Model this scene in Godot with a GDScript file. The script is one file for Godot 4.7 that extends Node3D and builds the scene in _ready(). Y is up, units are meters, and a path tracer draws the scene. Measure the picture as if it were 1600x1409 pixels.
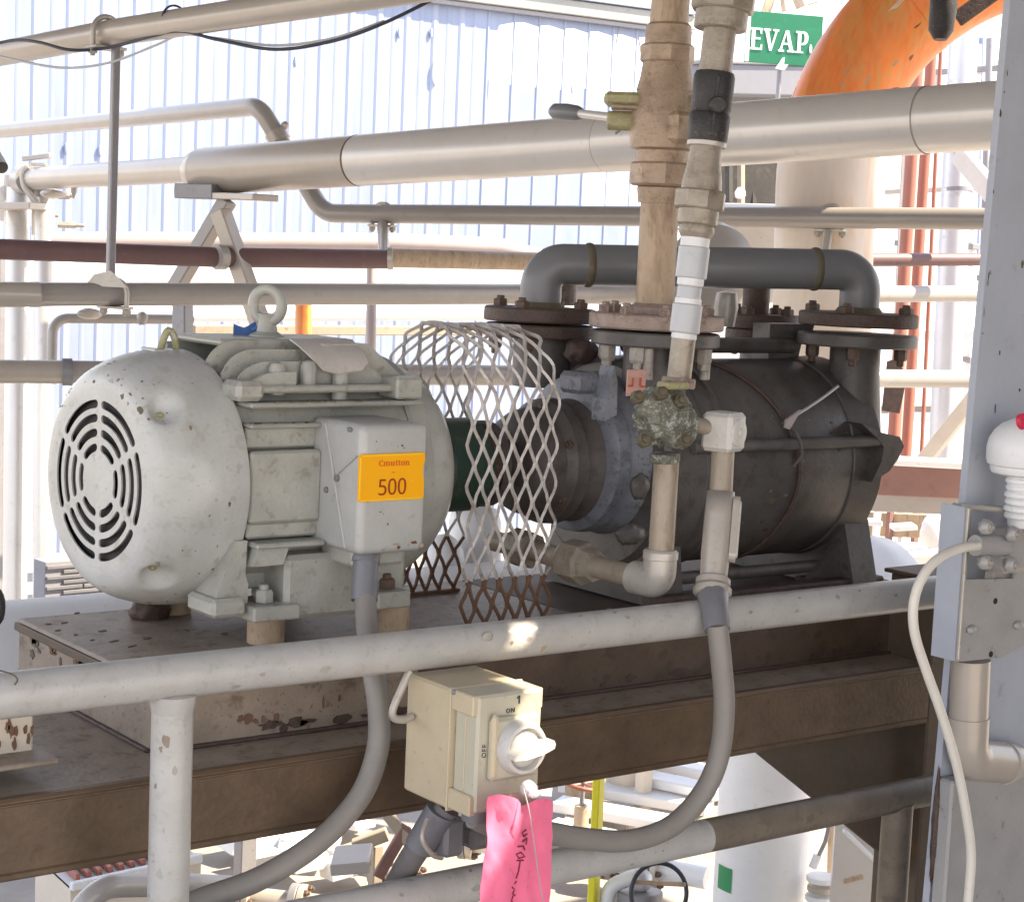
extends Node3D
# An electric motor driving a vacuum pump on a steel skid, behind a handrail, in a process plant. Metres, y up; x runs along the pump shaft.

var M := {}
var used := {}
var noise_a: PackedByteArray
var noise_b: PackedByteArray
var noise_c: PackedByteArray
const NS := 256
const G := -0.35      # the ground lies below the platform that carries the skid
const SY := 1.204      # height of the shaft
const SZ := -2.8       # the shaft lies in this plane
var hex_meshes := {}
var rng := RandomNumberGenerator.new()


# ---------------------------------------------------------------- mesh building
class MB:
	var v := PackedVector3Array()
	var g := PackedInt32Array()
	var next := 1

	func tri(a: Vector3, b: Vector3, c: Vector3, grp := -1) -> void:
		v.append(a); v.append(b); v.append(c); g.append(grp)

	func quad(a: Vector3, b: Vector3, c: Vector3, d: Vector3, grp := -1) -> void:
		tri(a, b, c, grp); tri(a, c, d, grp)

	func group() -> int:
		next += 1
		return next

	# a box with chamfered edges
	func box(c: Vector3, s: Vector3, bev := 0.003, b := Basis()) -> MB:
		var h := s / 2.0
		bev = minf(bev, minf(h.x, minf(h.y, h.z)) * 0.9)
		var pts := {}
		for sx in [-1, 1]:
			for sy in [-1, 1]:
				for sz in [-1, 1]:
					var k := Vector3(sx, sy, sz)
					for ax in 3:
						var p := k * (h - Vector3.ONE * bev)
						p[ax] = k[ax] * h[ax]
						pts[[sx, sy, sz, ax]] = c + b * p
		for ax in 3:
			var u := (ax + 1) % 3
			var w := (ax + 2) % 3
			for s1 in [-1, 1]:
				var q := []
				for uv in [[-1, -1], [1, -1], [1, 1], [-1, 1]]:
					var k := [0, 0, 0]
					k[ax] = s1; k[u] = uv[0]; k[w] = uv[1]
					q.append(pts[[k[0], k[1], k[2], ax]])
				if s1 > 0:
					quad(q[3], q[2], q[1], q[0])
				else:
					quad(q[0], q[1], q[2], q[3])
			for su in [-1, 1]:
				for sw in [-1, 1]:
					var k0 := [0, 0, 0]
					k0[u] = su; k0[w] = sw
					k0[ax] = -1
					var a0 = pts[[k0[0], k0[1], k0[2], u]]
					var b0 = pts[[k0[0], k0[1], k0[2], w]]
					k0[ax] = 1
					var a1 = pts[[k0[0], k0[1], k0[2], u]]
					var b1 = pts[[k0[0], k0[1], k0[2], w]]
					if su * sw > 0:
						quad(a0, b0, b1, a1)
					else:
						quad(a1, b1, b0, a0)
		for sx in [-1, 1]:
			for sy in [-1, 1]:
				for sz in [-1, 1]:
					var a = pts[[sx, sy, sz, 0]]
					var b2 = pts[[sx, sy, sz, 1]]
					var c2 = pts[[sx, sy, sz, 2]]
					if sx * sy * sz > 0:
						tri(a, c2, b2)
					else:
						tri(a, b2, c2)
		return self

	# a box with round edges of radius r
	func rbox(c: Vector3, s: Vector3, r: float, b := Basis(), n := 10) -> MB:
		var h := s / 2.0
		var inner := h - Vector3.ONE * r
		var grp := group()
		var steps := PackedFloat32Array()
		for ax in 3:
			var u := (ax + 1) % 3
			var w := (ax + 2) % 3
			var at := func(sg: float, i: int, j: int) -> Vector3:
				var p := Vector3.ZERO
				p[ax] = sg * h[ax]
				var uv := [i, j]
				for q in 2:
					var k: int = uv[q]
					var d := [u, w][q] as int
					var m := n / 2
					p[d] = (-h[d] + r * 1.0 * tan(PI / 4 * k / m)) if k <= m else (h[d] - r * tan(PI / 4 * (n + 1 - k) / m))
				var cl := p.clamp(-inner, inner)
				return c + b * (cl + (p - cl).normalized() * r)
			for sg in [-1.0, 1.0]:
				for i in n + 1:
					for j in n + 1:
						var A: Vector3 = at.call(sg, i, j)
						var B: Vector3 = at.call(sg, i + 1, j)
						var C: Vector3 = at.call(sg, i + 1, j + 1)
						var D: Vector3 = at.call(sg, i, j + 1)
						if sg > 0:
							quad(D, C, B, A, grp)
						else:
							quad(A, B, C, D, grp)
		return self

	# a rectangular bar from a to b; up fixes its roll
	func bar(a: Vector3, b: Vector3, w: float, h: float, up := Vector3.UP, bev := 0.003) -> MB:
		var x := (b - a).normalized()
		var z := x.cross(up).normalized()
		var y := z.cross(x)
		return box((a + b) / 2.0, Vector3(a.distance_to(b), h, w), bev, Basis(x, y, z))

	# a solid of revolution: profile of (distance along axis, radius)
	func lathe(o: Vector3, axis: Vector3, prof: Array, n := 32, flat := false, turn := 0.0) -> MB:
		axis = axis.normalized()
		var u := axis.cross(Vector3.UP if absf(axis.y) < 0.9 else Vector3.RIGHT).normalized()
		var w := axis.cross(u)
		var grp := group()
		for i in prof.size() - 1:
			var p: Vector2 = prof[i]
			var q: Vector2 = prof[i + 1]
			if i > 0:
				var before: Vector2 = p - prof[i - 1]
				if absf(before.angle_to(q - p)) > 0.6:
					grp = group()
			for j in n:
				var a0 := TAU * j / n + turn
				var a1 := TAU * ((j + 1) % n) / n + turn
				var d0 := u * cos(a0) + w * sin(a0)
				var d1 := u * cos(a1) + w * sin(a1)
				var gg := -1 if flat else grp
				var A := o + axis * p.x + d0 * p.y
				var B := o + axis * p.x + d1 * p.y
				var C := o + axis * q.x + d1 * q.y
				var D := o + axis * q.x + d0 * q.y
				if p.y < 1e-6:
					tri(A, C, D, gg)
				elif q.y < 1e-6:
					tri(A, B, C, gg)
				else:
					quad(A, B, C, D, gg)
		return self

	func cyl(a: Vector3, b: Vector3, r: float, n := 24, bev := 0.002) -> MB:
		var L := a.distance_to(b)
		bev = minf(bev, minf(L, r) * 0.4)
		return lathe(a, b - a, [Vector2(0, 0), Vector2(0, r - bev), Vector2(bev, r), Vector2(L - bev, r), Vector2(L, r - bev), Vector2(L, 0)], n)

	# a round tube along a path; radii may vary from point to point
	func tube(path: PackedVector3Array, r: float, n := 16, radii := PackedFloat32Array()) -> MB:
		var grp := group()
		var t := (path[1] - path[0]).normalized()
		var u := t.cross(Vector3.UP if absf(t.y) < 0.9 else Vector3.RIGHT).normalized()
		var ring: Array[PackedVector3Array] = []
		for i in path.size():
			var d := Vector3.ZERO
			if i > 0:
				d += (path[i] - path[i - 1]).normalized()
			if i < path.size() - 1:
				d += (path[i + 1] - path[i]).normalized()
			d = d.normalized()
			u = (u - d * u.dot(d)).normalized()
			var w := d.cross(u)
			var rr := radii[i] if radii.size() else r
			var pts := PackedVector3Array()
			for j in n:
				var a := TAU * j / n
				pts.append(path[i] + (u * cos(a) + w * sin(a)) * rr)
			ring.append(pts)
		for i in path.size() - 1:
			for j in n:
				var k := (j + 1) % n
				quad(ring[i][j], ring[i][k], ring[i + 1][k], ring[i + 1][j], grp)
		for e in [0, path.size() - 1]:
			for j in n:
				var k := (j + 1) % n
				if e == 0:
					tri(path[e], ring[e][k], ring[e][j])
				else:
					tri(path[e], ring[e][j], ring[e][k])
		return self

	# a flat outline (in the plane of ux, uy at o) given the thickness along d
	func prism(poly: PackedVector2Array, o: Vector3, ux: Vector3, uy: Vector3, d: Vector3, smooth := false) -> MB:
		var idx := Geometry2D.triangulate_polygon(poly)
		var P := func(q: Vector2) -> Vector3: return o + ux * q.x + uy * q.y
		for i in range(0, idx.size(), 3):
			var a: Vector3 = P.call(poly[idx[i]])
			var b: Vector3 = P.call(poly[idx[i + 1]])
			var c: Vector3 = P.call(poly[idx[i + 2]])
			var up := (b - a).cross(c - a).dot(d) > 0
			if up:
				tri(a, b, c); tri(a + d, c + d, b + d)
			else:
				tri(a, c, b); tri(a + d, b + d, c + d)
		var cw := Geometry2D.is_polygon_clockwise(poly)
		var flip := cw == (ux.cross(uy).dot(d) > 0)
		var grp := group() if smooth else -1
		for i in poly.size():
			var a: Vector3 = P.call(poly[i])
			var b: Vector3 = P.call(poly[(i + 1) % poly.size()])
			if flip:
				quad(a, b, b + d, a + d, grp)
			else:
				quad(b, a, a + d, b + d, grp)
		return self

	# a lump: an ellipsoid pushed in and out by noise
	func lump(c: Vector3, r: Vector3, amp: float, freq: float, sd: int, n := 28) -> MB:
		var f := FastNoiseLite.new()
		f.seed = sd
		f.frequency = freq
		var grp := group()
		var at := func(i: int, j: int) -> Vector3:
			var th := PI * i / (n / 2)
			var ph := TAU * (j % n) / n
			var d := Vector3(sin(th) * cos(ph), cos(th), sin(th) * sin(ph))
			if i == 0: d = Vector3.UP
			if i == n / 2: d = Vector3.DOWN
			return c + d * r * (1.0 + amp * f.get_noise_3dv(d * 10.0))
		for i in n / 2:
			for j in n:
				var a: Vector3 = at.call(i, j)
				var b: Vector3 = at.call(i, j + 1)
				var e: Vector3 = at.call(i + 1, j + 1)
				var h: Vector3 = at.call(i + 1, j)
				if i > 0: tri(a, b, e, grp)
				if i < n / 2 - 1: tri(a, e, h, grp)
		return self

	func mesh(origin: Vector3) -> ArrayMesh:
		var st := SurfaceTool.new()
		st.begin(Mesh.PRIMITIVE_TRIANGLES)
		for i in g.size():
			st.set_smooth_group(g[i])
			for k in 3:
				st.add_vertex(v[i * 3 + k] - origin)
		st.generate_normals()
		st.index()
		return st.commit()


# a path with its corners rounded to radius R
func bend(pts: Array, R: float, n := 9) -> PackedVector3Array:
	var out := PackedVector3Array([pts[0]])
	for i in range(1, pts.size() - 1):
		var p: Vector3 = pts[i]
		var a: Vector3 = (pts[i - 1] - p)
		var b: Vector3 = (pts[i + 1] - p)
		var half := a.angle_to(b) / 2.0
		var cut := minf(R / tan(half), minf(a.length(), b.length()) * 0.49)
		var r := cut * tan(half)
		a = a.normalized(); b = b.normalized()
		var c := p + (a + b).normalized() * (r / sin(half))
		var s := p + a * cut - c
		var e := p + b * cut - c
		for k in n + 1:
			out.append(c + s.slerp(e, float(k) / n))
	out.append(pts[-1])
	return out


# a smooth curve through points
func curve(pts: Array, step := 0.012) -> PackedVector3Array:
	var c := Curve3D.new()
	c.bake_interval = step
	for i in pts.size():
		var t: Vector3 = (pts[mini(i + 1, pts.size() - 1)] - pts[maxi(i - 1, 0)]) / 6.0
		c.add_point(pts[i], -t, t)
	return c.get_baked_points()


# ---------------------------------------------------------------- naming and placing
func numbered(n: String) -> String:
	if not used.has(n):
		used[n] = 0
		return n
	used[n] += 1
	return "%s_%03d" % [n, used[n]]


func where(n: Node3D) -> Vector3:
	var p := Vector3.ZERO
	while n != null and n != self:
		p += n.position
		n = n.get_parent() as Node3D
	return p


func tag(o: Node3D, label: String, category: String, grp := "") -> void:
	o.set_meta("label", label)
	o.set_meta("category", category)
	if grp:
		o.set_meta("group", grp)


func thing(called: String, label: String, category: String, at: Vector3, grp := "") -> Node3D:
	var o := Node3D.new()
	o.name = numbered(called)
	o.position = at
	add_child(o)
	tag(o, label, category, grp)
	return o


func put(called: String, mb: MB, m: Material, parent: Node3D, label := "") -> MeshInstance3D:
	var o := MeshInstance3D.new()
	o.name = called
	o.mesh = mb.mesh(where(parent))
	o.material_override = m
	parent.add_child(o, true)
	if label:
		o.set_meta("label", label)
	return o


func solo(called: String, mb: MB, m: Material, label: String, category: String, grp := "") -> MeshInstance3D:
	var o := MeshInstance3D.new()
	o.name = numbered(called)
	var at := mb.v[0]
	for p in mb.v:
		if p.y < at.y:
			at = p
	o.position = at
	o.mesh = mb.mesh(at)
	o.material_override = m
	add_child(o)
	tag(o, label, category, grp)
	return o


func structure(called: String, mb: MB, m: Material) -> MeshInstance3D:
	var o := MeshInstance3D.new()
	o.name = numbered(called)
	o.mesh = mb.mesh(Vector3.ZERO)
	o.material_override = m
	add_child(o)
	o.set_meta("kind", "structure")
	return o


# a hexagon head of the given width across corners and height, shared between copies
func bolt(parent: Node3D, at: Vector3, axis: Vector3, w: float, h: float, m: Material, called := "bolt") -> void:
	var key := [w, h]
	if not hex_meshes.has(key):
		var b := MB.new()
		b.lathe(Vector3.ZERO, Vector3.UP, [Vector2(0, w / 2), Vector2(h * 0.8, w / 2), Vector2(h, w * 0.42), Vector2(h, 0)], 6, true)
		b.lathe(Vector3(0, h, 0), Vector3.UP, [Vector2(0, w * 0.27), Vector2(h * 0.35, w * 0.27), Vector2(h * 0.45, w * 0.2), Vector2(h * 0.45, 0)], 10)
		hex_meshes[key] = b.mesh(Vector3.ZERO)
	var o := MeshInstance3D.new()
	o.name = called
	o.mesh = hex_meshes[key]
	o.material_override = m
	var y := axis.normalized()
	var x := y.cross(Vector3.FORWARD if absf(y.z) < 0.9 else Vector3.RIGHT).normalized().rotated(y, rng.randf() * 1.0)
	o.basis = Basis(x, y, x.cross(y))
	o.position = at - where(parent)
	parent.add_child(o, true)


func bolts(parent: Node3D, c: Vector3, axis: Vector3, R: float, n: int, w: float, h: float, m: Material, turn := 0.0) -> void:
	axis = axis.normalized()
	var u := axis.cross(Vector3.UP if absf(axis.y) < 0.9 else Vector3.RIGHT).normalized()
	for i in n:
		bolt(parent, c + u.rotated(axis, TAU * i / n + turn) * R, axis, w, h, m)


# a round flange disc standing on a, thick t along axis
func flange(mb: MB, a: Vector3, axis: Vector3, r: float, t: float) -> MB:
	return mb.lathe(a, axis, [Vector2(0, 0), Vector2(0, r - 0.003), Vector2(0.003, r), Vector2(t - 0.003, r), Vector2(t, r - 0.003), Vector2(t, 0)], 40)


# a thin irregular scab lying on a surface spanned by u and v
func scab(c: Vector3, u: Vector3, v: Vector3, su: float, sv: float, thick := 0.0012) -> MB:
	var poly := PackedVector2Array()
	var n := 11
	for i in n:
		var a := TAU * i / n
		var k := rng.randf_range(0.45, 1.0)
		poly.append(Vector2(cos(a) * su * k, sin(a) * sv * k))
	return MB.new().prism(poly, c, u, v, u.cross(v).normalized() * thick)


func nicks(parent: Node3D, a: Vector3, b: Vector3, rad: float, n: int, mats: Array, low := -0.9, high := 1.9) -> void:
	var x := (b - a).normalized()
	var z := x.cross(Vector3.UP if absf(x.y) < 0.9 else Vector3.LEFT).normalized()
	var y := z.cross(x)
	for i in n:
		var t := rng.randf()
		var th := rng.randf_range(low, high)
		var nn := z * cos(th) + y * sin(th)
		var tt := x.cross(nn)
		var s := rng.randf_range(0.0012, 0.0045) * (2.0 if rng.randf() < 0.12 else 1.0)
		put("paint_chip", scab(a.lerp(b, t) + nn * (rad + 0.00005), x, tt, s * rng.randf_range(0.7, 2.2), s, 0.0005), mats[i % mats.size()], parent)


func text(called: String, words: String, size: float, at: Vector3, right: Vector3, up: Vector3, m: Material, parent: Node3D, font := "Droid Sans", thick := 0.0012, weight := 400, stretch := 1.0) -> void:
	var t := TextMesh.new()
	var f := SystemFont.new()
	f.font_names = PackedStringArray([font])
	f.font_weight = weight
	t.font = f
	t.text = words
	t.font_size = 64
	t.pixel_size = size / 46.0
	t.depth = thick
	t.curve_step = 2.0
	var o := MeshInstance3D.new()
	o.name = called
	o.mesh = t
	o.material_override = m
	var z := right.cross(up)
	o.basis = Basis(right * stretch, up, z)
	o.position = at - where(parent)
	parent.add_child(o, true)


# ---------------------------------------------------------------- materials
func noise_bytes(sd: int, freq: float, oct: int) -> PackedByteArray:
	var f := FastNoiseLite.new()
	f.seed = sd
	f.frequency = freq
	f.fractal_octaves = oct
	f.noise_type = FastNoiseLite.TYPE_SIMPLEX_SMOOTH
	var im := f.get_seamless_image(NS, NS)
	im.convert(Image.FORMAT_L8)
	return im.get_data()


# base colour (linear) mottled by var; dirt colour where the noise is high (cover 0..1); speck: small flecks of the dirt
func mat(called: String, base: Color, rough := 0.55, metal := 0.0, vary := 0.12, dirt := Color(0.2, 0.16, 0.11), cover := 0.15, speck := 0.03, scale := 2.5, bump := 0.0, streak := 1.0) -> StandardMaterial3D:
	var m := StandardMaterial3D.new()
	m.resource_name = called
	m.roughness = rough
	m.metallic = metal
	var off := hash(called) % (NS * NS)
	var data := PackedByteArray()
	data.resize(NS * NS * 3)
	var h := PackedByteArray()
	h.resize(NS * NS)
	var th := 1.0 - cover
	for i in NS * NS:
		var k := (i + off) % (NS * NS)
		var a := noise_a[k] / 255.0
		var b := noise_b[(k * 1 + 7919) % (NS * NS)] / 255.0
		var c := noise_c[k] / 255.0
		var t := clampf((0.6 * b + 0.4 * c - th * 0.80) / 0.20, 0.0, 1.0) * 0.7
		if c > 1.0 - speck * 4.0:
			t = maxf(t, clampf((c - 1.0 + speck * 4.0) / 0.06, 0.0, 1.0) * 0.7)
		var col := base * (1.0 + vary * ((a - 0.5) * 1.6 + (c - 0.5) * 0.7))
		col = col.lerp(dirt, t)
		col = col.clamp().linear_to_srgb()
		data[i * 3] = int(col.r * 255.0)
		data[i * 3 + 1] = int(col.g * 255.0)
		data[i * 3 + 2] = int(col.b * 255.0)
		h[i] = int(255.0 * clampf(0.35 * a + 0.65 * c - 0.4 * t + 0.2, 0.0, 1.0))
	m.albedo_texture = ImageTexture.create_from_image(Image.create_from_data(NS, NS, false, Image.FORMAT_RGB8, data))
	m.uv1_triplanar = true
	m.uv1_scale = Vector3(scale, scale / streak, scale)
	m.uv1_offset = Vector3(0.37, 0.11, 0.23)
	if bump > 0.035:
		m.heightmap_enabled = true
		m.heightmap_texture = ImageTexture.create_from_image(Image.create_from_data(NS, NS, false, Image.FORMAT_L8, h))
		m.heightmap_scale = bump
	M[called] = m
	return m


func plain(called: String, base: Color, rough := 0.5, metal := 0.0) -> StandardMaterial3D:
	var m := StandardMaterial3D.new()
	m.resource_name = called
	m.albedo_color = base.linear_to_srgb()
	m.roughness = rough
	m.metallic = metal
	M[called] = m
	return m


func materials() -> void:
	noise_a = noise_bytes(11, 0.012, 4)
	noise_b = noise_bytes(23, 0.02, 5)
	noise_c = noise_bytes(37, 0.09, 3)
	var rust := Color(0.16, 0.07, 0.03)
	var grime := Color(0.13, 0.11, 0.08)
	mat("motor_paint", Color(0.385, 0.385, 0.345), 0.36, 0.0, 0.14, Color(0.24, 0.22, 0.17), 0.24, 0.04, 3.5, 0.10)
	mat("cover_paint", Color(0.475, 0.48, 0.455), 0.30, 0.0, 0.12, Color(0.33, 0.31, 0.25), 0.24, 0.05, 3.2, 0.06)
	mat("box_paint", Color(0.45, 0.455, 0.435), 0.30, 0.0, 0.10, Color(0.3, 0.28, 0.22), 0.12, 0.015, 3.0, 0.02)
	mat("rail_paint", Color(0.47, 0.46, 0.435), 0.30, 0.0, 0.10, Color(0.34, 0.32, 0.27), 0.24, 0.05, 4.0, 0.06)
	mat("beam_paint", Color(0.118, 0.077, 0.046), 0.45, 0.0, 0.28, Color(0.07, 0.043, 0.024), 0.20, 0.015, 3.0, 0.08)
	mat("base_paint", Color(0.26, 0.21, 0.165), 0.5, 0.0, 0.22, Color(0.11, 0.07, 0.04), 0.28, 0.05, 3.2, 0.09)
	mat("pump_bed", Color(0.09, 0.062, 0.043), 0.6, 0.0, 0.3, Color(0.05, 0.035, 0.025), 0.3, 0.05, 2.5, 0.05)  # darker brown puts the shade at the pump end into the colour
	mat("column_brown", Color(0.10, 0.075, 0.05), 0.6, 0.0, 0.2, rust, 0.2, 0.03, 2.0, 0.04)
	mat("pump_paint", Color(0.100, 0.092, 0.087), 0.45, 0.0, 0.3, Color(0.06, 0.042, 0.03), 0.30, 0.05, 3.2, 0.06)
	mat("pump_blue", Color(0.105, 0.115, 0.135), 0.5, 0.0, 0.2, Color(0.06, 0.05, 0.045), 0.34, 0.08, 4.0, 0.20)
	mat("bearing_grey", Color(0.20, 0.215, 0.25), 0.45, 0.0, 0.25, Color(0.07, 0.06, 0.055), 0.36, 0.06, 4.0, 0.10)
	mat("housing_dark", Color(0.10, 0.088, 0.082), 0.5, 0.0, 0.35, Color(0.05, 0.035, 0.028), 0.34, 0.06, 5.0, 0.12)
	mat("stained_rail", Color(0.20, 0.165, 0.125), 0.45, 0.0, 0.25, Color(0.12, 0.09, 0.06), 0.35, 0.05, 3.0, 0.06)  # column shade painted into the rail colour; the name seeds its noise
	mat("rust_flange", Color(0.085, 0.055, 0.044), 0.6, 0.0, 0.35, Color(0.04, 0.025, 0.02), 0.34, 0.08, 6.0, 0.25)
	mat("pink_flange", Color(0.34, 0.26, 0.22), 0.55, 0.0, 0.25, Color(0.13, 0.075, 0.04), 0.32, 0.06, 6.0, 0.15)
	mat("dark_bolt", Color(0.12, 0.085, 0.065), 0.6, 0.2, 0.25, rust, 0.3, 0.05, 8.0, 0.05)
	mat("pale_bolt", Color(0.38, 0.35, 0.31), 0.5, 0.2, 0.2, rust, 0.2, 0.05, 8.0, 0.05)
	mat("u_pipe", Color(0.17, 0.175, 0.185), 0.35, 0.0, 0.1, Color(0.14, 0.13, 0.11), 0.15, 0.02, 2.0, 0.02)
	mat("weld", Color(0.13, 0.12, 0.08), 0.7, 0.1, 0.3, rust, 0.3, 0.06, 12.0, 0.1)
	mat("tan_pipe", Color(0.45, 0.34, 0.235), 0.5, 0.0, 0.22, Color(0.20, 0.125, 0.065), 0.32, 0.05, 5.0, 0.06, 4.0)
	mat("pipe_stained", Color(0.37, 0.315, 0.245), 0.45, 0.1, 0.25, Color(0.2, 0.14, 0.085), 0.3, 0.05, 4.0, 0.04, 3.0)
	mat("brass_old", Color(0.38, 0.285, 0.20), 0.45, 0.15, 0.3, Color(0.17, 0.11, 0.055), 0.30, 0.06, 6.0, 0.12)
	mat("valve_green", Color(0.33, 0.31, 0.16), 0.6, 0.0, 0.3, Color(0.5, 0.5, 0.42), 0.3, 0.05, 8.0, 0.05)
	mat("galvanised", Color(0.34, 0.30, 0.245), 0.42, 0.25, 0.25, Color(0.18, 0.12, 0.065), 0.28, 0.05, 6.0, 0.08)
	mat("galv_bright", Color(0.52, 0.49, 0.44), 0.4, 0.3, 0.18, Color(0.3, 0.24, 0.15), 0.18, 0.03, 4.0, 0.02)
	mat("black_coat", Color(0.028, 0.026, 0.026), 0.5, 0.0, 0.4, Color(0.16, 0.13, 0.11), 0.15, 0.05, 7.0, 0.08)
	mat("plastic_grey", Color(0.50, 0.52, 0.54), 0.35, 0.0, 0.06, Color(0.35, 0.33, 0.3), 0.1, 0.01, 4.0)
	mat("white_plastic", Color(0.76, 0.77, 0.78), 0.4, 0.0, 0.05, Color(0.5, 0.46, 0.4), 0.08, 0.01, 3.0)
	mat("strainer_body", Color(0.13, 0.13, 0.10), 0.55, 0.1, 0.5, Color(0.60, 0.61, 0.55), 0.33, 0.06, 9.0, 0.35)
	mat("conduit_body", Color(0.46, 0.42, 0.37), 0.4, 0.25, 0.14, Color(0.3, 0.22, 0.13), 0.16, 0.03, 4.0, 0.02)
	mat("seal_white", Color(0.60, 0.59, 0.55), 0.45, 0.0, 0.12, Color(0.4, 0.28, 0.16), 0.16, 0.03, 8.0, 0.03)
	mat("flex_grey", Color(0.27, 0.25, 0.225), 0.5, 0.0, 0.08, Color(0.2, 0.17, 0.13), 0.12, 0.01, 4.0)
	mat("gland_grey", Color(0.20, 0.20, 0.215), 0.45, 0.1, 0.1, grime, 0.1, 0.02, 6.0)
	mat("mesh_steel", Color(0.60, 0.57, 0.54), 0.4, 0.2, 0.25, rust, 0.25, 0.03, 3.0)
	mat("mesh_rust", Color(0.17, 0.10, 0.065), 0.7, 0.2, 0.3, rust, 0.4, 0.05, 6.0)
	mat("coupling_green", Color(0.025, 0.055, 0.04), 0.4, 0.0, 0.2, grime, 0.2, 0.02, 4.0)
	mat("isolator_cream", Color(0.56, 0.475, 0.325), 0.4, 0.0, 0.07, Color(0.3, 0.24, 0.15), 0.12, 0.015, 4.0)
	mat("isolator_face", Color(0.52, 0.49, 0.38), 0.4, 0.0, 0.05, Color(0.35, 0.3, 0.2), 0.1, 0.01, 4.0)
	mat("knob_grey", Color(0.58, 0.56, 0.53), 0.35, 0.0, 0.08, Color(0.3, 0.28, 0.25), 0.15, 0.02, 8.0)
	mat("pink_tag", Color(0.95, 0.19, 0.33), 0.6, 0.0, 0.07, Color(0.7, 0.06, 0.16), 0.12, 0.0, 6.0)
	mat("pipe_cream", Color(0.45, 0.405, 0.35), 0.28, 0.15, 0.08, Color(0.4, 0.35, 0.28), 0.12, 0.015, 1.5)
	mat("pipe_white", Color(0.66, 0.635, 0.60), 0.28, 0.25, 0.06, Color(0.4, 0.38, 0.34), 0.08, 0.015, 1.2)
	mat("pipe_grey", Color(0.36, 0.335, 0.31), 0.3, 0.1, 0.08, Color(0.28, 0.26, 0.23), 0.12, 0.02, 1.8)
	mat("pipe_maroon", Color(0.15, 0.085, 0.085), 0.5, 0.0, 0.15, Color(0.26, 0.17, 0.13), 0.15, 0.02, 1.5)
	mat("pipe_lilac", Color(0.46, 0.40, 0.40), 0.45, 0.0, 0.1, grime, 0.06, 0.01, 1.5)
	mat("rod_grey", Color(0.27, 0.265, 0.28), 0.45, 0.3, 0.1, grime, 0.1, 0.02, 3.0)
	mat("wall_sheet", Color(0.275, 0.325, 0.46), 0.5, 0.0, 0.16, Color(0.22, 0.275, 0.42), 0.22, 0.012, 0.5, 0.0, 4.0)
	mat("wall_rib", Color(0.31, 0.36, 0.485), 0.45, 0.0, 0.06, Color(0.4, 0.45, 0.6), 0.08, 0.005, 0.5, 0.0, 4.0)
	mat("wall_trim", Color(0.33, 0.33, 0.31), 0.5, 0.0, 0.1, grime, 0.1, 0.02, 1.0)
	mat("concrete", Color(0.33, 0.295, 0.26), 0.85, 0.0, 0.2, Color(0.3, 0.26, 0.2), 0.25, 0.04, 0.6, 0.3)
	mat("orange_jacket", Color(0.86, 0.235, 0.05), 0.38, 0.0, 0.32, Color(0.66, 0.36, 0.11), 0.42, 0.05, 2.2, 0.0, 4.0)
	mat("white_lagging", Color(0.74, 0.65, 0.55), 0.45, 0.0, 0.14, Color(0.66, 0.42, 0.22), 0.30, 0.01, 1.0, 0.0, 5.0)
	mat("brick_red", Color(0.34, 0.125, 0.085), 0.5, 0.0, 0.15, Color(0.3, 0.12, 0.06), 0.2, 0.02, 1.2)
	mat("silver", Color(0.62, 0.61, 0.62), 0.35, 0.4, 0.08, grime, 0.06, 0.01, 1.0)
	mat("sign_green", Color(0.010, 0.17, 0.08), 0.4, 0.0, 0.08, Color(0.015, 0.22, 0.11), 0.2, 0.0, 2.0)
	mat("building_grey", Color(0.21, 0.215, 0.24), 0.6, 0.0, 0.08, grime, 0.08, 0.01, 0.5)
	mat("dark_boards", Color(0.05, 0.045, 0.04), 0.7, 0.0, 0.3, Color(0.1, 0.09, 0.08), 0.2, 0.02, 0.6)
	mat("tan_wall", Color(0.36, 0.30, 0.23), 0.7, 0.0, 0.15, grime, 0.12, 0.02, 0.6)
	mat("column_blue", Color(0.40, 0.435, 0.50), 0.5, 0.0, 0.07, Color(0.26, 0.26, 0.28), 0.08, 0.01, 1.6, 0.01)
	mat("bracket_grey", Color(0.36, 0.355, 0.35), 0.45, 0.1, 0.1, grime, 0.08, 0.02, 3.0)
	mat("yellow_paint", Color(0.74, 0.68, 0.02), 0.5, 0.0, 0.1, Color(0.5, 0.42, 0.05), 0.15, 0.02, 2.0)
	mat("brown_beam", Color(0.22, 0.115, 0.10), 0.55, 0.0, 0.15, rust, 0.15, 0.02, 1.5)
	mat("red_stripe", Color(0.36, 0.13, 0.09), 0.6, 0.0, 0.2, rust, 0.2, 0.03, 2.0)
	mat("cream_box", Color(0.62, 0.55, 0.46), 0.55, 0.0, 0.1, grime, 0.1, 0.02, 1.5)
	mat("foil", Color(0.58, 0.54, 0.50), 0.4, 0.15, 0.12, Color(0.3, 0.24, 0.18), 0.15, 0.02, 6.0)
	mat("blue_cloth", Color(0.05, 0.12, 0.32), 0.8, 0.0, 0.2, grime, 0.1, 0.0, 8.0)
	mat("grey_rag", Color(0.17, 0.16, 0.16), 0.85, 0.0, 0.25, grime, 0.2, 0.02, 5.0)
	mat("tube_white", Color(0.68, 0.65, 0.58), 0.4, 0.0, 0.06, Color(0.5, 0.45, 0.36), 0.1, 0.01, 4.0)
	mat("brick_wall", Color(0.17, 0.17, 0.19), 0.8, 0.0, 0.2, Color(0.2, 0.17, 0.17), 0.25, 0.03, 2.0)
	mat("mortar", Color(0.26, 0.26, 0.28), 0.9, 0.0, 0.1, grime, 0.05, 0.01, 2.0)
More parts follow.
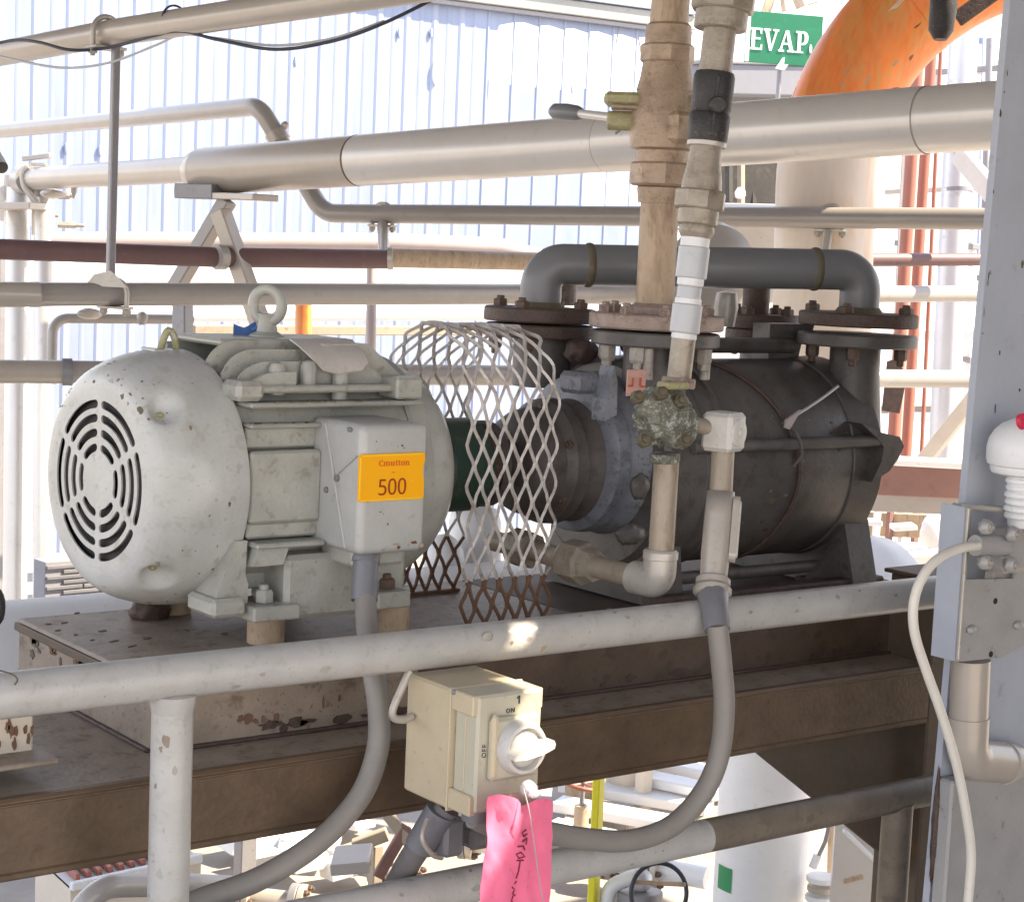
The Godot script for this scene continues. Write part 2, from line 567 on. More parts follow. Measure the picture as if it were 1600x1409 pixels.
	mat("label_pink", Color(0.62, 0.36, 0.30), 0.6, 0.0, 0.1, grime, 0.08, 0.02, 10.0)
	plain("black", Color(0.012, 0.012, 0.012), 0.6)
	plain("cable_dark", Color(0.035, 0.04, 0.055), 0.5)
	plain("label_yellow", Color(0.98, 0.45, 0.0), 0.35)
	plain("label_edge", Color(1.0, 0.60, 0.02), 0.3)
	plain("print_brown", Color(0.30, 0.03, 0.0), 0.5)
	plain("print_faint", Color(0.72, 0.16, 0.01), 0.5)
	plain("print_dark", Color(0.05, 0.05, 0.06), 0.5)
	plain("letter_white", Color(0.80, 0.86, 0.82), 0.5)
	plain("ink_maroon", Color(0.22, 0.01, 0.05), 0.6)
	plain("logo_red", Color(0.60, 0.03, 0.08), 0.4)
	plain("label_green", Color(0.03, 0.26, 0.10), 0.5)
	plain("red_paint", Color(0.55, 0.08, 0.04), 0.5)


func _ready() -> void:
	var cam := Camera3D.new()
	cam.name = "camera"
	cam.position = Vector3(0, 1.6, 0)
	cam.basis = Basis(Vector3(0.8022, 0.0428, 0.5955), Vector3(0.0294, 0.9934, -0.111), Vector3(-0.5963, 0.1065, 0.7957))
	cam.fov = 26.9540
	cam.near = 0.05
	cam.far = 400.0
	add_child(cam)
	var env := Environment.new()
	env.background_mode = Environment.BG_SKY
	var sm := ProceduralSkyMaterial.new()
	sm.sky_top_color = Color(0.66, 0.73, 0.86)
	sm.sky_horizon_color = Color(0.96, 0.94, 0.91)
	sm.sky_curve = 0.25
	sm.ground_bottom_color = Color(0.5, 0.46, 0.42)
	sm.ground_horizon_color = Color(0.75, 0.74, 0.72)
	var sky := Sky.new()
	sky.sky_material = sm
	env.sky = sky
	env.tonemap_mode = Environment.TONE_MAPPER_LINEAR
	env.tonemap_exposure = 3.4
	env.sdfgi_enabled = true
	env.ssao_enabled = true
	env.ssil_enabled = true
	var we := WorldEnvironment.new()
	we.name = "world"
	we.environment = env
	add_child(we)
	var sun := DirectionalLight3D.new()
	sun.name = "sun"
	sun.light_energy = 1.5
	sun.light_color = Color(1.0, 0.93, 0.82)
	sun.light_angular_distance = 0.5
	sun.shadow_enabled = true
	var s := Vector3(0.56, 0.82, 0.41).normalized()
	sun.basis = Basis.looking_at(-s, Vector3.UP)
	add_child(sun)
	rng.seed = 5
	materials()

	ground_and_buildings()
	far_right()
	pipe_racks()
	below_skid()
	skid()
	motor()
	guard()
	pump()
	manifold()
	tan_line()
	galvanised_line()
	conduits()
	isolator()
	handrail()
	right_column()


# ---------------------------------------------------------------- setting
func ground_and_buildings() -> void:
	var b := MB.new()
	b.box(Vector3(5, G - 0.15, -25), Vector3(160, 0.3, 160), 0.01)
	structure("ground", b, M.concrete)

	# unseen canopy over the machine; outline and gaps shaped to place shade and sun
	var root := thing("canopy", "unseen grey sheet canopy on beams, shaped to shade the pump skid", "canopy", Vector3(0.2, 2.75, 0.6))
	for q in [[-1.1, 2.858, -7.0, 1.8], [2.859, 2.886, -7.0, -1.28], [2.859, 2.886, -0.98, 1.8], [2.941, 4.5, -7.0, 1.8], [4.502, 5.9, -5.4, -3.95], [4.502, 5.9, -2.7, 1.8], [2.889, 2.938, -7.0, -1.37], [2.889, 2.938, -0.85, 1.8]]:
		put("roof_sheet", MB.new().box(Vector3((q[0] + q[1]) / 2, 2.79, (q[2] + q[3]) / 2), Vector3(q[1] - q[0], 0.03, q[3] - q[2]), 0.002), M.building_grey, root)
	for z in [1.7, -2.2, -5.3]:
		put("beam", MB.new().box(Vector3(2.4, 2.88, z), Vector3(7.0, 0.14, 0.08), 0.004), M.building_grey, root)

	# a dark cabinet row added out of view, only to block sky light
	root = thing("added_sky_blocker", "added unseen cabinet row standing behind the column at the near right", "blocker_box", Vector3(3.4, G, 0.6))
	for i in 4:
		put("blocker_box", MB.new().box(Vector3(3.1 + i * 0.86, 1.05, 0.05 - i * 0.12), Vector3(0.84, 2.8, 0.6), 0.01), M.column_brown, root)

	# the shed with the pale blue ribbed cladding
	var a := Vector3(3.9745, 1.4239, -10.697)
	var e := Vector3(9.1789, 1.5999, -10.4023)
	a.y = 0.0; e.y = 0.0
	var d := (e - a).normalized()
	var nrm := d.cross(Vector3.UP).normalized()
	if nrm.dot(Vector3(0, 0, 0) - a) < 0: nrm = -nrm
	var L := a.distance_to(e)
	root = thing("clad_shed_wall", "pale blue ribbed metal shed wall with torn open sheets", "wall", (a + e) / 2.0)
	var top := 3.22
	var n := 25
	var w := L / n
	rng.seed = 77
	for i in n:
		var x0 := i * w
		var x1 := x0 + w - 0.002
		var torn := i >= 17
		var low := 2.69 + (i % 3) * 0.02
		var wav := 0.0 if torn else 0.0
		var b2 := MB.new()
		if not torn:
			b2.prism(PackedVector2Array([Vector2(x0, G), Vector2(x1, G), Vector2(x1, top), Vector2(x0, top)]), a, d, Vector3.UP, -nrm * 0.01)
		else:
			var lower := PackedVector2Array([Vector2(x0, G), Vector2(x1, G), Vector2(x1, low + rng.randf_range(-0.03, 0.03)), Vector2(x0 + w * 0.5, low + rng.randf_range(-0.03, 0.05)), Vector2(x0, low)])
			if i >= 21 and i <= 23:
				lower = PackedVector2Array([Vector2(x0, G), Vector2(x1, G), Vector2(x1, 1.92), Vector2(x0, 1.92)])
				var mid := MB.new()
				mid.prism(PackedVector2Array([Vector2(x0, 2.24), Vector2(x0 + w * 0.4, 2.2 + rng.randf() * 0.1), Vector2(x1, 2.25), Vector2(x1, low), Vector2(x0, low + 0.02)]), a, d, Vector3.UP, -nrm * 0.01)
				put("cladding_sheet", mid, M.wall_sheet, root)
			b2.prism(lower, a, d, Vector3.UP, -nrm * 0.01)
			var strip := MB.new()
			if i == 17:
				strip.prism(PackedVector2Array([Vector2(x0, 2.6), Vector2(x0 + 0.02, 2.6), Vector2(x0 + 0.035, 2.95), Vector2(x0 + 0.09, 3.1), Vector2(x1, 3.13), Vector2(x1, top), Vector2(x0, top)]), a, d, Vector3.UP, -nrm * 0.01)
			else:
				strip.prism(PackedVector2Array([Vector2(x0, 3.13), Vector2(x0 + w * 0.4, 3.14), Vector2(x1, 3.12), Vector2(x1, top), Vector2(x0, top)]), a, d, Vector3.UP, -nrm * 0.01)
			put("cladding_sheet", strip, M.wall_sheet, root)
		put("cladding_sheet", b2, M.wall_sheet, root)
		# the trapezoid rib on the joint, and a low flute in mid sheet
		var rb := MB.new()
		var hw := 0.026 if not torn else 0.010
		rb.prism(PackedVector2Array([Vector2(-hw, 0), Vector2(-hw * 0.45, 0.0075), Vector2(hw * 0.45, 0.0075), Vector2(hw, 0)]), a + d * x0 + nrm * 0.001 + Vector3.UP * G, d, nrm, Vector3.UP * (top - G))
		put("rib", rb, M.wall_rib, root)
		if not torn:
			var fl := MB.new()
			fl.prism(PackedVector2Array([Vector2(-0.016, 0), Vector2(-0.004, 0.002), Vector2(0.004, 0.002), Vector2(0.016, 0)]), a + d * (x0 + w * 0.5) + nrm * 0.001 + Vector3.UP * G, d, nrm, Vector3.UP * (top - G))
			put("flute", fl, M.wall_sheet, root)
	# loose shreds hanging in the torn bay
	for q in [[0.806, 2.95, 0.06, -0.25], [0.885, 3.05, 0.05, 0.3], [0.93, 3.0, -0.07, 0.25]]:
		put("torn_strip", MB.new().bar(a + d * (L * q[0]) + Vector3.UP * q[1], a + d * (L * q[0] + q[2]) + Vector3.UP * (q[1] + q[3]), 0.004, 0.012), M.rod_grey, root)
	put("pale_patch", MB.new().lump(Vector3(7.1088, 2.7431, -10.5075), Vector3(0.028, 0.085, 0.02), 0.25, 0.1, 3, 18), M.white_plastic, root)
	for q in [Vector3(6.8209, 2.9696, -10.5238), Vector3(6.0759, 2.7216, -10.566), Vector3(4.5828, 2.0796, -10.6505), Vector3(4.7931, 2.078, -10.6386), Vector3(7.0631, 2.9932, -10.5101), Vector3(6.5622, 1.8028, -10.5384)]:
		put("dent_mark", MB.new().lump(q, Vector3(0.012, 0.035, 0.006), 0.3, 0.1, 3, 12), M.wall_sheet, root)
	# eaves
	put("eaves_channel", MB.new().box((a + e) / 2.0 + Vector3(0, top + 0.05, 0) + nrm * 0.03, Vector3(L + 0.1, 0.10, 0.09), 0.006, Basis(d, Vector3.UP, d.cross(Vector3.UP))), M.wall_trim, root)
	put("eaves_flashing", MB.new().box((a + e) / 2.0 + Vector3(0, top - 0.02, 0) + nrm * 0.045, Vector3(L + 0.1, 0.03, 0.02), 0.003, Basis(d, Vector3.UP, d.cross(Vector3.UP))), M.rod_grey, root)
	put("roof_skin", MB.new().box((a + e) / 2.0 + Vector3(0, top + 0.115, 0) - nrm * 0.2, Vector3(L + 0.1, 0.02, 0.6), 0.003, Basis(d, Vector3.UP, d.cross(Vector3.UP))), M.wall_rib, root)

	# white blown-out service ducts along the foot of the shed wall
	var du := MB.new()
	du.bar(Vector3(3.5506, 1.3698, -9.3736), Vector3(7.4825, 1.4854, -8.7047), 0.25, 0.13, Vector3.UP, 0.02)
	solo("white_duct", du, M.white_plastic, "long white rectangular duct below the maroon pipe, upper of two", "duct")
	du = MB.new()
	du.bar(Vector3(3.6476, 1.1876, -8.7738), Vector3(7.0527, 1.2709, -8.244), 0.25, 0.075, Vector3.UP, 0.02)
	solo("white_duct", du, M.white_plastic, "slim white duct just below the grey pipe behind the lifting eye", "duct")
	du = MB.new()
	du.bar(Vector3(3.9709, 1.1719, -7.7754), Vector3(5.6375, 1.1799, -7.7842), 0.05, 0.045, Vector3.UP, 0.004)
	solo("tan_angle_bar", du, M.tan_wall, "thin tan steel bar behind the motor top and guard", "bar")

	# a low brick kerb far left, seen under the fan cover
	root = thing("brick_plinth", "low grey brick plinth behind the white pipes on the left", "plinth", Vector3(3.0225, 0.1745, -6.8443))
	var o := Vector3(2.9436, 0.0954, -6.8929)
	var bx := (Vector3(3.5675, 0.0651, -6.924) - o)
	bx.y = 0
	bx = bx.normalized()
	var bz := bx.cross(Vector3.UP)
	put("mortar_bed", MB.new().box(o + bx * 0.40 + Vector3(0, 0.04, 0), Vector3(0.92, 0.36, 0.1), 0.002, Basis(bx, Vector3.UP, bz)), M.mortar, root)
	for r in 17:
		for c in 5:
			put("brick", MB.new().box(o + bx * (0.02 + c * 0.158 + (r % 2) * 0.07) + Vector3(0, -0.13 + r * 0.0205, 0) + bz * 0.05, Vector3(0.152, 0.0145, 0.02), 0.002, Basis(bx, Vector3.UP, bz)), M.brick_wall, root)


func far_right() -> void:
	# dark open building behind the sign
	var root := thing("open_building", "dark open fronted building with grey fascia behind the green sign", "building", Vector3(10.8684, 1.4937, -10.6928))
	put("fascia", MB.new().bar(Vector3(9.9261, 2.9691, -11.0939), Vector3(12.1583, 3.093, -10.6945), 0.3, 0.235, Vector3.UP, 0.01), M.building_grey, root)
	put("gutter", MB.new().bar(Vector3(9.862, 3.092, -11.0327), Vector3(12.0847, 3.2301, -10.6423), 0.2, 0.03, Vector3.UP, 0.008), M.rod_grey, root)
	put("back_wall", MB.new().bar(Vector3(10.7028, 2.4878, -11.9555), Vector3(13.029, 2.5752, -11.4808), 0.1, 1.05, Vector3.UP, 0.005), M.dark_boards, root)
	for i in 5:
		put("post", MB.new().bar(Vector3(10.5441, 2.9081, -11.5023) + Vector3(0.2, 0, -0.1) * i * 1.3, Vector3(10.5178, 2.0188, -11.403) + Vector3(0.2, 0, -0.1) * i * 1.3, 0.05, 0.05, Vector3.RIGHT, 0.004), M.dark_boards if i % 2 else M.tan_wall, root)
	put("sill", MB.new().bar(Vector3(10.1888, 2.004, -11.2705), Vector3(12.4386, 2.0715, -10.8503), 0.15, 0.06, Vector3.UP, 0.006), M.building_grey, root)
	put("lower_wall", MB.new().bar(Vector3(10.2978, 1.8028, -11.4133), Vector3(12.5873, 1.8475, -10.9602), 0.1, 0.36, Vector3.UP, 0.006), M.tan_wall, root)
	put("lamp_housing", MB.new().lump(Vector3(10.3963, 2.1166, -11.0044), Vector3(0.05, 0.045, 0.04), 0.3, 0.2, 4, 14), M.white_plastic, root)
	put("lamp_housing", MB.new().lump(Vector3(11.3273, 2.1612, -10.3127), Vector3(0.05, 0.045, 0.04), 0.3, 0.2, 7, 14), M.white_plastic, root)

	# brown dead leaves / rusty steel tops above the sign, against the sky
	root = thing("rusted_truss", "rusty brown overhead truss fragment above the green sign", "truss", Vector3(10.7488, 3.6635, -11.0731))
	put("chord", MB.new().bar(Vector3(10.4848, 3.7203, -11.2785), Vector3(11.3942, 3.7896, -11.109), 0.05, 0.09), M.tan_pipe, root)
	for q in [[1206, -6, 1196, 22, 0.06], [1222, -8, 1226, 18, 0.03], [1243, -10, 1252, 12, 0.06], [1262, 8, 1278, 3, 0.01]]:
		put("strut", strut_at(q), M.tan_pipe, root)

	# EVAP sign
	var c := Vector3(6.8277, 2.7124, -6.9718)
	var r := (Vector3(7.0272, 2.7213, -6.8989) - Vector3(6.6302, 2.7035, -7.0432))
	var wide := r.length()
	r = Vector3(r.x, 0, r.z).normalized()
	var up := Vector3.UP
	var f := r.cross(up).normalized()
	root = thing("green_sign", "green sign lettered EVAP in white beside the orange pipe", "sign", c - Vector3(0, 0.4, 0))
	put("board", MB.new().box(c, Vector3(wide, 0.255, 0.006), 0.002, Basis(r, up, f)), M.sign_green, root)
	put("folded_edge", MB.new().box(c - r * (wide / 2 - 0.012) + f * 0.006, Vector3(0.022, 0.25, 0.006), 0.002, Basis(r, up, f)), M.white_plastic, root)
	text("lettering", "EVAP", 0.108, c + f * 0.005 + r * -0.028 + up * -0.012, r, up, M.letter_white, root, "Droid Serif", 0.003, 700, wide / 0.53)
	put("white_smear", MB.new().lump(c + r * 0.150 + f * 0.004 - up * 0.04, Vector3(0.010, 0.022, 0.003), 0.2, 0.15, 3, 14), M.letter_white, root)
	put("paint_chip", MB.new().prism(PackedVector2Array([Vector2(-0.04, -0.15), Vector2(-0.005, -0.095), Vector2(0.008, -0.09), Vector2(0.006, -0.125), Vector2(0.03, -0.125), Vector2(0.01, -0.155)]), c + f * 0.006, r, up, f * 0.002), M.letter_white, root)
	put("post", MB.new().tube(PackedVector3Array([c - f * 0.03 + up * 0.05, c - f * 0.03 - up * 0.42]), 0.012, 10), M.rod_grey, root)

	# the orange jacketed pipe rising and turning to the right
	root = thing("orange_pipe", "large pipe with weathered orange elbow over a white lagged riser", "pipe", Vector3(4.8054, 0.8196, -4.5892))
	var path := bend([Vector3(4.6965, 0.3909, -4.4877), Vector3(4.8135, 2.6692, -4.7051), Vector3(5.9458, 2.7213, -3.4865)], 0.83, 24)
	var joint := Vector3(4.7828, 2.0513, -4.6453).y
	var low := PackedVector3Array()
	var high := PackedVector3Array()
	for q in path:
		if q.y < joint:
			low.append(q)
		else:
			high.append(q)
	high.insert(0, low[-1].lerp(high[0], 0.6))
	low.append(high[0])
	put("orange_elbow", MB.new().tube(high, 0.175, 40), M.orange_jacket, root)
	rng.seed = 52
	for k in 15:
		var m := rng.randi_range(2, high.size() - 3)
		var hd := (high[m + 1] - high[m]).normalized()
		var sd := hd.cross(Vector3(-0.6, 0, 0.8)).normalized()
		var th := rng.randf_range(-1.5, 1.1)
		var nn := (Vector3(-0.6, 0, 0.8) * cos(th) + sd * sin(th)).normalized()
		nn = (nn - hd * nn.dot(hd)).normalized()
		var sz := rng.randf_range(0.006, 0.022)
		put("worn_patch", scab(high[m] + nn * 0.1749, hd, nn.cross(hd), sz * rng.randf_range(1.5, 4.5), sz * 0.5, -0.0012), [M.tan_pipe, M.brass_old, M.mesh_rust, M.white_lagging if k == 3 else M.tan_pipe][k % 4], root)
	for k in [10, 17, 24]:
		if k < high.size() - 1:
			var hd := (high[k + 1] - high[k]).normalized()
			put("seam_band", MB.new().tube(PackedVector3Array([high[k] - hd * 0.012, high[k] + hd * 0.012]), 0.1775, 40), M.orange_jacket, root)
	put("riser", MB.new().tube(low, 0.170, 40), M.white_lagging, root)
	# the black hanging fitting before it
	var bl := MB.new()
	bl.tube(PackedVector3Array([Vector3(4.4166, 2.5053, -3.8494), Vector3(4.4097, 2.3726, -3.8369), Vector3(4.4014, 2.3004, -3.8334), Vector3(4.3991, 2.2738, -3.8316)]), 0.04, 18, PackedFloat32Array([0.041, 0.041, 0.037, 0.02]))
	solo("black_fitting", bl, M.black_coat, "black taped pipe end hanging in front of the orange elbow", "pipe fitting")
	bl = MB.new()
	bl.bar(Vector3(4.5199, 2.3496, -3.8769), Vector3(4.6221, 2.4436, -3.8129), 0.02, 0.05)
	solo("dark_brace", bl, M.rust_flange, "dark rusty brace slanting up from the black fitting", "brace")

	# red risers, silver column, white frames at the far right
	var reds := [[1432, 60, 1402, 700, 9.0, 0.030], [1452, 60, 1424, 700, 9.1, 0.026], [1466, 60, 1444, 700, 9.2, 0.010]]
	var names := ["wide brick red vertical pipe, leftmost of the three red risers", "brick red vertical pipe, middle of the three red risers", "thin dark red vertical pipe beside the two red risers"]
	var tops := [Vector3(6.99, 2.7151, -6.2221), Vector3(7.1198, 2.7303, -6.2526), Vector3(7.2332, 2.7446, -6.2952)]
	var lows := [Vector3(6.8265, 0.6719, -6.0711), Vector3(6.9545, 0.6644, -6.0998), Vector3(7.0912, 0.6573, -6.1221)]
	for i in 3:
		var q = reds[i]
		solo("red_riser", MB.new().tube(PackedVector3Array([lows[i], tops[i]]), q[5], 16), M.brick_red, names[i], "pipe", "brick red risers at the right")
	solo("cream_riser", MB.new().tube(PackedVector3Array([Vector3(7.1549, 0.6954, -6.3308), Vector3(7.2972, 2.7328, -6.497)]), 0.05, 16), M.cream_box, "cream vertical pipe showing behind the red risers", "pipe")
	root = thing("silver_column", "thick silver clad vertical column right of the red risers", "column", Vector3(6.7051, 0.6068, -5.6506))
	put("shaft", MB.new().tube(PackedVector3Array([Vector3(6.7004, 0.6065, -5.6541), Vector3(6.816, 2.2956, -5.7936), Vector3(6.8468, 2.7035, -5.8251)]), 0.066, 24), M.silver, root)
	put("band", MB.new().tube(PackedVector3Array([Vector3(6.741, 1.1078, -5.6908), Vector3(6.7439, 1.1253, -5.691)]), 0.069, 24), M.rod_grey, root)
	put("band", MB.new().tube(PackedVector3Array([Vector3(6.7963, 1.9464, -5.7616), Vector3(6.7968, 1.9638, -5.7636)]), 0.070, 24), M.rod_grey, root)
	var wb := MB.new()
	wb.bar(Vector3(6.0189, 2.0606, -5.1027), Vector3(6.0053, 1.8315, -4.8309), 0.05, 0.075)
	solo("white_brace", wb, M.white_plastic, "white diagonal brace under the big pipe by the blue column", "brace")
	wb = MB.new()
	wb.bar(Vector3(6.1567, 0.7528, -5.327), Vector3(6.2121, 1.0956, -5.0801), 0.04, 0.06)
	solo("white_brace", wb, M.cream_box, "cream diagonal brace above the brown beam at the right", "brace")
	root = thing("white_partition", "bright white panel wall far behind the red risers", "wall", Vector3(9.3828, 0.4585, -7.8972))
	for i in 5:
		var p0 := Vector3(9.125, 2.793, -8.403) + (Vector3(10.8511, 2.9321, -8.1335) - Vector3(9.125, 2.793, -8.403)) * (i / 5.0)
		var p1 := Vector3(9.125, 2.793, -8.403) + (Vector3(10.8511, 2.9321, -8.1335) - Vector3(9.125, 2.793, -8.403)) * ((i + 0.94) / 5.0)
		var md := (p0 + p1) / 2.0
		var dd := Vector3(p1.x - p0.x, 0, p1.z - p0.z)
		put("panel", MB.new().box(Vector3(md.x, 0.98, md.z), Vector3(dd.length(), 2.65, 0.04), 0.006, Basis(dd.normalized(), Vector3.UP, dd.normalized().cross(Vector3.UP))), M.white_plastic, root)
	for k in 2:
		var fr := MB.new()
		fr.bar(Vector3(7.4658, 1.2359, -6.6729) + Vector3(0, k * -0.42, 0), Vector3(7.5718, 1.2822, -6.097) + Vector3(0, k * -0.42, 0), 0.04, 0.05)
		solo("white_frame_rail", fr, M.white_plastic, ["white horizontal frame rail between the red risers and blue column, upper", "white horizontal frame rail just above the brown beam at the right"][k], "rail")
	var vb := MB.new()
	vb.bar(Vector3(8.8424, 2.9417, -7.3778), Vector3(8.784, 1.6768, -7.2523), 0.05, 0.07, Vector3.RIGHT)
	solo("pale_blue_post", vb, M.wall_sheet, "pale blue vertical post beside the column top at far right", "post")
	vb = MB.new()
	vb.bar(Vector3(8.7865, 2.9759, -7.4243), Vector3(8.7455, 2.6025, -7.4051), 0.05, 0.09, Vector3.RIGHT)
	solo("pale_blue_post", vb, M.wall_sheet, "short pale blue post above the big pipe at far right", "post")

	var cl := [[Vector3(7.5776, 2.8455, -6.8047), Vector3(7.4253, 0.589, -6.6167), 0.018], [Vector3(7.7205, 2.7949, -6.8165), Vector3(7.5551, 0.5815, -6.6441), 0.012], [Vector3(7.6925, 2.7373, -6.4527), Vector3(7.5901, 0.6912, -6.2555), 0.022], [Vector3(7.5819, 2.7479, -6.2857), Vector3(7.5009, 1.2213, -6.142), 0.016]]
	var cw := ["rust stained thin pipe left of the wide red riser", "thin dark pipe between the two wider red risers", "white vertical pipe right of the silver column", "slim grey pipe close to the blue column's upper edge"]
	for i in 4:
		root = thing("thin_riser", cw[i], "pipe", cl[i][1], "thin pipes among the red risers")
		put("tube", MB.new().tube(PackedVector3Array([cl[i][1], cl[i][0]]), cl[i][2], 12), [M.tan_pipe, M.rust_flange, M.white_plastic, M.rod_grey][i], root)
		for t in [0.22, 0.5, 0.78]:
			var k: Vector3 = (cl[i][1] as Vector3).lerp(cl[i][0], t)
			put("clip", MB.new().box(k, Vector3(cl[i][2] * 3.0, 0.03, cl[i][2] * 2.6), 0.003), M.rod_grey, root)
	for i in 3:
		var ya: Vector3 = [Vector3(7.5418, 2.5916, -6.9232), Vector3(7.5238, 1.9827, -6.8552), Vector3(7.4766, 0.8446, -6.7381)][i]
		var yb: Vector3 = [Vector3(7.7178, 2.6157, -6.2918), Vector3(7.7002, 2.0185, -6.2251), Vector3(7.5634, 0.8958, -6.1772)][i]
		solo("rack_angle", MB.new().bar(ya, yb, 0.04, [0.03, 0.025, 0.04][i]), [M.rod_grey, M.pipe_cream, M.tan_wall][i], ["grey angle bar crossing the red risers above the big pipe", "cream angle bar crossing the red risers just under the big pipe", "tan angle bar crossing the red risers above the brown beam"][i], "bar")
	solo("rusty_plate", MB.new().prism(PackedVector2Array([Vector2(-0.05, -0.12), Vector2(0.03, -0.13), Vector2(0.05, 0.02), Vector2(0.01, 0.12), Vector2(-0.04, 0.1)]), Vector3(6.3884, 1.0748, -5.6993), Vector3(0.8, 0, 0.6), Vector3.UP, Vector3(-0.6, 0, 0.8) * 0.012), M.rust_flange, "rusty brown plate beside the pump's right end behind the tie rod lug", "plate")

	# brown beam, tan beam and shelves low on the right
	root = thing("brown_beam", "maroon brown steel beam with a white top flange at the right", "beam", Vector3(5.5478, 0.8014, -4.7844))
	put("web", MB.new().bar(Vector3(5.4357, 0.7827, -4.9916), Vector3(5.5843, 0.8172, -4.5079), 0.06, 0.135, Vector3.UP, 0.004), M.brown_beam, root)
	put("top_flange", MB.new().bar(Vector3(5.4377, 0.8493, -4.9991), Vector3(5.586, 0.8763, -4.5145), 0.16, 0.025, Vector3.UP, 0.004), M.white_plastic, root)
	var tb := MB.new()
	tb.bar(Vector3(5.5716, 0.6634, -5.1252), Vector3(5.7214, 0.7013, -4.6409), 0.06, 0.075, Vector3.UP, 0.004)
	solo("tan_beam", tb, M.pipe_grey, "tan grey beam directly under the maroon brown beam", "beam")
	root = thing("brown_rack", "brown shelf rack with white shelf edges under the tan beam", "rack", Vector3(5.9342, 0.3229, -5.1849))
	put("back_board", MB.new().bar(Vector3(5.9619, 0.5048, -5.4398), Vector3(6.1027, 0.5193, -5.2106), 0.03, 0.10, Vector3.UP, 0.003), M.tan_pipe, root)
	for i in 4:
		put("upright", MB.new().bar(Vector3(5.9367, 0.5825, -5.3435) + Vector3(0.07, 0, 0.01) * i, Vector3(5.9237, 0.4352, -5.3335) + Vector3(0.07, 0, 0.01) * i, 0.02, 0.03, Vector3.RIGHT, 0.002), M.brown_beam if i % 2 else M.white_plastic, root)
	put("shelf", MB.new().bar(Vector3(5.8238, 0.5407, -5.2968), Vector3(5.8684, 0.5404, -5.2633), 0.1, 0.02, Vector3.UP, 0.002), M.white_plastic, root)
	put("shelf", MB.new().bar(Vector3(5.9061, 0.5214, -5.2325), Vector3(5.9829, 0.5308, -5.1762), 0.1, 0.02, Vector3.UP, 0.002), M.white_plastic, root)
	var sk := MB.new()
	sk.lump(Vector3(5.9035, 0.5416, -4.9858), Vector3(0.085, 0.09, 0.06), 0.25, 0.12, 9, 20)
	solo("white_sack", sk, M.white_plastic, "crumpled white sack beside the brown shelf rack", "sack")
	sk = MB.new()
	sk.bar(Vector3(5.3081, 0.5096, -4.6736), Vector3(5.3983, 0.572, -4.3631), 0.3, 0.06, Vector3.UP, 0.01)
	solo("white_kerb_block", sk, M.white_plastic, "sunlit white block beneath the crumpled sack", "block")


func strut_at(q: Array) -> MB:
	var a := Vector3(10.6874, 3.6602, -11.1186)
	var b := Vector3(10.892, 3.6711, -10.9667)
	var k := (b - a) / 50.0
	var dn := (Vector3(10.6799, 3.4068, -11.0903) - a) / 50.0
	return MB.new().bar(a + k * (q[0] - 1200.0) + dn * q[1], a + k * (q[2] - 1200.0) + dn * q[3], 0.02, q[4] * 1.3)


# ---------------------------------------------------------------- background pipework
func clamp_on(c: Vector3, axis: Vector3, r: float, label: String) -> void:
	var root := thing("pipe_clamp", label, "pipe clamp", c - Vector3(0, r, 0), "U-bolt clamps on the background pipes")
	axis = axis.normalized()
	var u := axis.cross(Vector3.UP).normalized()
	var pts := PackedVector3Array()
	for i in 15:
		var a := PI * (0.02 + 0.96 * i / 14.0) - PI * 0.0
		pts.append(c + u * cos(a) * (r + 0.008) + Vector3.UP * sin(a) * (r + 0.008))
	pts.append(pts[-1] - Vector3.UP * r * 1.4)
	pts.insert(0, pts[0] - Vector3.UP * r * 1.4)
	put("u_bolt", MB.new().tube(pts, 0.008, 8), M.galv_bright, root)
	put("saddle", MB.new().box(c - Vector3.UP * (r + 0.004), Vector3(0.05, 0.008, r * 2.9), 0.002, Basis(axis, Vector3.UP, u)), M.galv_bright, root)
	for sg in [-1, 1]:
		bolt(root, c + u * sg * (r + 0.008) - Vector3.UP * (r + 0.008), Vector3.DOWN, 0.026, 0.014, M.pale_bolt, "nut")


